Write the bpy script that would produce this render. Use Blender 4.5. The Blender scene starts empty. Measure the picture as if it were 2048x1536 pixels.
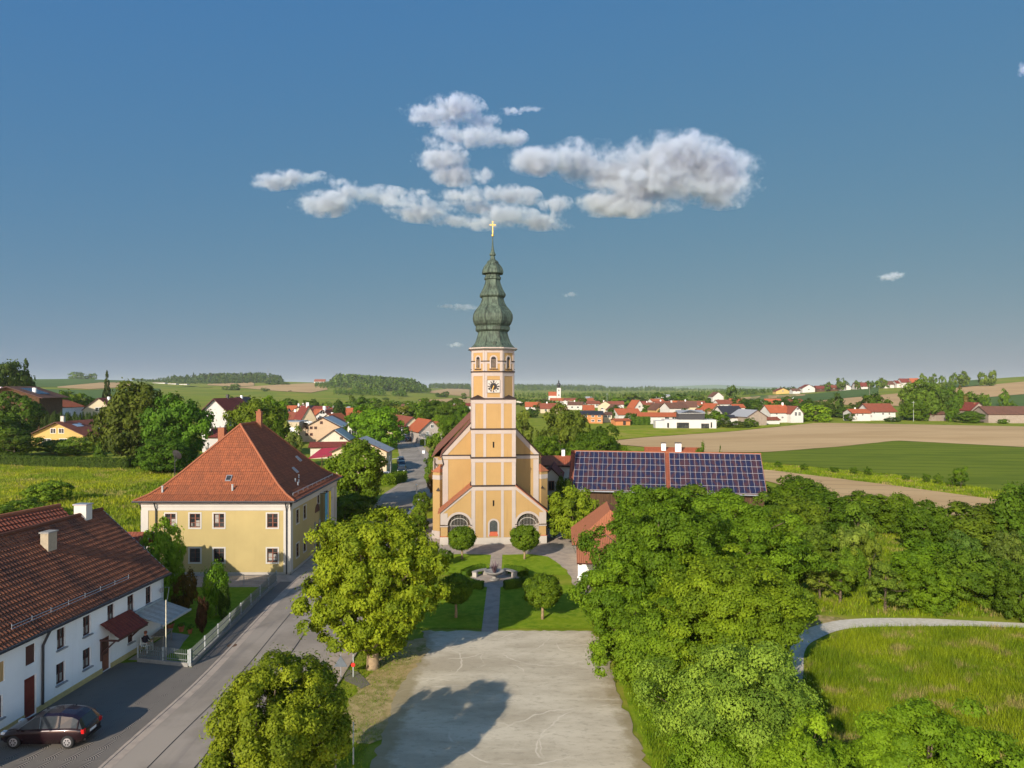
import bpy, bmesh, math, random
import numpy as np
from mathutils import Vector, Matrix, noise as mnoise
R = math.radians
S = bpy.context.scene
COL = S.collection
# ------------------------------------------------------------------ camera
H, HY, F, CX = 17.0, 775.0, 1420.0, 1024.0
cam = bpy.data.objects.new('camera', bpy.data.cameras.new('camera'))
COL.objects.link(cam); S.camera = cam
cam.location = (0, 0, H); cam.rotation_euler = (R(90), 0, 0)
cam.data.sensor_width = 36; cam.data.lens = 36*F/2048
cam.data.shift_y = 7/2048
cam.data.clip_end = 30000; cam.data.clip_start = .5
S.view_settings.view_transform = 'Standard'; S.view_settings.look = 'None'
S.view_settings.gamma = 1; S.view_settings.exposure = 0.5
S.render.engine = 'CYCLES'
cy = S.cycles
cy.use_denoising = True
try: cy.denoiser = 'OPENIMAGEDENOISE'
except Exception: pass
cy.max_bounces = 6; cy.diffuse_bounces = 3; cy.glossy_bounces = 2; cy.transmission_bounces = 3
cy.transparent_max_bounces = 8; cy.volume_bounces = 1
cy.volume_step_rate = 1.0; cy.sample_clamp_indirect = 6; cy.caustics_reflective = False; cy.caustics_refractive = False

# ------------------------------------------------------------------ projection helpers
def G(px, py):                     # point of the flat ground under a pixel
    Y = H*F/(py-HY); return ((px-CX)/F*Y, Y)
def X(px, Y): return (px-CX)/F*Y
def Z(py, Y): return H-(py-HY)*Y/F

# ------------------------------------------------------------------ terrain
YS = [150, 200, 260, 350, 500, 700, 1000, 1300, 1700, 2300, 3200, 5000, 8000, 12000]
PX = {  # image row of the ground at each distance, per column
 -900: [936, 888, 845, 812, 790, 772, 758, 750, 745, 748, 755, 765, 770, 775],
 0:    [936, 894, 856, 830, 812, 796, 776, 765, 758, 760, 766, 772, 776, 777],
 200:  [936, 895, 860, 836, 816, 800, 780, 767, 757, 760, 766, 772, 776, 777],
 400:  [936, 896, 866, 842, 820, 806, 790, 780, 773, 766, 762, 770, 776, 777],
 560:  [936, 896, 868, 844, 823, 808, 793, 782, 768, 761, 766, 772, 776, 777],
 700:  [936, 896, 868, 844, 823, 808, 794, 783, 772, 767, 770, 774, 776, 777],
 850:  [936, 896, 868, 844, 823, 809, 798, 791, 785, 779, 776, 776, 777, 777],
 1024: [936, 896, 868, 844, 823, 809.5, 799, 794, 790, 786, 781, 776, 776, 777],
 1300: [936, 896, 868, 844, 823, 809.5, 799, 794, 790, 786, 782, 778, 777, 777],
 1450: [936, 896, 867, 844, 820, 805, 793, 788, 785, 783, 781, 779, 777, 777],
 1600: [936, 895, 865, 843, 815, 798, 784, 783, 783, 783, 781, 779, 777, 777],
 1800: [936, 895, 862, 842, 813, 793, 770, 773, 777, 780, 781, 779, 777, 777],
 2048: [936, 895, 864, 846, 818, 788, 762, 750, 755, 762, 770, 775, 777, 777],
 2900: [936, 893, 862, 840, 810, 775, 745, 730, 735, 750, 765, 775, 777, 777]}
_pc = np.array(sorted(PX)); _ly = np.log(np.array([60]+YS, float))
_dev = np.array([[0]+[v-(HY+H*F/y) for v, y in zip(PX[p], YS)] for p in _pc], float)
_dev[np.abs(_dev) < 1.2] = 0
TPX = np.linspace(-1400, 3500, 197); TLY = np.linspace(math.log(60), math.log(12000), 150)
_t1 = np.array([np.interp(TLY, _ly, _dev[i]) for i in range(len(_pc))])
_T = np.array([np.interp(TPX, _pc, _t1[:, j]) for j in range(len(TLY))]).T
def _blur(a, ax, n):
    for _ in range(n):
        b = np.concatenate([a.take([0], ax), a, a.take([-1], ax)], ax)
        m = a.shape[ax]
        a = (b.take(range(0, m), ax)+2*b.take(range(1, m+1), ax)+b.take(range(2, m+2), ax))/4
    return a
_T = _blur(_blur(_T, 0, 8), 1, 10)
_T[:, TLY < math.log(125)] = 0
def tdev(px, Y):
    px = np.clip(np.asarray(px, float), TPX[0], TPX[-1]); ly = np.clip(np.log(np.maximum(Y, 60)), TLY[0], TLY[-1])
    a = (px-TPX[0])/(TPX[1]-TPX[0]); b = (ly-TLY[0])/(TLY[1]-TLY[0])
    i = np.clip(a.astype(int), 0, len(TPX)-2); j = np.clip(np.asarray(b).astype(int), 0, len(TLY)-2)
    a = a-i; b = b-j
    return (_T[i, j]*(1-a)*(1-b)+_T[i+1, j]*a*(1-b)+_T[i, j+1]*(1-a)*b+_T[i+1, j+1]*a*b)
def tz_px(px, Y): return -tdev(px, Y)*np.asarray(Y, float)/F
def tz(x, Y):
    return float(tz_px(np.array(CX+x/max(Y, 60)*F), np.array(max(Y, 60.0))))
_YR = np.exp(np.linspace(math.log(20), math.log(12000), 4000))
def ray(px, py):                   # where the sight line through a pixel meets the terrain
    p = HY+H*F/_YR+tdev(np.full(_YR.shape, px), _YR)
    k = np.nonzero(p <= py)[0]
    return float(_YR[k[0]]) if len(k) else None

# ------------------------------------------------------------------ mesh builder
class MB:
    def __init__(s): s.v = []; s.f = []; s.m = []; s.uv = []
    def face(s, pts, mat=0, uv=None):
        b = len(s.v); s.v += [tuple(p) for p in pts]; s.f.append(tuple(range(b, b+len(pts)))); s.m.append(mat)
        s.uv.append(uv if uv else [(0, 0)]*len(pts))
    def box(s, c, d, M=None, mat=0):
        x, y, z = c; a, b, e = d[0]/2, d[1]/2, d[2]/2
        P = [Vector((x+i*a, y+j*b, z+k*e)) for k in (-1, 1) for j in (-1, 1) for i in (-1, 1)]
        if M is not None: P = [M @ p for p in P]
        for q in ((0, 2, 3, 1), (4, 5, 7, 6), (0, 1, 5, 4), (2, 6, 7, 3), (0, 4, 6, 2), (1, 3, 7, 5)):
            s.face([P[i] for i in q], mat)
    def prism(s, poly, d0, d1, M, mat=0, cap=True):   # poly in (a,c), extruded along b of frame M
        A = [M @ Vector((a, d0, c)) for a, c in poly]; B = [M @ Vector((a, d1, c)) for a, c in poly]
        n = len(poly)
        for i in range(n):
            j = (i+1) % n; s.face([A[i], A[j], B[j], B[i]], mat)
        if cap: s.face(A[::-1], mat); s.face(B, mat)
    def tube(s, pts, rad, k=6, mat=0, cap=True):
        pts = [Vector(p) for p in pts]
        if not hasattr(rad, '__len__'): rad = [rad]*len(pts)
        rings = []
        for i, p in enumerate(pts):
            t = (pts[min(i+1, len(pts)-1)]-pts[max(i-1, 0)]).normalized()
            u = t.cross(Vector((0, 0, 1)) if abs(t.z) < .9 else Vector((1, 0, 0))).normalized(); w = t.cross(u)
            b = len(s.v)
            for j in range(k):
                a = 2*math.pi*j/k; s.v.append(tuple(p+(u*math.cos(a)+w*math.sin(a))*rad[i]))
            rings.append(b)
        for r0, r1 in zip(rings, rings[1:]):
            for j in range(k):
                l = (j+1) % k; s.f.append((r0+j, r0+l, r1+l, r1+j)); s.m.append(mat); s.uv.append([(0, 0)]*4)
        if cap:
            s.f.append(tuple(rings[0]+j for j in range(k))[::-1]); s.m.append(mat); s.uv.append([(0, 0)]*k)
            s.f.append(tuple(rings[-1]+j for j in range(k))); s.m.append(mat); s.uv.append([(0, 0)]*k)
    def lathe(s, prof, k=8, c=(0, 0), rot=0, mat=0, cap=True):
        rings = []
        for r, z in prof:
            b = len(s.v)
            for j in range(k):
                a = 2*math.pi*j/k+rot; s.v.append((c[0]+r*math.cos(a), c[1]+r*math.sin(a), z))
            rings.append(b)
        for i, (r0, r1) in enumerate(zip(rings, rings[1:])):
            for j in range(k):
                l = (j+1) % k; s.f.append((r0+j, r0+l, r1+l, r1+j)); s.m.append(mat)
                s.uv.append([(j, i), (j+1, i), (j+1, i+1), (j, i+1)])
        if cap:
            s.f.append(tuple(rings[-1]+j for j in range(k))); s.m.append(mat); s.uv.append([(0, 0)]*k)
            s.f.append(tuple(rings[0]+j for j in range(k))[::-1]); s.m.append(mat); s.uv.append([(0, 0)]*k)
    def wall(s, M, W, Hh, holes=(), depth=.14, mat=0, rmat=None):  # a wall sheet with real openings
        us = sorted({0, W, *[h[0] for h in holes], *[h[1] for h in holes]})
        vs = sorted({0, Hh, *[h[2] for h in holes], *[h[3] for h in holes]})
        for u0, u1 in zip(us, us[1:]):
            for v0, v1 in zip(vs, vs[1:]):
                um, vm = (u0+u1)/2, (v0+v1)/2
                if any(h[0] < um < h[1] and h[2] < vm < h[3] for h in holes): continue
                s.face([M @ Vector(p) for p in ((u0, 0, v0), (u1, 0, v0), (u1, 0, v1), (u0, 0, v1))], mat)
        r = mat if rmat is None else rmat
        for a0, a1, c0, c1 in holes:
            q = [(a0, c0), (a1, c0), (a1, c1), (a0, c1)]
            for i in range(4):
                (a, c), (e, g) = q[i], q[(i+1) % 4]
                s.face([M @ Vector(p) for p in ((a, 0, c), (e, 0, g), (e, -depth, g), (a, -depth, c))], r)
            s.face([M @ Vector((a, -depth-.03, c)) for a, c in q], r)
    def build(s, name, mats, parent=None, smooth=False, loc=None, rot=None):
        me = bpy.data.meshes.new(name); me.from_pydata(s.v, [], s.f)
        if not isinstance(mats, (list, tuple)): mats = [mats]
        for m in mats: me.materials.append(m)
        me.polygons.foreach_set('material_index', s.m)
        uv = me.uv_layers.new(name='UVMap')
        flat = [c for q in s.uv for p in q for c in p]
        uv.data.foreach_set('uv', flat)
        if smooth: me.polygons.foreach_set('use_smooth', [True]*len(s.f))
        me.update()
        o = bpy.data.objects.new(name, me); COL.objects.link(o)
        if parent: o.parent = parent
        if loc: o.location = loc
        if rot: o.rotation_euler = rot
        return o
def FR(o, u, n):       # wall frame: a along u, b outward along n, c up
    u = Vector(u).normalized(); n = Vector(n).normalized(); z = Vector((0, 0, 1)); o = Vector(o)
    return Matrix(((u.x, n.x, z.x, o.x), (u.y, n.y, z.y, o.y), (u.z, n.z, z.z, o.z), (0, 0, 0, 1)))
def tag(o, label=None, cat=None, group=None, kind=None):
    if label: o['label'] = label
    if cat: o['category'] = cat
    if group: o['group'] = group
    if kind: o['kind'] = kind
    return o
def thing(name, label, cat, loc=(0, 0, 0), rz=0, group=None):
    o = bpy.data.objects.new(name, None); COL.objects.link(o); o.location = loc; o.rotation_euler = (0, 0, rz)
    o.empty_display_size = .2
    return tag(o, label, cat, group)
def copy_tree(o, parent=None):
    c = o.copy(); COL.objects.link(c)
    if parent: c.parent = parent
    for ch in list(o.children): copy_tree(ch, c)
    return c

# ------------------------------------------------------------------ materials
def newmat(name):
    m = bpy.data.materials.new(name); m.use_nodes = True; nt = m.node_tree; nt.nodes.clear()
    o = nt.nodes.new('ShaderNodeOutputMaterial'); return m, nt, o
class NB:
    def __init__(s, nt): s.nt = nt
    def n(s, t, props=None, **inp):
        k = s.nt.nodes.new('ShaderNode'+t)
        for a, b in (props or {}).items(): setattr(k, a, b)
        for a, b in inp.items():
            a = a.replace('_', ' ')
            if a.startswith('i') and a[1:].isdigit(): sock = k.inputs[int(a[1:])]
            else: sock = k.inputs[a]
            s.put(sock, b)
        return k
    def put(s, sock, b):
        if isinstance(b, bpy.types.NodeSocket): s.nt.links.new(b, sock)
        elif isinstance(b, bpy.types.Node): s.nt.links.new(b.outputs[0], sock)
        else:
            if sock.type == 'RGBA' and len(b) == 3: b = (*b, 1)
            sock.default_value = b
    def math(s, op, a, b=0.0, c=None, clamp=False):
        k = s.nt.nodes.new('ShaderNodeMath'); k.operation = op; k.use_clamp = clamp
        s.put(k.inputs[0], a); s.put(k.inputs[1], b)
        if c is not None: s.put(k.inputs[2], c)
        return k.outputs[0]
    def vmath(s, op, a, b=None):
        k = s.nt.nodes.new('ShaderNodeVectorMath'); k.operation = op; s.put(k.inputs[0], a)
        if b is not None: s.put(k.inputs[1], b)
        return k
    def mix(s, f, a, b, blend='MIX'):
        k = s.nt.nodes.new('ShaderNodeMix'); k.data_type = 'RGBA'; k.blend_type = blend
        s.put(k.inputs[0], f); s.put(k.inputs[6], a); s.put(k.inputs[7], b); return k.outputs[2]
    def ramp(s, f, a, b):           # f mapped from a..b to 0..1
        k = s.n('MapRange', None, Value=f); k.inputs[1].default_value = a; k.inputs[2].default_value = b
        k.interpolation_type = 'SMOOTHSTEP'; return k.outputs[0]
    def noise(s, v, scale, detail=3, rough=.55):
        return s.n('TexNoise', None, Vector=v, Scale=scale, Detail=detail, Roughness=rough).outputs[0]
    def obj(s): return s.n('TexCoord').outputs['Object']
    def pos(s): return s.n('NewGeometry').outputs['Position']
    def xyz(s, v): return s.n('SeparateXYZ', None, Vector=v).outputs
    def stretch(s, v, sc): return s.vmath('MULTIPLY', v, sc).outputs[0]
    def bump(s, h, st=.3, d=.05): return s.n('Bump', None, Height=h, Strength=st, Distance=d).outputs[0]
    def bsdf(s, col, rough=.8, normal=None, metal=0, spec=.3):
        b = s.n('BsdfPrincipled', None, Roughness=rough, Metallic=metal)
        s.put(b.inputs['Base Color'], col); b.inputs['Specular IOR Level'].default_value = spec
        if normal is not None: s.put(b.inputs['Normal'], normal)
        return b.outputs[0]
def scl(c, k): return tuple(min(1, x*k) for x in c)
_mc = {}
def plain(name, col, rough=.6, metal=0, spec=.3):
    if name in _mc: return _mc[name]
    m, nt, o = newmat(name); b = NB(nt)
    v = b.noise(b.obj(), 6, 4)
    c = b.mix(b.ramp(v, .3, .7), scl(col, .88), scl(col, 1.08))
    nt.links.new(b.bsdf(c, rough, None, metal, spec), o.inputs[0]); _mc[name] = m; return m
def plaster(name, col, grime=.18):
    m, nt, o = newmat(name); b = NB(nt); P = b.obj()
    big = b.noise(P, .35, 5, .6); st = b.noise(b.stretch(P, (2.2, 2.2, .18)), 1.0, 4, .6); fine = b.noise(P, 14, 4)
    c = b.mix(b.ramp(big, .3, .75), scl(col, .93), scl(col, 1.05))
    c = b.mix(b.math('MULTIPLY', b.ramp(st, .52, .8), grime), c, scl(col, .55))
    z = b.xyz(P)[2]
    low = b.math('MULTIPLY', b.ramp(b.math('ADD', z, b.math('MULTIPLY', big, 1.2)), 1.3, .4), grime*1.2)
    c = b.mix(low, c, scl(col, .6))
    nt.links.new(b.bsdf(c, .9, b.bump(fine, .25, .02), 0, .1), o.inputs[0]); return m
def tiles(name, c1, c2, c3, row=.33, col=.24, dirt=.5, lines=.5):
    # roof tiles laid out in the roof's own metres (UV): courses, columns, odd tiles and moss stains
    m, nt, o = newmat(name); b = NB(nt)
    uv = b.n('TexCoord').outputs['UV']; P = b.obj()
    x, y, _ = b.xyz(uv)
    cell = b.n('CombineXYZ', None, X=b.math('FLOOR', b.math('DIVIDE', x, col)), Y=b.math('FLOOR', b.math('DIVIDE', y, row)))
    wn = b.n('TexWhiteNoise', {'noise_dimensions': '3D'}, Vector=cell.outputs[0]).outputs[0]
    big = b.noise(b.stretch(uv, (1, .35, 1)), .55, 6, .65); med = b.noise(uv, 2.2, 4, .6)
    c = b.mix(wn, c1, c2)
    c = b.mix(b.math('MULTIPLY', b.ramp(big, .45, .7), dirt), c, c3)
    c = b.mix(b.math('MULTIPLY', b.ramp(med, .55, .75), dirt*.6), c, scl(c3, .8))
    fr = b.math('FRACT', b.math('DIVIDE', y, row)); fc = b.math('FRACT', b.math('DIVIDE', x, col))
    gap = b.math('MULTIPLY', b.ramp(fr, .13, .03), lines)
    c = b.mix(gap, c, scl(c3, .45))
    h = b.math('ADD', b.math('MULTIPLY', fr, -.6), b.math('SINE', b.math('MULTIPLY', fc, 6.283)))
    nt.links.new(b.bsdf(c, .85, b.bump(h, .6, .03), 0, .2), o.inputs[0]); return m
def ground_mat(name, cols, scales, rough=.95, bumps=.4, bscale=12, stretch=(1, 1, 1), dist=.06, lines=None):
    m, nt, o = newmat(name); b = NB(nt); P = b.stretch(b.pos(), stretch)
    c = cols[0]
    for k, (cc, s) in enumerate(zip(cols[1:], scales)):
        c = b.mix(b.ramp(b.noise(b.vmath('ADD', P, (k*31.7, k*17.1, 0)).outputs[0], s, 6, .62), .42, .64), c, cc)
    if lines:      # wheel tracks / drill rows: angle, spacing, half width, strength
        x, y, _ = b.xyz(b.pos()); an, sp, hw, st = lines
        u = b.math('ADD', b.math('MULTIPLY', x, math.cos(an)), b.math('MULTIPLY', y, math.sin(an)))
        u = b.math('ADD', u, b.math('MULTIPLY', b.noise(b.pos(), .03, 2), 3.0))
        e = b.math('ABSOLUTE', b.math('SUBTRACT', b.math('FRACT', b.math('DIVIDE', u, sp)), .5))
        c = b.mix(b.math('MULTIPLY', b.math('MULTIPLY', b.ramp(e, hw, hw*.3), st), b.ramp(b.noise(b.pos(), .05, 3), .25, .6)), c, scl(cols[-1], .55))
    nt.links.new(b.bsdf(c, rough, b.bump(b.noise(P, bscale, 5, .7), bumps, dist), 0, .08), o.inputs[0]); return m
def leafmat(name, trans=.22, gain=1.0):
    m, nt, o = newmat(name); b = NB(nt)
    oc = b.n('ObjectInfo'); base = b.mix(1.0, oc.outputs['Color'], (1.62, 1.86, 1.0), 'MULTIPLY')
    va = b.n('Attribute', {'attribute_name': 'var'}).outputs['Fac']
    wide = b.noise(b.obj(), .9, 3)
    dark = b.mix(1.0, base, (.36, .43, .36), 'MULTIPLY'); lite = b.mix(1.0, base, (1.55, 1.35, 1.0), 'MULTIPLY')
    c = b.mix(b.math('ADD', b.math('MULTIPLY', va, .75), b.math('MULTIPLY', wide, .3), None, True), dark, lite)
    d = b.bsdf(c, .6, None, 0, .12)
    t = b.n('BsdfTranslucent', None, Color=b.mix(1.0, c, (1.15, 1.2, .4), 'MULTIPLY'))
    mx = b.n('MixShader', None, i0=trans, i1=d, i2=t)
    nt.links.new(mx.outputs[0], o.inputs[0]); return m
M = {}
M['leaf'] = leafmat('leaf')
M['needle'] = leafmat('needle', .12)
M['bark'] = ground_mat('bark', [(.10, .075, .05), (.2, .15, .1), (.05, .04, .03)], [3, 9], bscale=20)
M['barklight'] = ground_mat('bark_light', [(.3, .22, .13), (.22, .16, .1)], [4], bscale=20)
M['white'] = plaster('white_plaster', (.8, .795, .79), .15)
M['housewhite'] = plaster('house_white', (.52, .5, .47), .12)
M['white_trim'] = plaster('white_trim', (.37, .32, .285), .22)
M['rectwhite'] = plaster('rectory_white', (.46, .43, .385), .12)
M['church_yellow'] = plaster('church_yellow', (.352, .23, .096), .34)
M['rect_yellow'] = plaster('rectory_yellow', (.385, .30, .135), .12)
M['cream'] = plaster('cream_plaster', (.5, .41, .28)); M['beige'] = plaster('beige_plaster', (.52, .37, .25))
M['yell2'] = plaster('soft_yellow_plaster', (.48, .33, .12)); M['orange'] = plaster('orange_plaster', (.5, .2, .08))
M['greyp'] = plaster('grey_plaster', (.5, .47, .42)); M['plinth'] = plaster('plinth', (.42, .38, .33), .3)
M['oldwall'] = plaster('weathered_plaster', (.6, .53, .42), .6)
M['wood'] = ground_mat('weathered_wood', [(.24, .19, .15), (.34, .29, .24)], [2], bscale=8, stretch=(6, 6, .4))
M['darkwood'] = ground_mat('dark_wood', [(.07, .04, .025), (.12, .07, .04)], [2], bscale=8, stretch=(6, 6, .4))
M['honeywood'] = ground_mat('honey_wood', [(.5, .32, .15), (.4, .24, .1)], [2], bscale=8, stretch=(6, 6, .4))
M['tile_orange'] = tiles('orange_tiles', (.27, .086, .038), (.19, .062, .03), (.095, .042, .028), .30, .2, .5)
M['tile_farm'] = tiles('old_brown_tiles', (.26, .092, .045), (.165, .061, .034), (.05, .031, .026), .30, .22, .85)
M['tile_red'] = tiles('red_tiles', (.25, .075, .042), (.2, .06, .035), (.12, .045, .03), .36, .28, .4)
M['tile_bright'] = tiles('bright_red_tiles', (.40, .105, .042), (.34, .09, .038), (.22, .075, .038), .36, .28, .3)
M['tile_maroon'] = tiles('maroon_tiles', (.2, .045, .03), (.16, .035, .028), (.09, .03, .025), .36, .28, .4)
M['tile_brown'] = tiles('brown_tiles', (.16, .075, .05), (.12, .06, .04), (.07, .04, .03), .36, .28, .5)
M['tile_dark'] = tiles('dark_tiles', (.05, .048, .055), (.04, .038, .045), (.03, .03, .03), .36, .28, .3)
M['tile_chapel'] = tiles('fine_orange_tiles', (.38, .14, .07), (.33, .12, .06), (.24, .095, .055), .17, .16, .3, .3)
M['tile_church'] = tiles('church_roof_tiles', (.23, .095, .06), (.19, .08, .055), (.1, .055, .045), .3, .2, .5)
M['metal_roof'] = plain('sheet_metal_roof', (.38, .38, .38), .5, .2)
M['dkmetal'] = plain('dark_metal', (.045, .045, .05), .45, .3)
M['zinc'] = plain('zinc', (.35, .36, .38), .45, .5)
M['steel'] = plain('galvanised_steel', (.2, .22, .21), .45, .4)
M['whitemetal'] = plain('white_paint', (.36, .38, .37), .4)
M['brown'] = plain('brown_window_wood', (.21, .075, .045), .5)
M['dkbrown'] = plain('dark_brown_wood', (.08, .032, .025), .5)
M['wframe'] = plain('white_window_frame', (.78, .78, .76), .5)
M['ledge'] = plain('ledge_tile', (.028, .018, .015), .7)
M['curtain'] = plain('curtain_cloth', (.3, .28, .25), .9)
M['gold'] = plain('gold', (.85, .52, .12), .35, .8)
M['black'] = plain('black', (.015, .015, .016), .5)
M['stone'] = plain('granite', (.25, .235, .215), .8)
M['redsill'] = plain('red_sill', (.4, .09, .04), .8)
M['terracotta'] = plain('terracotta', (.42, .14, .06), .85)
M['brick'] = plain('brick_chimney', (.24, .095, .05), .9)
M['ivory'] = plain('ivory_paint', (.8, .72, .5), .5)
def glass():
    m, nt, o = newmat('window_glass'); b = NB(nt)
    c = b.mix(b.ramp(b.noise(b.obj(), .8, 2), .4, .6), (.018, .02, .022), (.05, .05, .048))
    nt.links.new(b.bsdf(c, .08, None, 0, .5), o.inputs[0]); return m
M['glass'] = glass()
def copper():
    m, nt, o = newmat('copper_patina'); b = NB(nt); P = b.obj()
    st = b.noise(b.stretch(P, (3, 3, .5)), 1.6, 6, .65); bl = b.noise(P, .9, 5, .6)
    c = b.mix(b.ramp(st, .35, .65), (.036, .052, .038), (.092, .13, .094))
    c = b.mix(b.math('MULTIPLY', b.ramp(bl, .5, .72), .75), c, (.025, .028, .023))
    x, y, _ = b.xyz(b.n('TexCoord').outputs['UV'])
    e = b.math('ABSOLUTE', b.math('SUBTRACT', b.math('FRACT', x), .5))
    c = b.mix(b.math('MULTIPLY', b.ramp(e, .455, .49), .6), c, (.03, .04, .03))
    nt.links.new(b.bsdf(c, .62, b.bump(st, .35, .03), .15, .3), o.inputs[0]); return m
M['copper'] = copper()
# ------------------------------------------------------------------ light: sun low behind the camera's left, clear blue sky
SUN_EL = R(23.5); sd = Vector((-.465, -.885, 0)).normalized()
sun_vec = Vector((sd.x*math.cos(SUN_EL), sd.y*math.cos(SUN_EL), math.sin(SUN_EL)))
sun = bpy.data.objects.new('sun', bpy.data.lights.new('sun', 'SUN')); COL.objects.link(sun)
sun.data.energy = 4.6; sun.data.angle = R(.55); sun.data.color = (1.0, .905, .77)
sun.rotation_euler = sun_vec.to_track_quat('Z', 'Y').to_euler(); sun.location = (-20, -40, 60)
W = bpy.data.worlds.new('World'); S.world = W; W.use_nodes = True
wn = W.node_tree; wn.nodes.clear(); b = NB(wn)
sky = wn.nodes.new('ShaderNodeTexSky'); sky.sky_type = 'NISHITA'; sky.sun_disc = False
sky.sun_elevation = SUN_EL; sky.sun_rotation = math.atan2(sd.x, sd.y)
sky.air_density = 1.0; sky.dust_density = .35; sky.ozone_density = 2.0; sky.altitude = 400
sx_, sy_, sz_ = b.xyz(sky.outputs[0])
ch = [b.math('MULTIPLY', b.math('POWER', b.math('MAXIMUM', b.math('MULTIPLY', v, .108), .002), p), a*.7*10) for v, a, p in ((sx_, .29, .69), (sy_, .322, .30), (sz_, .368, -.1))]
skc = b.n('CombineXYZ', None, X=ch[0], Y=ch[1], Z=ch[2]).outputs[0]
# added glow low in the sky behind the camera, fills the shaded walls
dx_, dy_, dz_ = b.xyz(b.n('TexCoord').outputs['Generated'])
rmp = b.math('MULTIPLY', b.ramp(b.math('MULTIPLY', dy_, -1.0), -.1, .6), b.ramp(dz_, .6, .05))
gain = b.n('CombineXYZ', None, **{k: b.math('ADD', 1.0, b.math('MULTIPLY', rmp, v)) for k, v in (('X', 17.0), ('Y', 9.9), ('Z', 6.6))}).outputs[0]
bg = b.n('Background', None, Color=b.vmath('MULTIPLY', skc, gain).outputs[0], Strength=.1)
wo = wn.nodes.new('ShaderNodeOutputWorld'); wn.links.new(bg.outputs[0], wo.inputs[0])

# ------------------------------------------------------------------ ground
M['ground'] = ground_mat('grass_ground', [(0.192, 0.24, 0.0144), (0.12, 0.18, 0.0108), (0.264, 0.264, 0.036)], [.08, .35], bscale=5, dist=.15)
M['lawn'] = ground_mat('lawn_ground', [(0.163, 0.247, 0.0091), (0.117, 0.202, 0.0078), (0.215, 0.286, 0.0182)], [.5, 1.7], bscale=40, dist=.03)
M['meadow'] = ground_mat('meadow_ground', [(0.24, 0.282, 0.0108), (0.168, 0.234, 0.0096), (0.312, 0.276, 0.048)], [.25, .12], bscale=8, dist=.15)
M['soil'] = ground_mat('light_soil', [(0.517, 0.351, 0.178), (0.564, 0.385, 0.201), (0.46, 0.305, 0.149)], [.02, .05], bscale=2, stretch=(.35, 1, 1), dist=.1, lines=(1.35, 5.5, .12, .5))
M['crop'] = ground_mat('green_crop', [(0.144, 0.184, 0.0161), (0.109, 0.149, 0.0126)], [.1], bscale=2.2, stretch=(.4, 1, 1), dist=.3, lines=(1.42, 7, .1, .7))
M['crop_far'] = ground_mat('far_green_crop', [(0.088, 0.143, 0.0352), (0.0726, 0.123, 0.0308)], [.008], bscale=.4, stretch=(.3, 1, 1), dist=.5, lines=(1.2, 24, .08, .6))
M['grass_far'] = ground_mat('far_meadow', [(0.19, 0.23, 0.0207), (0.132, 0.184, 0.0184), (0.241, 0.236, 0.0322)], [.006, .012], bscale=.3, dist=.4)
M['tan_far'] = ground_mat('far_stubble', [(0.493, 0.325, 0.157), (0.437, 0.28, 0.134)], [.01], bscale=.3, dist=.3, lines=(1.3, 20, .1, .5))
M['gravel_track'] = ground_mat('gravel_track', [(0.55, 0.495, 0.396), (0.462, 0.418, 0.33), (0.605, 0.55, 0.462)], [.6, 3], bscale=25, dist=.03)
M['path'] = ground_mat('paved_path', [(0.388, 0.319, 0.256), (0.306, 0.256, 0.213)], [1.2], bscale=30, dist=.02)
M['dirt'] = ground_mat('dry_verge', [(0.345, 0.253, 0.115), (0.184, 0.184, 0.0403), (0.414, 0.31, 0.149)], [.7, 2], bscale=20, dist=.05)
def asphalt():
    m, nt, o = newmat('asphalt'); b = NB(nt); P = b.pos()
    c = b.mix(b.ramp(b.noise(P, .25, 5, .6), .38, .62), (.245, .21, .17), (.32, .275, .225))
    c = b.mix(b.math('MULTIPLY', b.ramp(b.noise(b.stretch(P, (1.5, .1, 1)), .8, 3), .5, .7), .4), c, (.15, .135, .125))
    c = b.mix(b.math('MULTIPLY', b.ramp(b.noise(P, 1.7, 6, .7), .62, .72), .5), c, (.33, .3, .27))
    nt.links.new(b.bsdf(c, .9, b.bump(b.noise(P, 60, 3), .3, .01), 0, .15), o.inputs[0]); return m
M['asphalt'] = asphalt()
M['tar'] = plain('tar_seam', (.035, .033, .03), .7)
def cobble():      # granite setts laid in fans
    m, nt, o = newmat('cobble_setts'); b = NB(nt); P = b.pos(); x, y, _ = b.xyz(P)
    def fan(ox):
        fx = b.math('SUBTRACT', b.math('FRACT', b.math('ADD', b.math('DIVIDE', x, .95), ox)), .5)
        fy = b.math('FRACT', b.math('DIVIDE', y, .95))
        return b.math('SQRT', b.math('ADD', b.math('MULTIPLY', fx, fx), b.math('MULTIPLY', fy, fy)))
    d = b.math('MULTIPLY', fan(0), .95)
    ring = b.math('SINE', b.math('MULTIPLY', d, 6.283/.095))
    ang = b.noise(P, 22, 2)
    c = b.mix(b.ramp(b.math('ADD', ring, b.math('MULTIPLY', ang, 1.6)), -1.2, 1.6), (.085, .073, .061), (.195, .172, .146))
    c = b.mix(b.math('MULTIPLY', b.ramp(b.noise(P, .5, 5), .4, .65), .35), c, (.11, .095, .08))
    nt.links.new(b.bsdf(c, .85, b.bump(ring, .5, .02), 0, .25), o.inputs[0]); return m
M['cobble'] = cobble()
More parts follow.
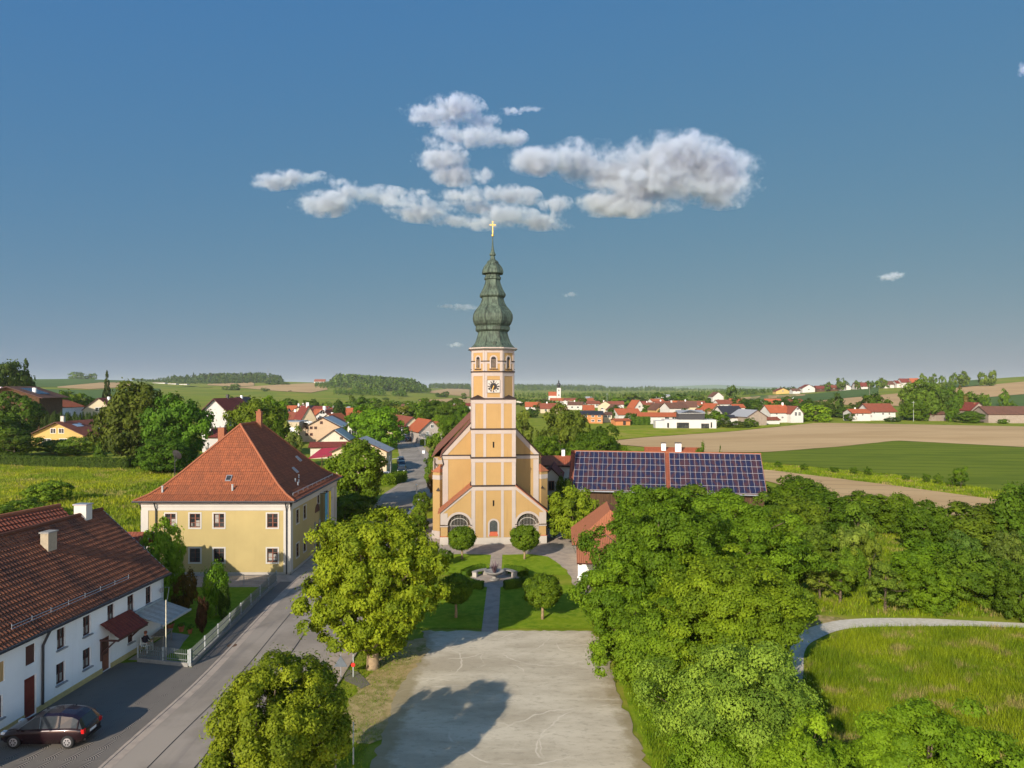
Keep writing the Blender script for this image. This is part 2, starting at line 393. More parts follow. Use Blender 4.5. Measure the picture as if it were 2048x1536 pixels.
def plaza():       # compacted gravel with the pale curved ruts of turning cars
    m, nt, o = newmat('plaza_gravel'); b = NB(nt); P = b.pos(); x, y, _ = b.xyz(P)
    c = b.mix(b.ramp(b.noise(b.stretch(P, (.6, 1.6, 1)), .28, 6, .6), .35, .65), (.41, .35, .25), (.57, .50, .37))
    c = b.mix(b.math('MULTIPLY', b.ramp(b.noise(b.stretch(P, (1, 2.2, 1)), 1.8, 6, .7), .5, .66), .55), c, (.32, .275, .2))
    c = b.mix(b.math('MULTIPLY', b.ramp(b.noise(P, 7, 4, .7), .6, .7), .4), c, (.6, .53, .4))
    wob = b.math('MULTIPLY', b.math('SUBTRACT', b.noise(P, .6, 3), .5), .9)
    msk = b.noise(P, .42, 2)
    tot = None
    rr = random.Random(5)
    for k in range(32):
        a, cy_, r = rr.uniform(-6, 8), rr.uniform(31, 50), rr.uniform(1.6, 5.5)
        dx = b.math('SUBTRACT', x, a); dy = b.math('SUBTRACT', y, cy_)
        d = b.math('SQRT', b.math('ADD', b.math('MULTIPLY', dx, dx), b.math('MULTIPLY', dy, dy)))
        e = b.math('ABSOLUTE', b.math('ADD', b.math('SUBTRACT', d, r), wob))
        ln = b.ramp(e,   .07, .02)
        an = b.math('SINE', b.math('ADD', b.math('ARCTAN2', dy, dx), rr.uniform(0, 6)))
        ln = b.math('MULTIPLY', ln, b.ramp(an, .2, .7))
        tot = ln if tot is None else b.math('MAXIMUM', tot, ln)
    c = b.mix(b.math('MULTIPLY', b.math('MULTIPLY', tot, b.ramp(msk, .38, .6)), .55), c, (.7, .62, .48))
    e = b.math('ABSOLUTE', x)
    e = b.math('ADD', e, b.math('MULTIPLY', b.noise(P, .9, 5, .65), 2.2))
    c = b.mix(b.math('MULTIPLY', b.ramp(e, 6.2, 7.0), .7), c, (.24, .19, .09))
    nt.links.new(b.bsdf(c, .95, b.bump(b.noise(P, 30, 5, .7), .35, .03), 0, .1), o.inputs[0]); return m
M['plaza'] = plaza()

def terrain():
    tp = np.linspace(-1400, 3500, 246)
    ty = np.concatenate([[-120, -40, 0, 20, 40, 60], np.exp(np.linspace(math.log(75), math.log(11900), 170))])
    PXg, YG = np.meshgrid(tp, ty, indexing='ij')
    x = (PXg-CX)/F*np.maximum(YG, 60); x[:, :6] *= 1.6
    z = tz_px(PXg, np.maximum(YG, 60)); z[:, :6] = 0
    z -= np.where(YG > 9000, 40, 0)
    v = np.stack([x, YG, z], -1).reshape(-1, 3); n, m = PXg.shape
    i, j = np.meshgrid(np.arange(n-1), np.arange(m-1), indexing='ij'); a = (i*m+j).ravel()
    f = np.stack([a, a+m, a+m+1, a+1], 1)
    me = bpy.data.meshes.new('ground'); me.from_pydata(v.tolist(), [], f.tolist())
    me.materials.append(M['ground']); me.materials.append(M['grass_far'])
    yc = v[f[:, 0], 1]; me.polygons.foreach_set('material_index', (yc > 380).astype(int))
    me.polygons.foreach_set('use_smooth', [True]*len(f)); me.update()
    o = bpy.data.objects.new('ground', me); COL.objects.link(o); tag(o, kind='structure')
terrain()
def band(name, top, bot, mat, n=60, m=14, off=None):
    tx = np.array(top, float); bx = np.array(bot, float)
    us = np.linspace(max(tx[0, 0], bx[0, 0]), min(tx[-1, 0], bx[-1, 0]), n)
    mb = MB(); rows = []
    for u in us:
        yt, yb = np.interp(u, tx[:, 0], tx[:, 1]), np.interp(u, bx[:, 0], bx[:, 1])
        a, c = ray(u, yt), ray(u, max(yb, yt+.05))
        if a is None or c is None: rows.append(None); continue
        Ys = np.exp(np.linspace(math.log(c), math.log(max(a, c*1.001)), m)); zz = tz_px(np.full(m, u), Ys)
        b0 = len(mb.v)
        for Yk, zk in zip(Ys, zz):
            mb.v.append((X(u, Yk), Yk, zk+(off if off is not None else .04+Yk*.0006)))
        rows.append(b0)
    for a, c in zip(rows, rows[1:]):
        if a is None or c is None: continue
        for k in range(m-1):
            mb.f.append((a+k, c+k, c+k+1, a+k+1)); mb.m.append(0); mb.uv.append([(0, 0)]*4)
    o = mb.build(name, mat, smooth=True); tag(o, kind='structure'); return o
band('ploughed_field', [(1228, 882), (1300, 875), (1465, 864), (1562, 854), (1636, 846.5), (1786, 849), (2048, 854), (2500, 862)],
     [(1228, 883), (1237, 890), (1310, 897), (1400, 906), (1536, 905), (1681, 894), (1793, 882), (2048, 895), (2500, 915)], M['soil'], 90)
band('crop_field', [(1400, 907), (1536, 905.5), (1681, 894.5), (1793, 882.5), (2048, 895.5), (2500, 916)],
     [(1400, 915), (1536, 926), (1786, 950), (2023, 987), (2048, 990), (2500, 1050)], M['crop'], 80)
band('sown_strip', [(1440, 936), (1536, 941), (1786, 972), (2018, 1004), (2300, 1048)],
     [(1440, 945), (1540, 965), (1700, 1006), (1860, 1036), (1960, 1050), (2020, 1048), (2300, 1090)], M['soil'], 60)
band('hill_field', [(1630, 803), (1823, 785), (2048, 764), (2400, 735)], [(1630, 808), (1700, 811), (1811, 813), (1976, 795), (2048, 789), (2400, 770)], M['tan_far'], 50)
band('hill_crop', [(1500, 792), (1620, 789), (1790, 771), (1900, 765), (2048, 751.5), (2400, 725)], [(1500, 806), (1630, 802.5), (1823, 784.5), (1900, 777), (2048, 763.5), (2400, 734)], M['crop_far'], 50)
band('slope_crop', [(1900, 808), (1976, 795.5), (2048, 789.5), (2400, 771)], [(1900, 826), (1976, 824), (2048, 820), (2400, 800)], M['crop_far'], 40)
band('stubble_strip', [(1480, 796), (1536, 792), (1616, 788.5)], [(1480, 800), (1536, 798), (1616, 791)], M['tan_far'], 30)
band('stubble_hill', [(115, 774), (200, 766), (262, 766)], [(115, 776), (180, 779), (262, 774)], M['tan_far'], 40)
band('green_hilltop', [(60, 759.5), (150, 758.5), (260, 762)], [(60, 775), (115, 774), (200, 765.5), (260, 765.5)], M['crop_far'], 40)
band('green_slope', [(60, 778), (180, 781), (262, 777), (320, 778)], [(60, 792), (200, 799), (320, 794)], M['crop_far'], 40)
band('wheat_field', [(415, 769), (540, 761.8), (632, 761.8)], [(415, 771), (475, 774), (540, 770), (632, 765)], M['tan_far'], 50)
band('barley_field', [(478, 775), (560, 770), (640, 766.5), (655, 778)], [(478, 776), (560, 783), (622, 786), (655, 780)], M['tan_far'], 50)
band('far_ploughed_field', [(858, 783), (905, 777), (945, 776)], [(858, 786), (945, 795)], M['tan_far'], 30)
band('near_stubble_field', [(838, 801), (900, 798), (945, 797)], [(838, 803), (945, 808)], M['tan_far'], 30)
band('valley_meadow', [(1060, 812), (1140, 811)], [(1060, 822), (1140, 822)], M['tan_far'], 12)
band('hay_meadow', [(1215, 862), (1330, 856), (1470, 852), (1560, 846)], [(1215, 882), (1300, 874.5), (1465, 863.5), (1560, 853.5)], M['meadow'], 40)
band('left_meadow', [(-300, 930), (0, 932), (150, 936), (262, 944), (345, 960)], [(-300, 1010), (0, 1000), (110, 985), (200, 975), (345, 966)], M['meadow'], 60)

def sheet(name, pts, z, mat, jit=0, seed=1, kind='structure', step=.6):
    rr = random.Random(seed); out = []
    for (x0, y0), (x1, y1) in zip(pts, pts[1:]+pts[:1]):
        n = max(1, int(math.hypot(x1-x0, y1-y0)/step)) if jit else 1
        for k in range(n):
            t = k/n; out.append((x0+(x1-x0)*t+rr.uniform(-jit, jit), y0+(y1-y0)*t+rr.uniform(-jit, jit), z))
    mb = MB(); mb.face(out); o = mb.build(name, mat); tag(o, kind=kind); return o
def ribbon(name, left, right, z, mat, kind='structure', th=0, sub=6):
    def res(pl):                # Catmull-Rom along the edge
        pl = [Vector(p) for p in pl]; out = []
        for i in range(len(pl)-1):
            p0, p1, p2, p3 = pl[max(i-1, 0)], pl[i], pl[i+1], pl[min(i+2, len(pl)-1)]
            for k in range(sub):
                t = k/sub
                out.append(.5*((2*p1)+(p2-p0)*t+(2*p0-5*p1+4*p2-p3)*t*t+(3*p1-p0-3*p2+p3)*t**3))
        return out+[pl[-1]]
    L, Rr = res(left), res(right); mb = MB()
    for i in range(len(L)-1):
        q = [L[i], Rr[i], Rr[i+1], L[i+1]]
        zz = [z+tz(p.x, p.y) for p in q]
        mb.face([(p.x, p.y, h) for p, h in zip(q, zz)])
        if th:
            mb.face([(q[0].x, q[0].y, zz[0]-th), (q[0].x, q[0].y, zz[0]), (q[3].x, q[3].y, zz[3]), (q[3].x, q[3].y, zz[3]-th)])
            mb.face([(q[1].x, q[1].y, zz[1]), (q[1].x, q[1].y, zz[1]-th), (q[2].x, q[2].y, zz[2]-th), (q[2].x, q[2].y, zz[2])])
    o = mb.build(name, mat); tag(o, kind=kind); return o
RL = [(-18.3, 10), (-18.3, 31), (-18.1, 41), (-18.6, 52), (-19.0, 62), (-18.9, 82), (-19.3, 98), (-20.3, 112), (-20.2, 130), (-26.0, 166), (-33.8, 210), (-41, 254), (-50, 290)]
RR = [(-11.6, 10), (-11.6, 31), (-11.4, 46), (-12, 58), (-13.2, 72), (-13.9, 83), (-14.0, 98), (-14.5, 112), (-15.2, 130), (-20.5, 166), (-28.6, 210), (-36.6, 254), (-45, 290)]
ribbon('road', RL, RR, .03, M['asphalt'])
off = lambda pl, d: [(x+d, y) for x, y in pl]
ribbon('kerb', off(RL, -.16), RL, .06, M['path'], th=.06)
ribbon('gutter_strip', RL, off(RL, .45), .036, M['path'])
ribbon('road_seam', off(RL, 2.0)[:6], off(RL, 2.05)[:6], .04, M['tar'])
ribbon('road_seam', off(RL, 4.1)[:6], off(RL, 4.17)[:6], .04, M['tar'])
ribbon('footpath', off(RR, .0)[:4], off(RR, 1.5)[:4], .10, M['path'], th=.09)
ribbon('kerb', RR[3:], off(RR[3:], .16), .13, M['stone'], th=.13)
ribbon('pavement', off(RR, .16)[6:], off(RR, 1.9)[6:], .11, M['path'])
ribbon('verge', off(RR, 1.95)[7:], off(RR, 3.9)[7:], .05, M['dirt'])
sheet('cobbled_yard', [(-25.2, 8), (-19.5, 8), (-19.5, 31), (-19.3, 41), (-19.4, 43.0), (-23.2, 43.9), (-24.6, 43.6), (-25.2, 34)], .035, M['cobble'])
ribbon('pavement', off(RL, -1.25)[:6], off(RL, -.17)[:6], .04, M['cobble'])
sheet('forecourt', [(-24, 62), (-19.2, 62), (-19.1, 82), (-19.5, 100), (-19.7, 100), (-20, 64.2), (-24, 64.2)], .047, M['path'])
sheet('house_apron', [(-37, 60.4), (-19.2, 60.4), (-19.2, 64.5), (-37, 64.5)], .03, M['path'])
sheet('plaza', [(-6.6, 8), (6.4, 8), (6.1, 31), (5.9, 40), (6.2, 47), (5.5, 49.5), (-6.2, 49.5), (-5.4, 46), (-6.4, 40), (-6.3, 31)], .03, M['plaza'], .16, 3, step=.4)
sheet('dry_grass', [(-9.2, 34), (-6.2, 34), (-6.1, 40), (-4.6, 46.3), (-3.8, 49.6), (-8.2, 47)], .026, M['dirt'], .25, 4, step=.4)
sheet('church_forecourt', [(-12.6, 71.5), (-4, 70.9), (3.2, 71), (5.2, 66), (5.2, 58), (6.6, 58), (7, 80), (5, 92), (-13.6, 92), (-13.6, 76)], .02, M['path'], .12, 6)
# lawns either side of the cross path, with a round stone terrace for the fountain
FC = (-1.55, 62.6)
def arc(c, r, a0, a1, n=12): return [(c[0]+r*math.cos(R(a0+(a1-a0)*k/n)), c[1]+r*math.sin(R(a0+(a1-a0)*k/n))) for k in range(n+1)]
PLx, PRx = -2.1, -1.0
sheet('lawn', [(PRx, 50)]+[(5.7, 50), (6.1, 54), (5.4, 61)]+[(PRx+.9, 61)]+[(PRx, 60.6)], .04, M['lawn'], .05, 1)
sheet('lawn', [(PRx, 64.6), (PRx+.8, 64.3), (5.2, 64.2), (4.6, 68), (3.6, 71.2), (2, 72.3), (PRx, 72.0)], .04, M['lawn'], .05, 2)
sheet('lawn', [(PLx, 50), (PLx, 60.6), (PLx-.9, 61), (-10.6, 61), (-10.5, 50)], .04, M['lawn'], .05, 3)
sheet('lawn', [(PLx, 64.6), (PLx, 72.0), (-5, 72.4), (-10.5, 71.6), (-10.6, 64.2), (PLx-.9, 64.3)], .04, M['lawn'], .05, 4)
sheet('path', [(PLx-.02, 49.3), (PRx+.02, 49.3), (PRx+.02, 72.4), (PLx-.02, 72.4)], .05, M['path'])
sheet('terrace', arc(FC, 2.35, 0, 360, 28)[:-1], .055, M['path'])
sheet('garden_lawn', [(-23.7, 44.1), (-19.6, 43.2), (-19.95, 52), (-20.4, 60.4), (-36, 60.4), (-36, 50), (-24, 49)], .03, M['lawn'], .03, 8)
sheet('patio', [(-23.9, 44.2), (-22.0, 44.0), (-21.6, 46), (-22.1, 48.6), (-23.6, 49.2)], .045, M['path'], .06, 9)
TRL = [(15.3, 40.6), (16.4, 43.2), (19.4, 48.3), (21.2, 50.3), (24.7, 52), (30, 52.2), (36.5, 51.2), (60, 48)]
TRR = [(16.4, 40.2), (17.4, 42.4), (18.9, 45.8), (20.6, 47.9), (24.0, 50.1), (30, 50.5), (36.5, 50.1), (60, 47)]
ribbon('gravel_track', TRL, TRR, .03, M['gravel_track'])
sheet('track_spur', [(18.0, 46.5), (19.4, 48.3), (21.2, 50.3), (24.7, 52), (22, 53.6), (18.2, 54), (16.4, 49)], .026, M['dirt'], .1, 12)
sheet('meadow', [(13.9, 20), (14.4, 36), (15.3, 40.2), (16.4, 40.1), (17.5, 42.2), (19.1, 45.7), (20.8, 47.8), (24.1, 50), (30, 50.4), (36.5, 50), (60, 46.9), (60, 20)], .02, M['meadow'], .15, 13)
sheet('verge', [(6.3, 20), (6.2, 40), (6.4, 47), (12, 47), (15.2, 40.3), (14.3, 36), (13.8, 20)], .02, M['lawn'], .15, 14)
# ------------------------------------------------------------------ trees
def _unit(n, rng):
    v = rng.normal(size=(n, 3)); return v/np.linalg.norm(v, axis=1, keepdims=True)
def leaf_cards(P, N, size, rng, var, up=.25):
    n = len(P)
    N = N+rng.normal(size=(n, 3))*.38; N[:, 2] += up; N /= np.linalg.norm(N, axis=1, keepdims=True)
    t = np.cross(N, _unit(n, rng)); t /= np.linalg.norm(t, axis=1, keepdims=True)+1e-9
    w = np.cross(N, t)
    s = size*rng.uniform(.65, 1.35, (n, 1)) if np.isscalar(size) else size*rng.uniform(.7, 1.3, (n, 1))
    V = np.stack([P-t*s, P+w*s*.5+N*s*.12, P+t*s, P-w*s*.5+N*s*.12], 1).reshape(-1, 3)
    Fc = np.arange(4*n).reshape(n, 4)
    return V, Fc, np.repeat(var, 4)
def mesh_np(name, V, Fc, var, mats, mi=None):
    me = bpy.data.meshes.new(name); nv, nf = len(V), len(Fc); k = Fc.shape[1]
    me.vertices.add(nv); me.vertices.foreach_set('co', np.ascontiguousarray(V, np.float32).ravel())
    me.loops.add(nf*k); me.loops.foreach_set('vertex_index', Fc.astype(np.int32).ravel())
    me.polygons.add(nf); me.polygons.foreach_set('loop_start', np.arange(0, nf*k, k, dtype=np.int32))
    for m in mats: me.materials.append(m)
    if mi is not None: me.polygons.foreach_set('material_index', mi)
    me.update(calc_edges=True)
    if var is not None:
        a = me.attributes.new('var', 'FLOAT', 'POINT'); a.data.foreach_set('value', np.ascontiguousarray(var, np.float32))
    return me
def crown_data(rx, ry, rz, nc, nl, leaf, seed, clump=.3, shape='round', lump=.22, inner=.25, gap=0.0, sqz=.84, rmin=.66, rmax=.98):
    """leaf cards gathered in clumps over an uneven crown centred on the origin; returns V,F,var and the clump centres"""
    rng = np.random.default_rng(seed)
    D = _unit(nc*3, rng)
    # spread the clumps evenly
    keep = [0]
    for _ in range(nc-1):
        d = np.min(((D[:, None]-D[keep][None])**2).sum(-1), 1); d[keep] = -1
        keep.append(int(np.argmax(d*rng.uniform(.5, 1, len(d)))))
    D = D[keep]
    fr = rng.uniform(0, 6.28, 9)
    env = 1+lump*(np.sin(D[:, 0]*3.1+fr[0])*np.sin(D[:, 1]*2.7+fr[1])+.6*np.sin(D[:, 2]*4.3+fr[2]+D[:, 0]*2))
    rad = np.where(rng.random(nc) < inner, rng.uniform(.3, .7, nc), rng.uniform(rmin, rmax, nc))*env
    C = D*rad[:, None]
    if shape == 'cone':
        h = rng.random(nc)**1.25; a = rng.uniform(0, 6.28, nc); r = (1-h)*(.55+.4*rng.random(nc))*.92+.02
        C = np.stack([r*np.cos(a), r*np.sin(a), h*1.96-1], 1); D = np.stack([np.cos(a), np.sin(a), .1+0*a], 1)
    elif shape == 'column':
        h = rng.random(nc)*2-1; a = rng.uniform(0, 6.28, nc); r = .75*np.sqrt(np.clip(1-(np.abs(h)**3), 0, 1))
        C = np.stack([r*np.cos(a), r*np.sin(a), h*.92], 1); D = np.stack([np.cos(a), np.sin(a), .3*h], 1)
    elif shape == 'dome':
        C[:, 2] = np.where(C[:, 2] < 0, C[:, 2]*.75, C[:, 2])
    cr = clump*rng.uniform(.7, 1.3, nc)
    if shape == 'cone': cr *= np.clip(1.15-.5*(C[:, 2]+1), .25, 1)
    cv = rng.random(nc)
    w = cr**2; ci = rng.choice(nc, nl, p=w/w.sum())
    d = _unit(nl, rng); out = D[ci]
    flip = (d*out).sum(1) < -.35; d[flip] *= -1
    rr = cr[ci]*np.cbrt(rng.uniform(.2, 1, nl))*np.where(rng.random(nl) < .1, 1.5, 1)
    sq = np.array([1.1, 1.1, sqz])
    P = C[ci]+d*rr[:, None]*sq
    if shape == 'cone': P[:, 2] -= .12*np.hypot(P[:, 0], P[:, 1])
    sc = np.array([rx, ry, rz]); P = P*sc
    if gap:
        g = np.sin(P[:, 0]*1.9+fr[3])*np.sin(P[:, 1]*2.1+fr[4])*np.sin(P[:, 2]*2.3+fr[5]); k = g < gap; P, d, ci = P[k], d[k], ci[k]
    Nn = d*.9+out[...] [:len(d)]*.1 if not gap else d
    var = np.clip(cv[ci]*.75+rng.random(len(P))*.3-.05, 0, 1)
    V, Fc, vv = leaf_cards(P, Nn, leaf, rng, var)
    return V, Fc, vv, C*sc
def trunk_mb(h0, top, r0, targets, seed, base=(0, 0), k=7):
    """tapered trunk from the ground through the crown with limbs out to some clumps"""
    rr = random.Random(seed); mb = MB(); bx = rr.uniform(-.03, .03)*top; by = rr.uniform(-.03, .03)*top
    pts = [(base[0]+bx*t*math.sin(3*t), base[1]+by*t, -.15+top*t) for t in (0, .04, .2, .45, .7, .95)]
    mb.tube(pts, [r0*1.5, r0*1.08, r0*.92, r0*.7, r0*.42, r0*.12], k)
    for c in targets:
        s = rr.uniform(.3, .7); p = Vector((base[0]+bx*s*math.sin(3*s), base[1]+by*s, max(h0, min(top*s, c[2]-.1*top)))); q = Vector(c)
        mid = p.lerp(q, .5)+Vector((0, 0, -.06*top*rr.random()))
        mb.tube([p, mid, q], [r0*.38, r0*.24, r0*.07], 5)
    return mb
_lib = {}
def lib(kind, i):
    key = (kind, i)
    if key in _lib: return _lib[key]
    sd_ = hash(kind) % 1000 if False else sum(map(ord, kind))*7+i*13
    P = {'mid': dict(nc=90, nl=11000, leaf=.058, clump=.22, inner=.2), 'low': dict(nc=34, nl=2100, leaf=.11, clump=.28, inner=.15),
         'far': dict(nc=14, nl=420, leaf=.24, clump=.38, inner=.1),
         'conifer': dict(nc=120, nl=4200, leaf=.085, clump=.22, shape='cone'), 'column': dict(nc=40, nl=3600, leaf=.085, clump=.42, shape='column'),
         'bush': dict(nc=46, nl=6000, leaf=.075, clump=.27, shape='dome', inner=.15), 'loose': dict(nc=30, nl=4200, leaf=.07, clump=.25, inner=.25, lump=.35)}[kind]
    V, Fc, vv, C = crown_data(1, 1, 1, seed=sd_, **P)
    me = mesh_np('crown', V, Fc, vv, [M['needle' if kind == 'conifer' else 'leaf']])
    tb = trunk_mb(.05, 1.75, .055, [(c[0]*.8, c[1]*.8, c[2]*.85+1.05) for c in C[::max(1, len(C)//7)]][:7] if kind not in ('conifer', 'column', 'far') else [], sd_, k=6)
    to = tb.build('trunk', M['bark'], smooth=True); tm = to.data; bpy.data.objects.remove(to)
    _lib[key] = (me, tm); return _lib[key]
_tn = [0]
def tree(label, px, ytop, Y, wpx, kind='mid', col=(.09, .12, .02), b=.12, group=None, cat='tree', name=None, yc=None, depth=1.0):
    """one tree: crown and trunk on an empty at its foot; px/ytop/wpx say how it stands as seen from the camera"""
    _tn[0] += 1; i = _tn[0]; rr = random.Random(i*31)
    x = X(px, Y); zb = tz(x, Y); h = max(.6, Z(ytop, Y)-zb)*.98; rad = wpx/2*Y/F
    nv = {'mid': 4, 'low': 4, 'far': 3, 'conifer': 2, 'column': 2, 'bush': 3, 'loose': 3}[kind]
    me, tm = lib(kind, i % nv)
    t = thing(name or {'conifer': 'conifer_tree', 'bush': 'bush'}.get(kind, 'tree'), label, cat, (x, Y, zb), rr.uniform(0, 6.28), group)
    hz = h*(1-b)/2
    c = bpy.data.objects.new('crown', me); COL.objects.link(c); c.parent = t
    ry = rad*depth*rr.uniform(.9, 1.1)
    c.location = (0, 0, h*b+hz); c.scale = (rad*1.03, ry*1.03, hz*1.04)
    j = rr.uniform(.86, 1.14); c.color = (min(1, col[0]*j*rr.uniform(.94, 1.06)), min(1, col[1]*j), col[2]*j, 1)
    k = bpy.data.objects.new('trunk', tm); COL.objects.link(k); k.parent = t
    tr = max(.12, min(.5, rad*.07))/.055
    k.scale = (tr if b > .25 else rad*.9, tr if b > .25 else ry*.9, h*.52)
    if kind in ('far',): k.scale = (rad*.9, ry*.9, h*.5)
    return t
def near_tree(label, px, ytop, Y, wpx, nc, nl, leaf, col, seed, b=.1, clump=.24, limbs=14, r0=.2, shape='round', name='tree', cat='tree', depth=1.0, lump=.22, gap=0, trunk_col='bark', inner=.25, ybot=None, group=None, dx=0, bcol=None):
    x = X(px, Y); h = Z(ytop, Y); rad = wpx/2*Y/F
    t = thing(name, label, cat, (x, Y, 0), 0, group)
    hz = h*(1-b)/2; z0 = h*b+hz
    V, Fc, vv, C = crown_data(rad, rad*depth, hz, nc, nl, leaf, seed, clump, shape, lump, inner, gap)
    V[:, 2] += z0; C = C+np.array([0, 0, z0])
    V[:, 2] = np.maximum(V[:, 2], .05+.1*np.abs(np.sin(V[:, 0]*9)))
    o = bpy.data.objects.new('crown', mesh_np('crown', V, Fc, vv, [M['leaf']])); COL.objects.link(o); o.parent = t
    o.color = (*col, 1)
    ids = np.random.default_rng(seed).permutation(len(C))[:limbs]
    trunk_mb(h*max(b, .1), h*.9, r0, [tuple(C[i]) for i in ids], seed).build('trunk', M[trunk_col], t, smooth=True)
    return t
# --- foreground trees
GY = (.118, .142, .014); OL = (.115, .135, .014); DG = (.05, .085, .009); MG = (.066, .108, .011); LG = (.1, .15, .015); FG = (.05, .075, .014); BG = (.06, .095, .03)
near_tree('big yellow-green lime tree standing between the village road and the gravel square', 746, 1018, 43, 250, 262, 103385, 0.108, GY, 11, gap=.45, trunk_col='barklight', b=.12, clump=0.141, limbs=34, r0=.36, lump=.16, depth=.9)
near_tree('olive-green chestnut tree with brownish shoots at the lower end of the verge, below the lime', 552, 1316, 26, 268, 206, 110055, 0.0622, (.098, .115, .013), 127, b=.12, clump=0.148, limbs=22, r0=.22, lump=.08, depth=1.5)
near_tree('tall dark green maple rising beside the tiled chapel roof', 1318, 1000, 50, 250, 240, 86708, 0.108, DG, 31, b=.1, clump=0.148, limbs=20, r0=.3, lump=.25)
near_tree('wide olive-green maple in the middle of the clump beside the gravel track', 1445, 1118, 42, 318, 262, 103385, 0.0913, (.088, .122, .012), 37, b=.08, clump=0.141, limbs=26, r0=.3, lump=.2)
near_tree('mid-green maple with bare branch ends just in front of the solar barn', 1470, 992, 57, 260, 218, 70033, 0.108, MG, 41, b=.12, clump=0.148, limbs=26, r0=.3, lump=.3, gap=.45)
near_tree('low spreading maple whose branches hang over the edge of the lawn by the chapel columns', 1232, 1110, 47, 140, 131, 40018, 0.0913, MG, 43, b=.05, clump=0.192, limbs=10, r0=.2, lump=.3)
near_tree('bright green maple below the left half of the solar panels', 1295, 985, 66, 150, 174, 43353, 0.124, MG, 47, b=.1, clump=0.178, limbs=12, r0=.25, lump=.25)
near_tree('leafy maple at the edge of the square, in front of the tall dark maple', 1290, 1225, 40, 190, 152, 53360, 0.083, (.075, .115, .012), 53, b=.02, clump=0.178, limbs=12, r0=.22, lump=.3)
near_tree('pale-flowered elder bush sprawling below the maples on the square\'s edge', 1475, 1292, 30, 330, 206, 86708, 0.0664, (.1, .145, .035), 59, b=0, clump=0.163, limbs=18, r0=.16, lump=.25, name='elder_bush', cat='bush')
near_tree('young maple with fresh light leaves beside the hidden lower end of the gravel track', 1588, 1448, 24, 160, 119, 43353, 0.0622, LG, 61, b=.05, clump=0.2, limbs=12, r0=.1, lump=.3)
near_tree('large light-leaved maple cut off by the bottom edge of the photo, in the meadow', 1862, 1430, 24.5, 375, 262, 100050, 0.0647, (.078, .125, .012), 67, b=.05, clump=0.148, limbs=24, r0=.2, lump=.2, depth=.8)
near_tree('round hazel bush at the plaza edge under the maples, with small leaves', 1405, 1350, 34, 190, 119, 50025, 0.0622, (.08, .125, .013), 71, b=0, clump=0.207, limbs=6, r0=.1, shape='dome', name='hazel_bush', cat='bush')
near_tree('low green thicket along the lower corner of the square', 1430, 1455, 28, 190, 109, 50025, 0.0539, (.068, .11, .012), 73, b=0, clump=0.222, limbs=6, r0=.1, shape='dome', name='thicket', cat='bush')
near_tree('hawthorn shrub with small pale leaves near the track spur', 1555, 1165, 52, 120, 131, 30015, 0.0913, (.11, .15, .025), 79, b=.1, clump=0.207, limbs=8, r0=.15)
# clipped ball trees of the church garden
for px, yt, Y, w, lb in ((924, 1052, 70.2, 55, 'clipped ball tree before the arch nearer the road'), (1049, 1049, 70.2, 58, 'clipped ball tree before the arch nearer the chapel'),
                         (1085, 1147, 52.0, 76, 'clipped ball tree on the sunny front lawn'), (912, 1147, 52.4, 66, 'clipped ball tree in the shade of the lime')):
    rad = w/2*Y/F; x = X(px, Y); h = Z(yt, Y)
    t = thing('ball_tree', lb, 'tree', (x, Y, 0), 0, 'clipped ball trees around the fountain')
    V, Fc, vv, C = crown_data(rad, rad, rad*.88, 150, 20000, .075, px, .17, 'round', .03, .1, sqz=1.0, rmin=.8, rmax=.86)
    V[:, 2] += h-rad*.88
    o = bpy.data.objects.new('crown', mesh_np('crown', V, Fc, vv, [M['leaf']])); COL.objects.link(o); o.parent = t; o.color = (.06, .09, .011, 1)
    m_ = MB(); m_.tube([(0, 0, -.1), (.01, 0, .5), (-.01, .01, 1.1), (0, 0, h-rad)], [.13, .1, .095, .08], 8)
    for k in range(6): m_.tube([(0, 0, h-rad*1.5), (rad*.4*math.cos(k), rad*.4*math.sin(k), h-rad*.8)], [.06, .02], 5)
    m_.build('trunk', M['barklight'], t, smooth=True)
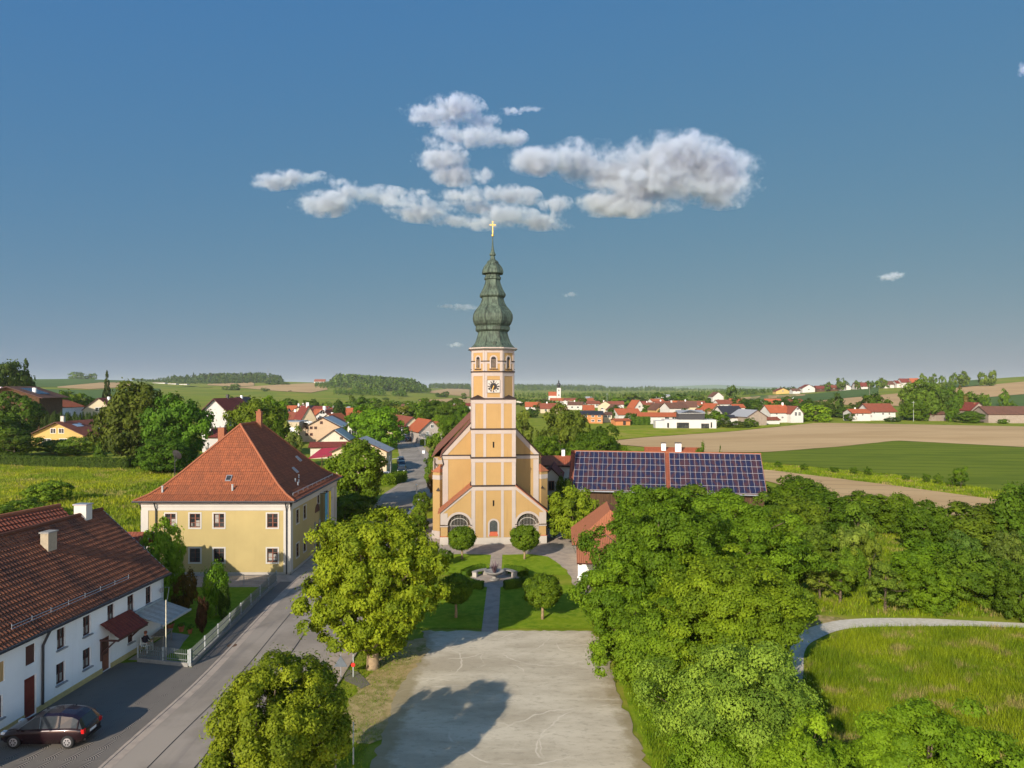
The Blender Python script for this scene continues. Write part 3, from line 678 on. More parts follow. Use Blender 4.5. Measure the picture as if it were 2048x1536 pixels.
# hedge quarter circles round the terrace
def hedge(name, label, pts, w, h, col, n=9000, leaf=.06, cat='hedge', group=None, seed=1, base=None):
    rng = np.random.default_rng(seed); pts = np.array(pts, float); seg = np.linalg.norm(np.diff(pts, axis=0), axis=1); cum = np.r_[0, np.cumsum(seg)]
    org = Vector((*pts[0], base if base is not None else tz(*pts[0])))
    s = rng.uniform(0, cum[-1], n); p = np.stack([np.interp(s, cum, pts[:, i]) for i in (0, 1)], 1)
    e = np.minimum(s+.3, cum[-1]); q = np.stack([np.interp(e, cum, pts[:, i])-np.interp(s-.3, cum, pts[:, i]) for i in (0, 1)], 1)
    q /= np.linalg.norm(q, axis=1, keepdims=True)+1e-9; nrm = np.stack([-q[:, 1], q[:, 0]], 1)
    f = rng.random(n); tot = w+2*h; u = f*tot
    lat = np.where(u < h, -w/2, np.where(u < h+w, u-h-w/2, w/2)); zz = np.where(u < h, u, np.where(u < h+w, h, tot-u))
    jit = .05*h+.02; lat = lat+rng.normal(size=n)*jit; zz = np.maximum(zz+rng.normal(size=n)*jit+.05*np.sin(s*2.3), .02)
    P = np.stack([p[:, 0]+nrm[:, 0]*lat-org.x, p[:, 1]+nrm[:, 1]*lat-org.y, zz], 1)
    Nn = np.stack([nrm[:, 0]*np.sign(lat), nrm[:, 1]*np.sign(lat), np.where((u > h) & (u < h+w), 1., 0)], 1)
    var = np.clip(.5+.25*np.sin(s*3)+.3*rng.normal(size=n)*.6, 0, 1)
    V, Fc, vv = leaf_cards(P, Nn, leaf, rng, var)
    # the dense inside of the hedge
    k = len(V); rows = []
    for a in range(len(pts)):
        d = pts[min(a+1, len(pts)-1)]-pts[max(a-1, 0)]; d /= np.linalg.norm(d); nn = np.array([-d[1], d[0]])*(w/2*.82)
        for sgn, z in ((-1, 0), (-1, h*.86), (1, h*.86), (1, 0)):
            rows.append((pts[a][0]+nn[0]*sgn-org.x, pts[a][1]+nn[1]*sgn-org.y, z))
    V = np.concatenate([V, np.array(rows)]); ff = []
    for a in range(len(pts)-1):
        for j in range(3): ff.append((k+a*4+j, k+a*4+j+1, k+a*4+5+j, k+a*4+4+j))
    ff += [(k, k+1, k+2, k+3), (k+len(pts)*4-4, k+len(pts)*4-3, k+len(pts)*4-2, k+len(pts)*4-1)]
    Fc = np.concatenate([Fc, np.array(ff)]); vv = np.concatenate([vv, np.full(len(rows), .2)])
    o = bpy.data.objects.new(name, mesh_np(name, V, Fc, vv, [M['leaf']])); COL.objects.link(o); o.location = org; o.color = (*col, 1)
    return tag(o, label, cat, group)
HG = 'low hedges around the fountain terrace'; HC = (.05, .085, .012)
for a0, a1, lb in ((20, 72, 'low curved hedge behind the bench nearer the chapel'), (108, 160, 'low curved hedge behind the bench nearer the road'),
                   (200, 252, 'low curved hedge edging the shaded front lawn by the path'), (288, 340, 'low curved hedge edging the sunny front lawn by the path')):
    hedge('low_hedge', lb, arc(FC, 2.95, a0, a1, 10), .55, .62, HC, 6000, .055, group=HG, seed=a0)
# ------------------------------------------------------------------ the church
def arch_pts(a0, a1, zs, r=None, n=12):     # springing at zs, half circle from a1 back to a0
    c, rr = (a0+a1)/2, (a1-a0)/2
    return [(c+rr*math.cos(math.pi*k/n), zs+(r or rr)*math.sin(math.pi*k/n)) for k in range(n+1)]
def arch_ring(mb, Mx, a0, a1, zs, w, d0, d1, n=14, mat=0, z0=None):
    A = arch_pts(a0, a1, zs, n=n); B = arch_pts(a0-w, a1+w, zs, n=n)
    if z0 is not None: A = [(a1, z0)]+A+[(a0, z0)]; B = [(a1+w, z0)]+B+[(a0-w, z0)]
    for (p, q), (r, s) in zip(zip(A, B), zip(A[1:], B[1:])):
        mb.prism([p, q, s, r], d0, d1, Mx, mat)
def bbar(mb, a0, a1, b0, b1, c0, c1, Mx, mat=0): mb.box(((a0+a1)/2, (b0+b1)/2, (c0+c1)/2), (a1-a0, b1-b0, c1-c0), Mx, mat)
CH = thing('church', 'yellow and white baroque church with a clock tower and green copper spire', 'church', (-2.0, 77.1, 0), R(4.0))
WT, YE, LG_ = M['white_trim'], M['church_yellow'], M['ledge']
TW = 2.39; TD = 4.78
FRONT = FR((-TW, 0, 0), (1, 0, 0), (0, -1, 0)); RIGHT = FR((TW, 0, 0), (0, 1, 0), (1, 0, 0)); LEFT = FR((-TW, TD, 0), (0, -1, 0), (-1, 0, 0)); BACK = FR((TW, TD, 0), (-1, 0, 0), (0, 1, 0))
mb = MB()
mb.wall(FRONT, 2*TW, 15.8, [(TW-.42, TW+.42, .95, 2.15), (TW-.09, TW+.09, 4.1, 4.75), (TW-.09, TW+.09, 10.45, 11.1)], .3)
for fr in (RIGHT, LEFT, BACK): mb.wall(fr, TD, 15.8)
mb.face([(-TW, 0, 15.8), (TW, 0, 15.8), (TW, TD, 15.8), (-TW, TD, 15.8)])
tw = mb.build('tower', YE, CH)
trim = MB(); led = MB(); LV = [0.72, 6.35, 9.4, 12.5, 15.78]
for fi, fr in enumerate((FRONT, RIGHT, LEFT, BACK)):
    d = .035
    for lo, hi in zip(LV, LV[1:]):
        for a0, a1 in ((0, .40), (1.28, 1.58), (3.2, 3.5), (4.38, 4.78)):
            e0 = -d if a0 == 0 else 0; e1 = d if a1 == 4.78 else 0
            bbar(trim, a0+e0, a1+e1, .002, d, lo+.004, hi-.52, fr)
        bbar(trim, -d, 4.78+d, .002, d+.02, hi-.52, hi-.09, fr)
        led = MB(); bbar(led, -.1, 4.88, .004, .13, hi-.09, hi+.03, fr); bbar(led, -.06, 4.84, .004, .08, hi+.03, hi+.07, fr); led.build('ledge', LG_, CH)
bbar(trim, TW-.62, TW-.43, .003, .05, .8, 2.15, FRONT); bbar(trim, TW+.43, TW+.62, .003, .05, .8, 2.15, FRONT)
arch_ring(trim, FRONT, TW-.43, TW+.43, 2.15, .19, .003, .05)
trim.build('tower_pilasters', WT, CH)
# niche-like front window: arched lattice with a red tiled sill
mb = MB(); mb.prism([(TW+.42, 1.35)]+arch_pts(TW-.42, TW+.42, 2.15)+[(TW-.42, 1.35)], .0, .012, FRONT, 0)
for k in range(-6, 7):
    for s in (-1, 1):
        a = TW+k*.14; p = FRONT @ Vector((a-s*.5, .03, 1.3)); q = FRONT @ Vector((a+s*.3, .03, 2.5))
        pts = []
        for t in np.linspace(0, 1, 30):
            aa = a-s*.5+s*.8*t; cc = 1.3+1.2*t
            inside = abs(aa-TW) < .4 and (1.38 < cc < 2.15 or (cc >= 2.15 and (aa-TW)**2+(cc-2.15)**2 < .16))
            if inside: pts.append((aa, cc))
        if len(pts) > 1: mb.tube([FRONT @ Vector((pts[0][0], .03, pts[0][1])), FRONT @ Vector((pts[-1][0], .03, pts[-1][1]))], .012, 4, 1)
w_ = mb.build('lattice_window', [M['glass'], M['steel']], CH)
mb = MB(); mb.face([FRONT @ Vector(p) for p in ((TW-.42, -.02, 1.36), (TW+.42, -.02, 1.36), (TW+.5, .09, .9), (TW-.5, .09, .9))]); mb.build('window_sill', M['redsill'], w_)
for c in (4.42, 10.78): mb = MB(); bbar(mb, TW-.09, TW+.09, -.25, -.2, c-.33, c+.33, FRONT); mb.build('slit_window', M['black'], CH)
# plinth along the tower foot and steps
mb = MB(); mb.box((0, .25, .36), (2*TW+.16, .74, .72)); mb.build('tower_plinth', M['plinth'], CH)
# octagon
def octo(ap, z): return [(ap/math.cos(R(22.5))*math.cos(R(22.5+45*k)), TD/2+ap/math.cos(R(22.5))*math.sin(R(22.5+45*k)), z) for k in range(8)]
AP = 2.33; side = 2*AP*math.tan(R(22.5))
mb = MB(); trim = MB(); led = MB(); lou = MB()
for k in range(8):
    A = octo(AP, 15.8); p, q = A[(k+1) % 8], A[k]
    n = ((p[0]+q[0])/2, (p[1]+q[1])/2-TD/2, 0); u = Vector((-n[1], n[0], 0)).normalized()
    o = Vector(p) if (Vector(q)-Vector(p)).dot(u) > 0 else Vector(q)
    fr = FR((o.x, o.y, 15.8), u, n); Hh = 5.3
    c = side/2; hw = .27
    mb.wall(fr, side, Hh, [(c-hw, c+hw, 3.35, 4.35)], .3)
    lou = MB(); led = MB()
    # arch heads: dark louvre with a white surround
    lou.prism([(c+hw, 3.35)]+arch_pts(c-hw, c+hw, 4.3)+[(c-hw, 3.35)], -.25 if False else -.28, -.2, fr, 0)
    lou.prism([(c+hw, 4.3)]+arch_pts(c-hw, c+hw, 4.3)+[(c-hw, 4.3)], .004, .012, fr, 0)
    for z in np.arange(3.42, 4.4, .13): bbar(lou, c-hw+.02, c+hw-.02, -.2, -.1, z, z+.05, fr, 1)
    arch_ring(trim, fr, c-hw, c+hw, 4.3, .16, .003, .05, 10, z0=3.25)
    bbar(trim, 0, .27, .003, .04, 0, 5.3, fr); bbar(trim, side-.27, side, .003, .04, 0, 5.3, fr)
    for z0, z1 in ((0, .12), (2.45, 2.85), (4.0, 4.12), (5.0, 5.3)):
        if z0 == 4.0:
            bbar(trim, .27, c-hw-.16, .003, .04, z0-.2, z0, fr); bbar(trim, c+hw+.16, side-.27, .003, .04, z0-.2, z0, fr)
        else: bbar(trim, .27, side-.27, .003, .042, z0, z1, fr)
    for z in (2.86, ): bbar(led, -.03, side+.03, .004, .12, z, z+.13, fr)
    led.build('ledge', LG_, CH); led = MB(); bbar(led, -.03, c-hw-.17, .004, .09, 4.02, 4.12, fr); led.build('ledge', LG_, CH); led = MB(); bbar(led, c+hw+.17, side+.03, .004, .09, 4.02, 4.12, fr)
    led.build('ledge', LG_, CH)
    led = MB(); bbar(led, c-hw-.2, c+hw+.2, .004, .13, 3.17, 3.25, fr); led.build('belfry_sill', LG_, CH); lou.build('belfry_louvre', [M['black'], M['wood']], CH)
mb.build('belfry', YE, CH); trim.build('belfry_trim', WT, CH)
mb = MB()
for a0, a1, z0, z1 in ((AP+.02, AP+.12, 21.0, 21.1), (AP+.12, AP+.32, 21.1, 21.25)):
    A, B_ = octo(a0, z0), octo(a1, z1)
    for k in range(8): mb.face([A[k], A[(k+1) % 8], B_[(k+1) % 8], B_[k]])
A, B_ = octo(AP+.32, 21.25), octo(AP+.32, 21.38)
for k in range(8): mb.face([A[k], A[(k+1) % 8], B_[(k+1) % 8], B_[k]])
mb.build('cornice', WT, CH)
# corner broaches where square turns to octagon
mb = MB()
for sx in (-1, 1):
    for yy in (0, TD):
        cx_, cyy = sx*TW, yy; s2 = 1 if yy == 0 else -1; t = .97
        mb.face([(cx_, cyy, 15.86), (cx_-sx*1.38, cyy, 15.86), (cx_-sx*.7, cyy+s2*.7, 16.2)]); mb.face([(cx_, cyy, 15.86), (cx_, cyy+s2*1.38, 15.86), (cx_-sx*.7, cyy+s2*.7, 16.2)])
mb.build('broaches', M['ledge'], CH)
# spire profile, bottom to top (half width, height)
pr = [(1415, 272), (1408, 262), (1385, 232), (1360, 210), (1330, 192), (1280, 175), (1240, 164), (1212, 159), (1205, 172), (1190, 187), (1160, 188), (1150, 178), (1143, 182), (1125, 200), (1090, 214), (1055, 220), (1020, 216), (985, 200), (955, 176), (925, 152), (890, 133), (855, 121), (825, 115), (818, 130), (805, 142), (790, 141), (770, 130), (740, 114), (700, 97), (660, 83), (622, 77), (614, 90), (598, 90), (588, 78), (562, 77), (552, 114), (540, 116), (515, 112), (485, 100), (455, 78), (438, 62), (430, 63), (420, 58), (405, 44), (388, 29), (350, 22), (342, 34), (330, 34), (305, 21), (270, 13), (220, 8), (130, 4)]
mb = MB(); mb.lathe([(w*.0099/math.cos(R(22.5)), 35.19-.0099*z) for z, w in pr], 8, (0, TD/2), R(22.5))
sp = mb.build('spire', M['copper'], CH)
mb = MB()     # standing seams on the copper ribs
for k in range(8):
    a = R(22.5+45*k)
    mb.tube([((w*.0099/math.cos(R(22.5))+.01)*math.cos(a), TD/2+(w*.0099/math.cos(R(22.5))+.01)*math.sin(a), 35.19-.0099*z) for z, w in pr[:44]], .03, 4)
mb.box((0.1, .33, 21.85), (.3, .2, .4))
mb.build('ribs', M['copper'], sp)
mb = MB(); mb.lathe([(.02, 33.85), (.1, 33.9), (.15, 34.03), (.1, 34.16), (.02, 34.2)], 10, (0, TD/2)); mb.build('ball', M['gold'], CH, smooth=True)
mb = MB(); mb.box((0, TD/2, 34.85), (.09, .05, 1.45)); mb.box((0, TD/2, 35.2), (.56, .05, .09))
for sx in (-.28, .28): mb.box((sx, TD/2, 35.2), (.09, .055, .17))
mb.box((0, TD/2, 35.55), (.17, .055, .09)); mb.box((0, TD/2, 34.5), (.18, .056, .06)); mb.build('cross', M['gold'], CH)
# clock
ck = FR((0, TD/2-AP, 17.12), (1, 0, 0), (0, -1, 0))
mb = MB(); bbar(mb, -.7, .7, .005, .05, -.7, .7, ck); clk = mb.build('clock', M['rectwhite'], CH)
mb = MB()
for a, c, e, g in ((-.72, .72, -.72, -.68), (-.72, .72, .68, .72)): bbar(mb, a, c, .005, .062, e, g, ck)
for a, c in ((-.72, -.68), (.68, .72)): bbar(mb, a, c, .005, .062, -.68, .68, ck)
mb.prism([(.38*math.cos(R(k*10)), .38*math.sin(R(k*10))) for k in range(36)], .05, .06, ck)
bar = lambda m_, cx_, cz, ang, l, w, d0=.05, d1=.06: m_.prism([(cx_+(x*math.cos(ang)-z*math.sin(ang)), cz+(x*math.sin(ang)+z*math.cos(ang))) for x, z in ((-w/2, -l/2), (w/2, -l/2), (w/2, l/2), (-w/2, l/2))], d0, d1, ck)
ROM = ['XII', 'I', 'II', 'III', 'IIII', 'V', 'VI', 'VII', 'VIII', 'IX', 'X', 'XI']
for k, num in enumerate(ROM):
    th = -R(30*k); wd = {'I': .05, 'V': .09, 'X': .09}; tot = sum(wd[c] for c in num); xx = -tot/2
    for c in num:
        m_ = xx+wd[c]/2; xx += wd[c]
        def put(ox, oz, ang, l, w):
            X0, Z0 = m_+ox, .52+oz
            bar(mb, X0*math.cos(th)-Z0*math.sin(th), X0*math.sin(th)+Z0*math.cos(th), th+ang, l, w)
        if c == 'I': put(0, 0, 0, .24, .045)
        if c == 'V': put(-.016, 0, .2, .24, .045); put(.016, 0, -.2, .24, .035)
        if c == 'X': put(0, 0, .36, .25, .045); put(0, 0, -.36, .25, .035)
mb.build('clock_dial', M['black'], clk)
mb = MB()
for hh, l, w in ((-R(203), .42, .05), (-R(200), .6, .035)):
    dx, dz = -math.sin(hh), math.cos(hh); bar(mb, dx*l*.35, dz*l*.35, hh, l, w, .07 if l < .5 else .09, .08 if l < .5 else .1)
mb.prism([(.05*math.cos(R(k*30)), .05*math.sin(R(k*30))) for k in range(12)], .06, .11, ck)
mb.build('clock_hands', M['gold'], clk)
# nave: gabled facade set back behind the tower
NF = 3.03; xl, xr, ez, az = -5.6, 5.25, 9.5, 15.4; xm = (xl+xr)/2
NFR = FR((0, NF, 0), (1, 0, 0), (0, -1, 0))
mb = MB(); mb.prism([(xl, 0), (xr, 0), (xr, ez), (xm, az), (xl, ez)], -.5, 0, NFR)
mb.box(((xl+xr)/2, NF+14, ez/2), (xr-xl-.02, 27, ez))
mb.box(((xl+xr)/2, NF+18, 4.15), (xr-xl+2.6, 17, 8.3))
mb.build('nave', YE, CH)
trim = MB(); led = MB(); sl = (az-ez)/(xm-xl)
for s, x0 in ((1, xl), (-1, xr)):
    # rake band, corner pilaster, string course
    trim.prism([(x0, ez), (xm, az), (xm, az-.75), (x0, ez-.62)] if s > 0 else [(x0, ez), (x0, ez-.62), (xm, az-.75), (xm, az)], .003, .05, NFR)
    a, c = sorted((x0, x0+s*.62)); bbar(trim, a, c, .003, .045, 0, ez-.62, NFR)
    a, c = sorted((x0+s*.0, s*-TW)); 
    bbar(trim, a, c, .004, .055, 8.95, 9.32, NFR); bbar(led, a-.05*(s > 0), c+.05*(s < 0), .004, .12, 9.32, 9.44, NFR)
    led.prism([(x0-s*.12, ez-.1), (xm, az+.03), (xm, az+.13), (x0-s*.12, ez+.02)], -.1, .1, NFR)
trim.build('facade_trim', WT, CH); trim = MB()
for y0 in (10, 14, 18, 22, 26):      # pilasters along the nave's flank
    bbar(trim, xl-1.36, xl-1.29, -y0-.5, -y0, 0, 8.0, FR((0, 0, 0), (1, 0, 0), (0, -1, 0)))
bbar(trim, xl-1.37, xl-1.29, -13.0+.003, -12.2, 0, 8.2, FR((0, 0, 0), (1, 0, 0), (0, -1, 0)))
WF = FR((0, NF+9.5, 0), (1, 0, 0), (0, -1, 0))
bbar(trim, xl-1.3, xl-.85, .003, .05, .9, 8.2, WF); bbar(trim, xl-1.35, xl-.02, .003, .06, 7.4, 7.9, WF)
trim.build('nave_trim', WT, CH); led.build('nave_ledges', LG_, CH)
mb = MB(); bbar(mb, xl-1.36, xl-.02, .003, .09, 0, .9, WF); bbar(mb, xl-1.45, xl-.3, .09, .14, .86, .92, WF, 0); mb.build('nave_plinth', M['plinth'], CH)
def slope(mb, A, B, C, D, th=.12, mat=0, mat2=None):    # A-B eave, D-C ridge; uv in metres; thick slab
    A, B, C, D = map(Vector, (A, B, C, D)); u = (B-A).normalized(); n = (B-A).cross(D-A).normalized(); v = n.cross(u)
    uv = [((p-A).dot(u), (p-A).dot(v)) for p in (A, B, C, D)]
    if n.z < 0: n = -n
    lo = [p-n*th for p in (A, B, C, D)]
    mb.face([A, B, C, D], mat, uv)
    m2 = mat if mat2 is None else mat2
    mb.face(lo[::-1], m2)
    P = [A, B, C, D]
    for i in range(4): j = (i+1) % 4; mb.face([P[i], lo[i], lo[j], P[j]], m2)
mb = MB(); yb = NF+27.5
for s, x0 in ((1, xl), (-1, xr)):
    o = .35; slope(mb, (x0-s*o, NF+.0, ez-o*sl), (x0-s*o, NF+9.3, ez-o*sl), (xm, NF+9.3, az+.02), (xm, NF+.0, az+.02))
    o = 1.65; slope(mb, (x0-s*o, NF+9.302, ez-o*sl+.6), (x0-s*o, yb, ez-o*sl+.6), (xm, yb, az+.04), (xm, NF+9.302, az+.04))
mb.build('nave_roof', M['tile_church'], CH)
# buttresses with little tiled caps
for k, (bx, by, rz_) in enumerate(((xl-.15, NF+.2, .65), (xr+.1, NF+.2, -.65))):
    q = Matrix.Translation((bx, by, 0)) @ Matrix.Rotation(-rz_ if k == 0 else -rz_, 4, 'Z')
    s = -1 if k == 0 else 1
    mb = MB(); mb.box((s*.4, 0, 3.75), (1.0, .8, 7.5), q); bt = mb.build('buttress', YE, CH)
    mb = MB(); mb.box((s*.4, 0, 6.9), (1.04, .84, .5), q); mb.build('buttress_band', WT, bt); mb = MB(); mb.box((s*.42, 0, .45), (1.14, .94, .9), q); mb.build('buttress_foot', WT, bt)
    mb = MB()
    P = [q @ Vector((s*.4+a*.62, b_*.52, 7.5)) for a, b_ in ((-1, -1), (1, -1), (1, 1), (-1, 1))]; ap_ = [q @ Vector((s*-.1, b_*.3, 8.35)) for b_ in (-1, 1)]
    mb.face([P[0], P[1], ap_[0]]); mb.face([P[1], P[2], ap_[1], ap_[0]]); mb.face([P[2], P[3], ap_[1]]); mb.face([P[3], P[0], ap_[0], ap_[1]]); mb.face(P[::-1])
    mb.build('buttress_cap', M['tile_chapel'], bt)
mb = MB()
for z in (5.4, ):
    mb.face([(xl-.75, NF-.1, z), (xl-.25, NF-.35, z), (xl-.48, NF-.12, z+.4)]); mb.face([(xr+.2, NF-.3, z+.2), (xr+.6, NF-.2, z+.2), (xr+.4, NF-.1, z+.5)])
mb.build('niche_cap', M['ledge'], CH)
# porch arms beside the tower: lean-to roofs over wide arches
PW = 5.72
for s in (-1, 1):
    Pf = FR((0, 0, 0), (1, 0, 0), (0, -1, 0))
    a_in, a_out = s*TW, s*PW
    top = lambda a: 6.35-(abs(a)-TW)*(6.35-3.62)/(PW-TW)
    c0, c1 = sorted((s*2.5, s*4.98)); c0 += .0; zs = 2.05; rr_ = (c1-c0)/2; cc = (c0+c1)/2
    mb = MB(); xs = sorted({a_in, a_out, c0, c1, *[cc+rr_*math.cos(math.pi*k/16) for k in range(17)]})
    for x0, x1 in zip(xs, xs[1:]):
        lo = lambda a: zs+math.sqrt(max(0, rr_*rr_-(a-cc)**2)) if c0-1e-6 <= a <= c1+1e-6 else 0
        l0, l1 = lo(x0), lo(x1); mid = (x0+x1)/2
        if not c0 < mid < c1: l0 = l1 = 0
        mb.prism([(x0, l0), (x1, l1), (x1, top(x1)), (x0, top(x0))], -.45, -.0, Pf)
    # pier below springing is part of the strips; side wall
    xo = s*PW
    mb.box((xo-s*.2, NF/2+.22, 1.81), (.4, NF-.46, 3.6))
    pw = mb.build('porch', YE, CH)
    trim = MB(); 
    arch_ring(trim, Pf, c0, c1, zs, .24, .003, .05, 16)
    lw = sorted((a_out, s*4.98))
    bbar(trim, lw[0]-(.03 if s < 0 else 0), lw[1]+(.03 if s > 0 else 0), .003, .045, 2.16, 3.4, Pf)
    bbar(trim, lw[0]-.06, lw[1]+.06, .003, .09, 1.92, 2.05, Pf)
    iw = sorted((a_in, s*2.5)); bbar(trim, iw[0]-.06, iw[1]+.06, .003, .09, 1.92, 2.05, Pf)
    t0, t1 = top(a_in), top(a_out)
    trim.prism([(a_in, t0), (a_out, t1), (a_out, t1-.42), (a_in, t0-.45)] if s > 0 else [(a_out, t1), (a_in, t0), (a_in, t0-.45), (a_out, t1-.42)], .003, .05, Pf)
    trim.build('porch_trim', WT, pw)
    mb = MB(); bbar(mb, lw[0]-.08, lw[1]+.08, -.4, .1, 0, .85, Pf); bbar(mb, lw[0]-.1, lw[1]+.1, -.4, .12, .85, .9, Pf, 1); mb.build('porch_pedestal', [M['plinth'], M['redsill']], pw)
    mb = MB(); bbar(mb, lw[0]-.05, lw[1]+.05, .003, .1, 2.05, 2.13, Pf); bbar(mb, iw[0]-.05, iw[1]+.05, .003, .1, 2.05, 2.13, Pf); mb.build('porch_ledge', LG_, pw)
    mb = MB(); o = .32; dz = (6.35-3.62)/(PW-TW)
    slope(mb, (s*(PW+o), -.22, 3.62-o*dz+.06), (s*(PW+o), NF, 3.62-o*dz+.06), (s*TW, NF, 6.41), (s*TW, -.22, 6.41), .1)
    mb.build('porch_roof', M['tile_chapel'], pw)
    # inside: arched door window on the nave wall behind an iron grille
    mb = MB(); Nf2 = FR((0, NF, 0), (1, 0, 0), (0, -1, 0))
    mb.prism([(cc+.85, .3)]+arch_pts(cc-.85, cc+.85, 1.9)+[(cc-.85, .3)], .006, .03, Nf2)
    for k in range(-4, 5): bbar(mb, cc+k*.19-.012, cc+k*.19+.012, .03, .05, .3, 2.6-abs(k)*.08, Nf2, 1)
    for z in (.8, 1.35, 1.9, 2.3): bbar(mb, cc-.83, cc+.83, .03, .052, z-.015, z+.015, Nf2, 1)
    arch_ring(mb, Nf2, cc-.85, cc+.85, 1.9, .12, .006, .06, 12, 2, .3)
    mb.build('porch_window', [M['glass'], M['steel'], WT], pw)
    mb = MB()
    for k in range(-7, 8):
        a = cc+k*.16; z1 = zs+math.sqrt(max(0, rr_**2-(a-cc)**2)); mb.tube([(a, .25, .1), (a, .25, z1)], .013, 4)
    for z in (.4, 1.2, 1.98): mb.tube([(c0, .25, z), (c1, .25, z)], .022, 4)
    mb.tube([(cc+.95*math.cos(math.pi*k/14), .25, zs+.75*math.sin(math.pi*k/14)) for k in range(15)], .03, 5)
    mb.build('grille', M['rectwhite'], pw)
    mb = MB(); mb.box((s*(TW+PW)/2, NF/2, .06), (PW-TW-.1, NF-.1, .12)); mb.build('porch_floor', M['path'], pw)
# drainpipe on the facade corner
mb = MB(); mb.tube([(xl-.1, NF+.0, 9.3), (xl-.02, NF-.08, 8.9), (xl+.1, NF-.1, 8.4), (xl-.15, NF-.12, 7.9)], .07, 6); mb.tube([(xl-1.2, NF+9.3, 7.5), (xl-.3, NF+3, 7.2), (xl-.05, NF-.05, 7.3)], .05, 6); mb.build('drainpipe', M['dkmetal'], CH)
# ------------------------------------------------------------------ windows
def window(parent, fr, a, c, w, h, frame='brown', surround=None, sill=None, mull=(2, 3), dep=.12, sw=.12, proud=.03, arch=False, curtain=None):
    """window > pane, surround, sill, set in frame fr with its centre at (a, c)"""
    fw = .055
    mb = MB(); bbar(mb, a-w/2, a+w/2, -dep, -dep+.06, c-h/2, c-h/2+fw, fr); bbar(mb, a-w/2, a+w/2, -dep, -dep+.06, c+h/2-fw, c+h/2, fr)
    bbar(mb, a-w/2, a-w/2+fw, -dep, -dep+.06, c-h/2+fw, c+h/2-fw, fr); bbar(mb, a+w/2-fw, a+w/2, -dep, -dep+.06, c-h/2+fw, c+h/2-fw, fr)
    for k in range(1, mull[0]):
        x = a-w/2+w*k/mull[0]; bbar(mb, x-.04, x+.04, -dep, -dep+.055, c-h/2+fw, c+h/2-fw, fr)
    for k in range(1, mull[1]):
        z = c-h/2+h*k/mull[1]; bbar(mb, a-w/2+fw, a+w/2-fw, -dep, -dep+.04, z-.018, z+.018, fr)
    o = mb.build('window', M[frame], parent)
    mb = MB(); mb.face([fr @ Vector(p) for p in ((a-w/2, -dep+.015, c-h/2), (a+w/2, -dep+.015, c-h/2), (a+w/2, -dep+.015, c+h/2), (a-w/2, -dep+.015, c+h/2))])
    mb.build('pane', M['glass'], o)
    if curtain:
        mb = MB()
        for x0, x1, z0, z1 in curtain: bbar(mb, a-w/2+x0*w, a-w/2+x1*w, -dep+.018, -dep+.024, c-h/2+z0*h, c-h/2+z1*h, fr)
        mb.build('curtain', M['curtain'], o)
    if surround:
        mb = MB(); s = sw
        bbar(mb, a-w/2-s, a+w/2+s, .002, proud, c+h/2, c+h/2+s, fr); bbar(mb, a-w/2-s, a+w/2+s, .002, proud+.02, c-h/2-s, c-h/2, fr)
        bbar(mb, a-w/2-s, a-w/2, .002, proud, c-h/2, c+h/2, fr); bbar(mb, a+w/2, a+w/2+s, .002, proud, c-h/2, c+h/2, fr)
        mb.build('surround', M[surround], o)
    if sill:
        mb = MB(); bbar(mb, a-w/2-.08, a+w/2+.08, .002, .12, c-h/2-.07, c-h/2, fr); mb.build('sill', M[sill], o)
    return o
def courses(mb, quad, row=.33, lip=.035, mat=0):
    """a roof face A(eave left) B(eave right) C D(ridge) laid in overlapping courses"""
    A, B, C, D = map(Vector, quad); n = (B-A).cross(D-A).normalized()
    if n.z < 0: n = -n
    L = ((D-A).cross((B-A).normalized())).length; N = max(1, int(L/row)); u = (B-A).normalized()
    for k in range(N):
        t0, t1 = k/N, (k+1)/N
        a, b_, c, d = A.lerp(D, t0), B.lerp(C, t0), B.lerp(C, t1), A.lerp(D, t1)
        a2, b2 = a+n*lip, b_+n*lip
        v0, v1 = L*t0, L*t1
        us = [(p-A).dot(u) for p in (a, b_, c, d)]
        mb.face([a2, b2, c, d], mat, [(us[0], v0), (us[1], v0), (us[2], v1-.005), (us[3], v1-.005)])
        mb.face([a, b_, b2, a2], mat, [(us[0], v0), (us[1], v0), (us[1], v0), (us[0], v0)])
# ------------------------------------------------------------------ the yellow rectory with its bell-cast hipped roof
x0, x1, y0, y1 = -33.6, -20.1, 64.4, 81.2; Wd, Dp, EH = x1-x0, y1-y0, 6.75
RC = thing('rectory', 'large yellow two-storey rectory with a tall orange hipped roof', 'house', (x0, y0, 0))
ff = FR((0, 0, 0), (1, 0, 0), (0, -1, 0)); fr_ = FR((Wd, 0, 0), (0, 1, 0), (1, 0, 0)); fl = FR((0, Dp, 0), (0, -1, 0), (-1, 0, 0)); fb = FR((Wd, Dp, 0), (-1, 0, 0), (0, 1, 0))
px2a = lambda px: X(px, y0)-x0
ups = [px2a(p) for p in (341, 390, 438, 545)]; Wn, Hn = .96, 1.26; cu, cl_ = 4.93, 1.78
front = [(a, cu) for a in ups]+[(a, cl_) for a in ups]
sidew = []
for p, zc in ((595, cu), (609.5, cu)): 
    Yw = x1*F/(p-CX); sidew += [(Yw-y0, cu), (Yw-y0, cl_)]
sidew += [(9.3, 5.6), (12.6, 5.3), (14.6, 5.4), (14.6, 1.6), (11.4, 1.5)]
hb = lambda L, w, h: [(a-w/2, a+w/2, c-h/2, c+h/2) for a, c in L]
mb = MB(); mb.wall(ff, Wd, EH, hb(front, Wn, Hn), .14); mb.wall(fr_, Dp, EH, hb(sidew, .9, 1.26), .14); mb.wall(fl, Dp, EH); mb.wall(fb, Wd, EH)
mb.build('wall', M['rect_yellow'], RC)
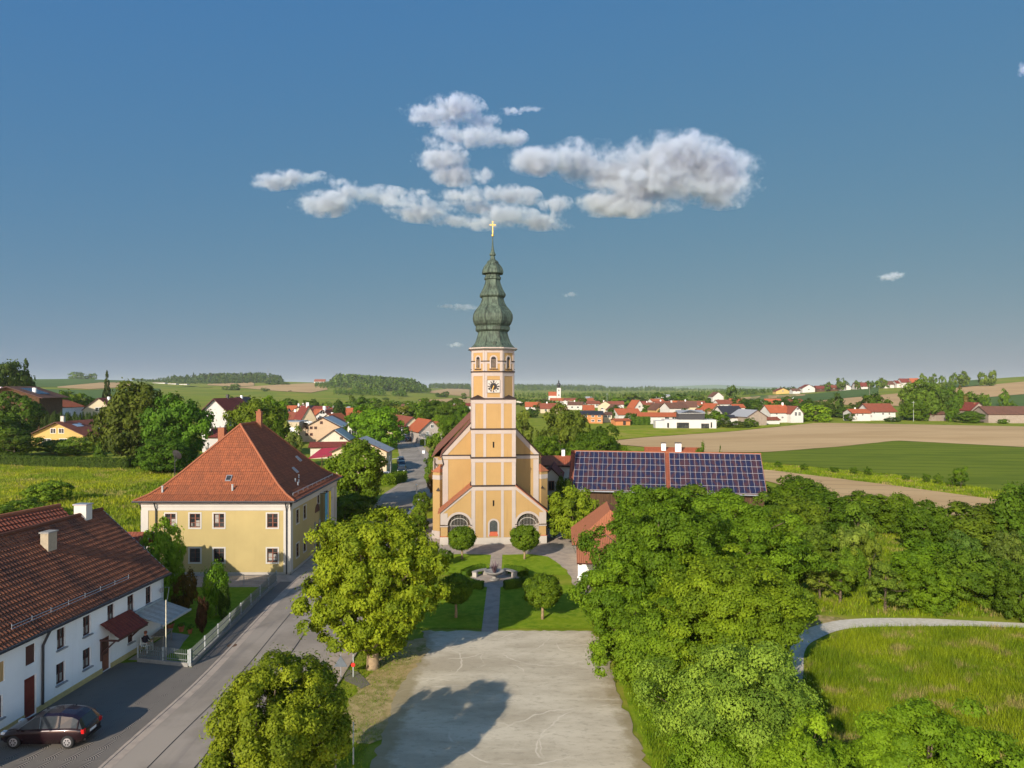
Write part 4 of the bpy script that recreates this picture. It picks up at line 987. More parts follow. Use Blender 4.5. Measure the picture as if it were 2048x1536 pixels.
cur = {(0): [(.55, .92, .1, .6)], 1: [(.55, .9, .08, .5), (.12, .2, .1, .3)], 2: [(.1, .42, .3, .9)], 3: None, 7: [(.1, .44, .12, .62), (.56, .9, .12, .55)]}
for k, (a, c) in enumerate(front): window(RC, ff, a, c, Wn, Hn, 'brown' if k not in (4, 5, 6) else 'dkbrown', 'rectwhite', None, (2, 3), .12, .13, curtain=cur.get(k))
for a, c in sidew: window(RC, fr_, a, c, .9, 1.26, 'dkbrown', 'rectwhite', None, (2, 3), .12, .1)
mb = MB()
for fr, L in ((ff, Wd), (fr_, Dp), (fl, Dp), (fb, Wd)):
    for k, (z0, z1, d) in enumerate(((5.85, 6.2, .05), (6.2, 6.42, .12), (6.42, 6.74, .2))): bbar(mb, -d, L+d, .002, d, z0, z1, fr)
    bbar(mb, -.04, .62, .002, .045, .25, 5.85, fr); bbar(mb, L-.62, L+.04, .002, .045, .25, 5.85, fr)
mb.build('cornice', M['rectwhite'], RC)
mb = MB()
for fr, L in ((ff, Wd), (fr_, Dp)): bbar(mb, -.06, L+.06, .002, .06, -.1, .25, fr)
mb.build('plinth', M['plinth'], RC)
ov = .5; ex = (-ov, Wd+ov); ey = (-ov, Dp+ov)
def hip_ring(ins, z): return [(ex[0]+ins, ey[0]+ins*.86, z), (ex[1]-ins, ey[0]+ins*.86, z), (ex[1]-ins, ey[1]-ins*.86, z), (ex[0]+ins, ey[1]-ins*.86, z)]
prof = [(0, 6.74), (1.0, 7.22), (2.0, 7.95), (3.2, 9.1), (5.2, 11.2), (7.24, 13.3)]
mb = MB(); hipl = []
for (i0, z0), (i1, z1) in zip(prof, prof[1:]):
    A, B_ = hip_ring(i0, z0), hip_ring(i1, z1)
    for k in range(4): courses(mb, (A[k], A[(k+1) % 4], B_[(k+1) % 4], B_[k]), .3, .022)
    hipl.append(A)
A = hip_ring(*prof[-1])
mb.face([A[0], A[1], A[2], A[3]]); mb.face(hip_ring(0, 6.72)[::-1])
rf = mb.build('roof', M['tile_orange'], RC)
mb = MB()
for k in range(4): mb.tube([tuple(Vector(hip_ring(i, z)[k])+Vector((0, 0, .05))) for i, z in prof], .1, 6)
yr0, yr1 = A[0][1], A[2][1]; mb.tube([(Wd/2, yr0, 13.36), (Wd/2, yr1, 13.36)], .12, 6); mb.build('ridge_tiles', M['tile_chapel'], rf)
def rz_at(ins): return float(np.interp(ins, [p[0] for p in prof], [p[1] for p in prof]))
mb = MB(); mb.box((Wd/2+.35, yr1-1.0, 13.4), (.5, .5, 2.1)); mb.box((Wd/2+.35, yr1-1.0, 14.47), (.58, .58, .08)); mb.box((Wd/2+.35, yr1-1.0, 14.6), (.26, .26, .22)); mb.build('chimney', M['brick'], rf)
mb = MB(); mb.box((3.1, 10.3, 11.1), (.66, .6, 3.4)); mb.build('chimney', M['brick'], rf)
def onfront(px, py):   # a point on the front roof slope below a pixel
    for ins in np.linspace(0, 7.2, 300):
        z = rz_at(ins); Y = y0+ey[0]+ins*.86
        if Z(py, Y) <= z: return Vector((X(px, Y)-x0, Y-y0, z))
p = onfront(458, 957); q = Matrix.Translation(p) @ Matrix.Rotation(R(46), 4, 'X')
mb = MB(); mb.box((0, 0, .05), (.52, .66, .12), q); mb.box((0, 0, .12), (.4, .5, .02), q, 1); mb.build('skylight', [M['zinc'], M['glass']], rf)
for px_, py_ in ((325, 985), (465, 982)):
    p = onfront(px_, py_); mb = MB(); mb.tube([p, p+Vector((0, 0, .55))], .09, 8); mb.tube([p+Vector((0, 0, .52)), p+Vector((0, 0, .6))], .11, 8); mb.build('vent_pipe', M['whitemetal'], rf)
def onright(ins, yy): return Vector((ex[1]-ins, yy, rz_at(ins)))
for ins, yy in ((2.6, 8.2), (3.4, 12.0)):
    p = onright(ins, yy); q = Matrix.Translation(p) @ Matrix.Rotation(R(43), 4, 'Y'); mb = MB(); mb.box((0, 0, .06), (.75, .55, .12), q); mb.build('skylight', M['zinc'], rf)
mb = MB()
for k, (ins, yy) in enumerate(((1.7, 5.4), (1.5, 5.8), (1.3, 4.9), (1.9, 7.2))): p = onright(ins, yy); mb = MB(); mb.tube([p, p+Vector((0, 0, .35))], .07, 6); mb.build('vent_pipe', M['zinc'], rf)
mb = MB(); 
for ins, z_ in ((.55, .28), (.62, .16)): mb.tube([onright(ins, 1.0)+Vector((0, 0, z_)), onright(ins, 15.5)+Vector((0, 0, z_))], .025, 5)
for yy in np.arange(1, 15.6, 1.6): p = onright(.58, yy); mb.tube([p, p+Vector((0, 0, .3))], .02, 4)
mb.build('snow_guard', M['zinc'], rf)
mb = MB(); A = hip_ring(-.06, 6.7)
for k in range(4): mb.tube([A[k], A[(k+1) % 4]], .09, 6)
for a in (1.35, Wd-.32): mb.tube([(a, -.45, 6.62), (a, -.3, 6.3), (a, -.12, 5.9), (a, -.1, .1)], .06, 6)
mb.build('gutter', M['dkmetal'], RC)
p = Vector((1.6, 3.0, 8.6)); mb = MB(); mb.tube([p, p+Vector((0, 0, 2.1))], .035, 6)
q = Matrix.Translation(p+Vector((.2, -.12, 2.0))) @ Matrix.Rotation(R(-62), 4, 'X') @ Matrix.Rotation(R(15), 4, 'Y')
mb.lathe([(.02, 0), (.3, .03), (.5, .09)], 16, cap=False); nv = len(mb.v)-48
for i in range(nv, len(mb.v)): mb.v[i] = tuple(q @ Vector(mb.v[i]))
mb.tube([p+Vector((.2, -.1, 1.6)), p+Vector((.45, -.75, 1.5)), p+Vector((.5, -.8, 1.62))], .03, 5, 1); mb.build('satellite_dish', [M['dkmetal'], M['steel']], rf)
# banners hanging beside the door
for yy, col, nm, z0 in ((10.35, (.09, .28, .38), 'blue', 1.3), (11.9, (.75, .55, .02), 'golden yellow', 2.0)):
    m_ = plain('banner_'+nm.replace(' ', '_'), col, .8); mb = MB(); n = 8
    for k in range(n):
        ya, yb_ = yy-.55+1.1*k/n, yy-.55+1.1*(k+1)/n; wv = lambda t: .55+.06*math.sin(t*9)
        mb.face([(Wd+wv(ya), ya, z0), (Wd+wv(yb_), yb_, z0), (Wd+wv(yb_), yb_, 5.9), (Wd+wv(ya), ya, 5.9)])
    o = mb.build('banner', m_, None, loc=(x0, y0, 0)); tag(o, nm+' church banner hanging on the rectory flank', 'banner')
    mb = MB(); mb.tube([(Wd+.0, yy-.62, 5.93), (Wd+.62, yy-.62, 5.93)], .03, 5); mb.tube([(Wd+.56, yy-.62, 5.93), (Wd+.56, yy+.6, 5.93)], .025, 5); mb.build('pole', M['dkmetal'], o)
mb = MB(); mb.prism([(8.1, .1), (9.5, .1), (9.5, 2.3)]+arch_pts(8.1, 9.5, 2.3)[1:-1]+[(8.1, 2.3)], .003, .05, fr_); bbar(mb, 7.8, 8.1, .003, .12, .1, 3.3, fr_, 1); bbar(mb, 9.5, 9.8, .003, .12, .1, 3.3, fr_, 1); mb.build('door', [M['dkbrown'], M['stone']], RC)
mb = MB(); mb.prism([(8.0, 4.2), (9.6, 4.2)]+arch_pts(8.0, 9.6, 4.2)[1:-1], .003, .06, fr_); mb.build('fanlight', M['dkbrown'], RC)
mb = MB(); bbar(mb, 12.9, 15.8, .003, .05, .3, 5.8, fr_); mb.build('grey_panel', M['greyp'], RC)

# ------------------------------------------------------------------ white farmhouse
th = R(-4.55); FHc = Vector((-23.85, 48.6, 0)); LEN, HW = 22.0, 4.55; EZ, RZ = 4.5, 8.45
FH = thing('farmhouse', 'long whitewashed farmhouse under an old brown tiled roof by the cobbled yard', 'house', FHc, th)
# local: corner at origin, wall runs along -y, house lies to -x
wf = FR((0, -LEN, 0), (0, 1, 0), (1, 0, 0)); gf = FR((0, 0, 0), (-1, 0, 0), (0, 1, 0))
Mi = Matrix.Translation(FHc) @ Matrix.Rotation(th, 4, 'Z'); Mi = Mi.inverted()
def onwall(px, py):   # pixel -> (a, c) on the yard wall
    d = Vector((X(px, 1), 1, Z(py, 1)-H)); o = Mi @ Vector((0, 0, H)); dd = Mi.to_3x3() @ d; t = -o.x/dd.x; p = o+dd*t; return (p.y+LEN, p.z)
z1 = lambda x, y: (x/5.12, y/5.12+1000); z2 = lambda x, y: (x/5.12, y/5.12+1236)
def rect(p, q): (a0, c0), (a1, c1) = onwall(*p), onwall(*q); return min(a0, a1), max(a0, a1), min(c0, c1), max(c0, c1)
wins = []
for (xa, xb, ya, yb_) in ((1493, 1553, 870, 1003), (1305, 1375, 945, 1095), (1100, 1172, 1042, 1205), (850, 930, 1155, 1330), (583, 670, 1275, 1462)):
    aL, _ = onwall(*z1(xa, ya)); aR, _ = onwall(*z1(xb, ya)); wins.append(((aL+aR)/2, 3.3, aR-aL, 1.12))
for (xa, xb, ya, yb_) in ((848, 932, 335, 540), (575, 668, 485, 690), (1310, 1368, 140, 250), (-60, 28, 830, 1040)):
    aL, c0 = onwall(*z2(xa, yb_)); aR, c1 = onwall(*z2(xb, ya)); wins.append(((aL+aR)/2, 1.42, aR-aL, 1.12))
dA = rect(z2(248, 1040), z2(372, 640)); dB = rect(z2(1045, 520), z2(1130, 240)); sA = rect(z2(262, 410), z2(358, 210)); sB = rect(z2(-40, 550), z2(45, 350))
holes = [(a-w/2, a+w/2, c-h/2, c+h/2) for a, c, w, h in wins]+[(dA[0], dA[1], .05, 2.1), (dB[0], dB[1], .05, 2.05), (sA[0], sA[1], 2.75, 3.75), (sB[0], sB[1], 2.6, 3.6)]
mb = MB(); mb.wall(wf, LEN, EZ, holes, .2); 
mb.prism([(0, 0), (2*HW, 0), (2*HW, EZ), (HW, RZ), (0, EZ)], -.3, 0, gf); mb.box((-2*HW, -LEN/2, EZ/2), (.3, LEN, EZ))
mb.build('wall', M['white'], FH)
for k, (a, c, w, h) in enumerate(wins): window(FH, wf, a, c, w, h, 'dkbrown', None, 'zinc', (2, 2), .16, curtain=[(.12, .88, .08, .45)] if k in (1, 2, 3, 4, 5, 6) else None)
mb = MB(); bbar(mb, dA[0], dA[1], -.15, -.1, .05, 2.1, wf); bbar(mb, dA[0]+.08, dA[1]-.08, -.1, -.07, .9, 1.95, wf); bbar(mb, dA[0]+.08, dA[1]-.08, -.1, -.07, .15, .8, wf); mb.build('door', plain('red_brown_door', (.16, .03, .02), .5), FH)
mb = MB(); bbar(mb, dB[0], dB[1], -.15, -.1, .05, 2.05, wf); bbar(mb, dB[0]+.1, dB[1]-.1, -.1, -.08, 1.0, 1.9, wf, 1); mb.build('door', [M['brown'], M['dkbrown']], FH)
mb = MB(); bbar(mb, sA[0], sA[1], -.1, -.05, 2.75, 3.75, wf); mb.build('shutter', M['dkbrown'], FH)
mb = MB(); bbar(mb, sB[0], sB[1], -.1, -.05, 2.6, 3.6, wf); mb.build('shutter', M['honeywood'], FH)
mb = MB(); bbar(mb, 0, dA[0], .002, .04, 0, .32, wf); bbar(mb, dA[1], dB[0], .002, .04, 0, .32, wf); bbar(mb, dB[1], LEN, .002, .04, 0, .32, wf); mb.build('plinth', plain('yellow_plinth', (.45, .36, .16), .8), FH)
mb = MB(); o = .35; sl_ = (RZ-EZ)/HW
courses(mb, ((o, -LEN, EZ-o*sl_+.1), (o, .18, EZ-o*sl_+.1), (-HW, .18, RZ+.1), (-HW, -LEN, RZ+.1)), .36, .045)
courses(mb, ((-2*HW-o, .18, EZ-o*sl_+.1), (-2*HW-o, -LEN, EZ-o*sl_+.1), (-HW, -LEN, RZ+.1), (-HW, .18, RZ+.1)), .36, .045)
rf = mb.build('roof', M['tile_farm'], FH)
mb = MB(); mb.tube([(-HW, -LEN, RZ+.14), (-HW, .2, RZ+.14)], .13, 7); mb.build('ridge_tiles', M['tile_farm'], rf)
mb = MB(); mb.prism([(-o, EZ-o*sl_+.12), (HW, RZ+.14), (2*HW+o, EZ-o*sl_+.12), (2*HW+o, EZ-o*sl_-.08), (HW, RZ-.08), (-o, EZ-o*sl_-.08)], .17, .21, gf); mb.build('verge_board', M['zinc'], rf)
def chim(nm, a, xx, w, d, z0, z1, mt, cap):
    mb = MB(); mb.box((xx, a-LEN, (z0+z1)/2), (w, d, z1-z0), None, 0); mb.box((xx, a-LEN, z1+.04), (w+.12, d+.12, .08), None, 1); mb.build('chimney', [mt, cap], rf)
chim('c', LEN-1.75, -HW, .85, .6, 7.6, 9.2, M['greyp'], M['zinc']); chim('c', LEN-6.5, -HW+1.25, .5, .72, 6.8, 8.35, plain('chimney_plaster', (.34, .28, .2), .9), M['stone'])
mb = MB()
for z_ in (.14, .3): mb.tube([(-.25, -13.0, EZ+.25*sl_-.0+z_), (-.25, -3.5, EZ+.25*sl_+z_)], .022, 5)
for a in np.linspace(-13, -3.5, 8): mb.tube([(-.25, a, EZ+.2), (-.25, a, EZ+.62)], .022, 4)
mb.build('snow_guard', M['zinc'], rf)
mb = MB(); mb.tube([(o+.06, -LEN, EZ-o*sl_+.03), (o+.06, .2, EZ-o*sl_+.03)], .085, 7); a = onwall(*z2(420, 700))[0]-LEN
mb.tube([(o+.06, a+.15, EZ-o*sl_), (o-.05, a+.1, EZ-o*sl_-.25), (.12, a, EZ-o*sl_-.75), (.1, a, .35)], .07, 7); mb.build('gutter', M['dkmetal'], FH)
# porch roof over the second door and the folding awning
c0, c1 = dB[0]-.25, dB[1]+1.9
mb = MB(); courses(mb, ((1.25, c0-LEN, 2.15), (1.25, c1-LEN, 2.15), (.02, c1-LEN, 3.0), (.02, c0-LEN, 3.0)), .3, .03)
bbar(mb, c0, c0+.08, .02, 1.2, 2.0, 2.1, wf, 1); bbar(mb, c1-.08, c1, .02, 1.2, 2.0, 2.1, wf, 1); bbar(mb, c0, c1, 1.12, 1.2, 2.02, 2.12, wf, 1)
for a_ in (c0+.1, c1-.1): mb.tube([wf @ Vector((a_, .05, 1.2)), wf @ Vector((a_, .95, 2.02))], .05, 5, 1)
bbar(mb, c0+.05, c0+.15, .02, .12, .8, 2.0, wf, 1); mb.build('porch_canopy', [M['tile_maroon'], M['dkbrown']], FH)
a0 = LEN-3.6; a1 = LEN-.4; n = 10; mb = MB()
for k in range(n):
    u0, u1 = a0+(a1-a0)*k/n, a0+(a1-a0)*(k+1)/n
    mb.face([wf @ Vector(p) for p in ((u0, .1, 2.62), (u1, .1, 2.62), (u1, 2.1, 2.0), (u0, 2.1, 2.0))], k % 2)
bbar(mb, a0-.05, a1+.05, 2.08, 2.18, 1.92, 2.05, wf, 2); bbar(mb, a0-.05, a1+.05, .0, .16, 2.58, 2.72, wf, 2)
for a_ in (a0+.2, a1-.2): mb.tube([wf @ Vector((a_, .1, 2.3)), wf @ Vector((a_+.2, 1.1, 2.1)), wf @ Vector((a_, 2.05, 1.97))], .025, 5, 2)
mb.build('awning', [plain('awning_cloth', (.42, .38, .33), .9), plain('awning_stripe', (.36, .32, .28), .9), M['whitemetal']], FH)
mb = MB(); mb.tube([wf @ Vector((LEN-.5, .02, 3.2)), wf @ Vector((LEN-.5, .2, 3.25))], .02, 4); mb.box(tuple(wf @ Vector((LEN-.55, .22, 3.3))), (.08, .3, .3)); mb.tube([(0.02, .1, 3.3), (.1, .5, 3.2), (.05, .4, 2.5), (.02, .15, 2.0)], .02, 4); mb.build('wall_lamp', M['zinc'], FH)
# barns behind the farmhouse
bt = thing('barn', 'red pantiled barn behind the farmhouse, with a pale ridge of tiles', 'barn', (-33.4, 52.3, 0), R(-14))
mb = MB(); mb.box((-4, -9, 2.4), (8, 18, 4.8)); mb.build('wall', M['white'], bt)
mb = MB(); courses(mb, ((4.2, -20, 4.7), (4.2, .3, 4.7), (-.2, .3, 8.25), (-.2, -20, 8.25)), .42, .06); courses(mb, ((-8.4, .3, 4.7), (-8.4, -20, 4.7), (-.2, -20, 8.25), (-.2, .3, 8.25)), .42, .05); r2 = mb.build('roof', M['tile_red'], bt)
mb = MB(); mb.tube([(-.2, -20, 8.28), (-.2, .3, 8.28)], .14, 7); mb.build('ridge_tiles', M['tile_chapel'], r2)
sh = thing('shed', 'low outbuilding with a bright orange tiled roof wedged between the farmhouse and the barn', 'shed', (-32.0, 41.5, 0), R(-4))
mb = MB(); mb.box((-1, 2.5, 2.6), (7, 5, 5.2)); mb.build('wall', M['white'], sh)
mb = MB(); courses(mb, ((-5, -.4, 5.9), (2.4, -.4, 5.9), (2.4, 2.5, 7.55), (-5, 2.5, 7.55)), .3, .03); courses(mb, ((2.4, 5.4, 5.9), (-5, 5.4, 5.9), (-5, 2.5, 7.55), (2.4, 2.5, 7.55)), .3, .03); mb.build('roof', M['tile_bright'], sh)
gs = thing('shed', 'small red-roofed garden shed between the farmhouse gable and the yellow rectory', 'shed', (-33.6, 57.8, 0), 0)
mb = MB(); mb.box((1.5, 1.9, 1.5), (3.2, 3.4, 3.0)); mb.build('wall', M['white'], gs)
mb = MB(); courses(mb, ((-.3, -.1, 3.15), (3.3, -.1, 3.15), (3.3, 2, 4.85), (-.3, 2, 4.85)), .36, .05); courses(mb, ((3.3, 4.1, 3.15), (-.3, 4.1, 3.15), (-.3, 2, 4.85), (3.3, 2, 4.85)), .36, .05); rr2 = mb.build('roof', M['tile_red'], gs)
mb = MB(); mb.tube([(3.3, -.15, 3.2), (3.3, 2, 4.95), (3.3, 4.1, 3.2)], .06, 4); mb.build('verge_board', M['zinc'], rr2)

# ------------------------------------------------------------------ chapel-like pavilion with fine orange tiles
PV = thing('chapel', 'small chapel with fine orange roof tiles and white porch columns beside the lawn', 'chapel', (5.2, 59.6, 0), R(-4))
mb = MB(); mb.box((3.6, 9.4, 1.35), (6.0, 7.6, 2.7)); mb.prism([(.6, 2.7), (6.6, 2.7), (3.6, 5.0)], -13.2, -8.9, FR((0, 0, 0), (1, 0, 0), (0, -1, 0))); mb.build('wall', M['white'], PV)
mb = MB(); slope(mb, (-.1, 5.4, 2.6), (-.1, 13.5, 2.6), (3.6, 13.5, 5.35), (3.6, 8.2, 5.35), .14, 0, 1); slope(mb, (7.3, 13.5, 2.6), (7.3, 5.4, 2.6), (3.6, 8.2, 5.35), (3.6, 13.5, 5.35), .14, 0, 1); slope(mb, (-.1, 5.4, 2.602), (7.3, 5.4, 2.602), (3.605, 8.2, 5.352), (3.595, 8.2, 5.352), .12, 0, 1); mb.build('roof', [M['tile_chapel'], M['dkbrown']], PV)
mb = MB(); slope(mb, (.25, .3, 2.2), (6.9, .3, 2.2), (6.9, 4.6, 3.75), (.25, 4.6, 3.75), .14, 0, 1); mb.build('porch_roof', [M['tile_chapel'], M['dkbrown']], PV)
mb = MB(); mb.box((3.6, 4.1, 1.2), (5.9, 2.2, 2.4)); mb.build('porch_wall', M['white'], PV)
for yy in (.8, 3.6): mb = MB(); mb.box((.55, yy, 1.16), (.26, .26, 2.32)); mb.box((.55, yy, .1), (.36, .36, .2)); mb.box((.55, yy, 2.2), (.36, .36, .1)); mb.build('column', M['white'], PV)

# ------------------------------------------------------------------ solar barn
SB = thing('solar_barn', 'long dark barn whose tiled roof is covered with two fields of solar panels', 'barn', (7.05, 89.4, 0), R(-10))
Ls, Dh, ez_, rz2 = 24.0, 4.75, 4.1, 8.55
mb = MB(); mb.box((Ls/2, Dh, 2.0), (Ls-.6, 2*Dh-1.0, 4.0)); mb.prism([(.5, 4.0), (2*Dh-.5, 4.0), (Dh, 8.0)], -.3, -.29-(Ls-.9), FR((0, 0, 0), (0, 1, 0), (-1, 0, 0))); mb.build('wall', M['darkwood'], SB)
mb = MB(); courses(mb, ((0, 0, ez_), (Ls, 0, ez_), (Ls, Dh, rz2), (0, Dh, rz2)), .34, .03); courses(mb, ((Ls, 2*Dh, ez_), (0, 2*Dh, ez_), (0, Dh, rz2), (Ls, Dh, rz2)), .34, .03)
mb.prism([(-.02, ez_-.12), (Dh, rz2-.1), (2*Dh+.02, ez_-.12), (2*Dh+.02, ez_-.28), (Dh, rz2-.26), (-.02, ez_-.28)], .0, .04, FR((0, 0, 0), (0, 1, 0), (-1, 0, 0)), 1); rs = mb.build('roof', [M['tile_red'], M['dkbrown']], SB)
mb = MB(); mb.tube([(-.02, Dh, rz2+.04), (Ls+.02, Dh, rz2+.04)], .12, 6); mb.build('ridge_tiles', M['tile_chapel'], rs)
mb = MB(); mb.tube([(0, -.1, ez_-.08), (Ls, -.1, ez_-.08)], .09, 6); mb.build('gutter', M['zinc'], SB)
def solar():
    m, nt, o = newmat('solar_cells'); b = NB(nt); x, y, _ = b.xyz(b.n('TexCoord').outputs['UV']); P = b.obj()
    cell = b.n('CombineXYZ', None, X=b.math('FLOOR', x), Y=b.math('FLOOR', y)).outputs[0]
    wn = b.n('TexWhiteNoise', None, Vector=cell).outputs[0]
    w = b.math('SINE', b.math('ADD', b.math('MULTIPLY', b.xyz(P)[0], 5.2), b.math('MULTIPLY', b.noise(P, .5, 3), 16)))
    c = b.mix(b.ramp(b.math('ADD', w, b.math('MULTIPLY', wn, 1.0)), .0, 1.4), (.014, .016, .042), (.05, .022, .026))
    gx = b.math('FRACT', b.math('MULTIPLY', x, 6)); gl = b.math('MULTIPLY', b.ramp(gx, .1, .02), .35)
    c = b.mix(gl, c, (.1, .1, .14))
    nt.links.new(b.bsdf(c, .25, None, 0, .5), o.inputs[0]); return m
M['solar'] = solar(); M['alu'] = plain('aluminium_frame', (.42, .4, .4), .4, .3)
un = Vector((0, Dh, rz2-ez_)).normalized(); nn = Vector((0, -(rz2-ez_), Dh)).normalized(); LS = math.hypot(Dh, rz2-ez_)
for f0, f1, nc in ((.6, 12.05, 19), (12.65, 23.88, 18)):
    v0, v1, nr = .04, LS-.14, 6
    mb = MB(); P3 = lambda a, v, h: Vector((a, 0, ez_))+un*v+nn*h
    mb.face([P3(f0, v0, .13), P3(f1, v0, .13), P3(f1, v1, .13), P3(f0, v1, .13)], 0, [(0, 0), (nc, 0), (nc, nr), (0, nr)])
    mb.face([P3(f0, v0, .05), P3(f1, v0, .05), P3(f1, v0, .13), P3(f0, v0, .13)], 1); mb.face([P3(f0, v0, .05), P3(f0, v0, .13), P3(f0, v1, .13), P3(f0, v1, .05)], 1)
    for k in range(nc+1):
        a = f0+(f1-f0)*k/nc; mb.face([P3(a-.014, v0, .145), P3(a+.014, v0, .145), P3(a+.014, v1, .145), P3(a-.014, v1, .145)], 1)
    for k in range(nr+1):
        v = v0+(v1-v0)*k/nr; mb.face([P3(f0, v-.022, .15), P3(f1, v-.022, .15), P3(f1, v+.022, .15), P3(f0, v+.022, .15)], 1)
    mb.build('solar_array', [M['solar'], M['alu']], SB)
# ------------------------------------------------------------------ village houses
def house(label, pxl, pxr, Y, pe, pr, D, wall='white', roof='tile_red', gable='front', rz=0, wins=(), chim=(), name='house', cat='house', ov=.5, group=None, frame='wframe', base=None, rise=None, extra=None, wrow=1.25):
    """gabled house whose near face spans pxl..pxr at distance Y; pe / pr are the rows of eave and ridge there.
    gable 'front': ridge runs away from us; 'side': ridge runs along the near face"""
    W_ = abs(X(pxr, Y)-X(pxl, Y)); xc = (X(pxl, Y)+X(pxr, Y))/2; zb = tz(xc, Y) if base is None else base
    zb = min(zb, tz(xc, Y+D))
    he = max(2.2, Z(pe, Y)-zb); Yr = Y if gable == 'front' else Y+D/2
    hr = Z(pr, Yr)-zb if rise is None else he+rise; hr = max(hr, he+.4)
    t = thing(name, label, cat, (xc, Y, zb), R(rz), group); h2 = W_/2
    wm = M['housewhite' if wall == 'white' else wall]
    ffr = FR((-h2, 0, 0), (1, 0, 0), (0, -1, 0)); frr = FR((h2, 0, 0), (0, 1, 0), (1, 0, 0)); flr = FR((-h2, D, 0), (0, -1, 0), (-1, 0, 0))
    mb = MB()
    if gable == 'front':
        mb.prism([(0, -.6), (W_, -.6), (W_, he), (h2, hr), (0, he)], -D, 0, ffr)
    else:
        mb.prism([(0, -.6), (D, -.6), (D, he), (D/2, hr), (0, he)], -W_, 0, frr)
    mb.build('wall', wm, t)
    mb = MB(); th_ = .18
    if gable == 'front':
        s = (hr-he)/h2
        slope(mb, (h2+ov, -ov, he-ov*s+.08), (h2+ov, D+ov, he-ov*s+.08), (0, D+ov, hr+.08), (0, -ov, hr+.08), th_, 0, 1)
        slope(mb, (-h2-ov, D+ov, he-ov*s+.08), (-h2-ov, -ov, he-ov*s+.08), (0, -ov, hr+.08), (0, D+ov, hr+.08), th_, 0, 1)
    else:
        s = (hr-he)/(D/2)
        slope(mb, (-h2-ov, -ov, he-ov*s+.08), (h2+ov, -ov, he-ov*s+.08), (h2+ov, D/2, hr+.08), (-h2-ov, D/2, hr+.08), th_, 0, 1)
        slope(mb, (h2+ov, D+ov, he-ov*s+.08), (-h2-ov, D+ov, he-ov*s+.08), (-h2-ov, D/2, hr+.08), (h2+ov, D/2, hr+.08), th_, 0, 1)
    r = mb.build('roof', [M[roof], M['dkbrown']], t)
    lim = lambda fc, a: (he+(hr-he)*(1-abs(a-.5)*2) if (gable == 'front') == (fc == 'f') else he)-.35
    kk = min([1.0]+[lim(fc, a)/(c+h/2) for fc, a, c, w, h in wins])
    for fc, a, c, w, h in wins:   # face, along, height of centre, width, height
        c, h, w = c*kk, h*max(kk, .6), w*max(kk, .75)
        fr = {'f': ffr, 'r': frr, 'l': flr}[fc]; L = W_ if fc == 'f' else D; a = a*L
        mb = MB(); bbar(mb, a-w/2, a+w/2, .01, .03, c-h/2, c+h/2, fr, 1)
        e = .09
        for p, q, u, v in ((a-w/2-e, a+w/2+e, c+h/2, c+h/2+e), (a-w/2-e, a+w/2+e, c-h/2-e, c-h/2), (a-w/2-e, a-w/2, c-h/2, c+h/2), (a+w/2, a+w/2+e, c-h/2, c+h/2)): bbar(mb, p, q, .01, .07, u, v, fr, 0)
        bbar(mb, a-.035, a+.035, .031, .05, c-h/2, c+h/2, fr, 0)
        mb.build('window', [M[frame], M['glass']], t)
    for fx, fy, w, hh, mt in chim:   # across, along the ridge line, in fractions
        if gable == 'front': cx_, cy_ = -h2+W_*fx, D*fy; zt = hr-abs(cx_)*s
        else: cx_, cy_ = -h2+W_*fx, D*fy; zt = hr-abs(cy_-D/2)*s
        mb = MB(); mb.box((cx_, cy_, zt+hh/2-.5), (w, w, hh+1), None, 0); mb.box((cx_, cy_, zt+hh+.05), (w+.15, w+.15, .1), None, 1); mb.build('chimney', [M[mt], M['dkmetal']], r)
    if extra: extra(t, r, W_, D, he, hr, ffr, frr, flr)
    return t
def solarpatch(side='r', u0=.2, u1=.7, v0=.25, v1=.85, mt='solar_dark'):
    def fn(t, r, W_, D, he, hr, ffr, frr, flr, side=side):
        h2 = W_/2; sg = 1 if side == 'r' else -1; n = Vector((sg*(hr-he), 0, h2)).normalized()
        P = lambda u, v: Vector((sg*h2*(1-v), D*u, he+(hr-he)*v+.08))+n*.12
        mb = MB(); mb.face([P(u0, v0), P(u1, v0), P(u1, v1), P(u0, v1)]); mb.face([P(u0, v0)-n*.1, P(u1, v0)-n*.1, P(u1, v0), P(u0, v0)]); mb.face([P(u0, v0)-n*.1, P(u0, v0), P(u0, v1), P(u0, v1)-n*.1])
        mb.build('solar_panel', M[mt], r)
    return fn
def roofwin(spots, side='r'):
    def fn(t, r, W_, D, he, hr, ffr, frr, flr):
        h2 = W_/2; sg = 1 if side == 'r' else -1; n = Vector((sg*(hr-he), 0, h2)).normalized()
        for u, v, w, h in spots:
            P = lambda du, dv: Vector((sg*h2*(1-v-dv), D*u+du, he+(hr-he)*(v+dv)+.1))+n*.06
            mb = MB(); mb.face([P(-w/2, -h), P(w/2, -h), P(w/2, h), P(-w/2, h)]); mb.build('skylight', M['skyglass'], r)
    return fn
M['solar_dark'] = plain('dark_solar_panel', (.035, .04, .06), .25); M['skyglass'] = plain('skylight_glass', (.42, .46, .5), .2)
M['slateblue'] = plain('blue_grey_sheet', (.3, .36, .4), .5); M['blackroof'] = plain('black_flat_tiles', (.03, .03, .036), .6)
M['crimson'] = plain('crimson_sheet', (.32, .03, .045), .5); M['whiteblue'] = plaster('cool_white_plaster', (.6, .66, .7))
for _n in ('metal_roof', 'slateblue', 'blackroof'): pass
W6 = lambda *c: [('f', a, z, w, h) for a, z, w, h in c]
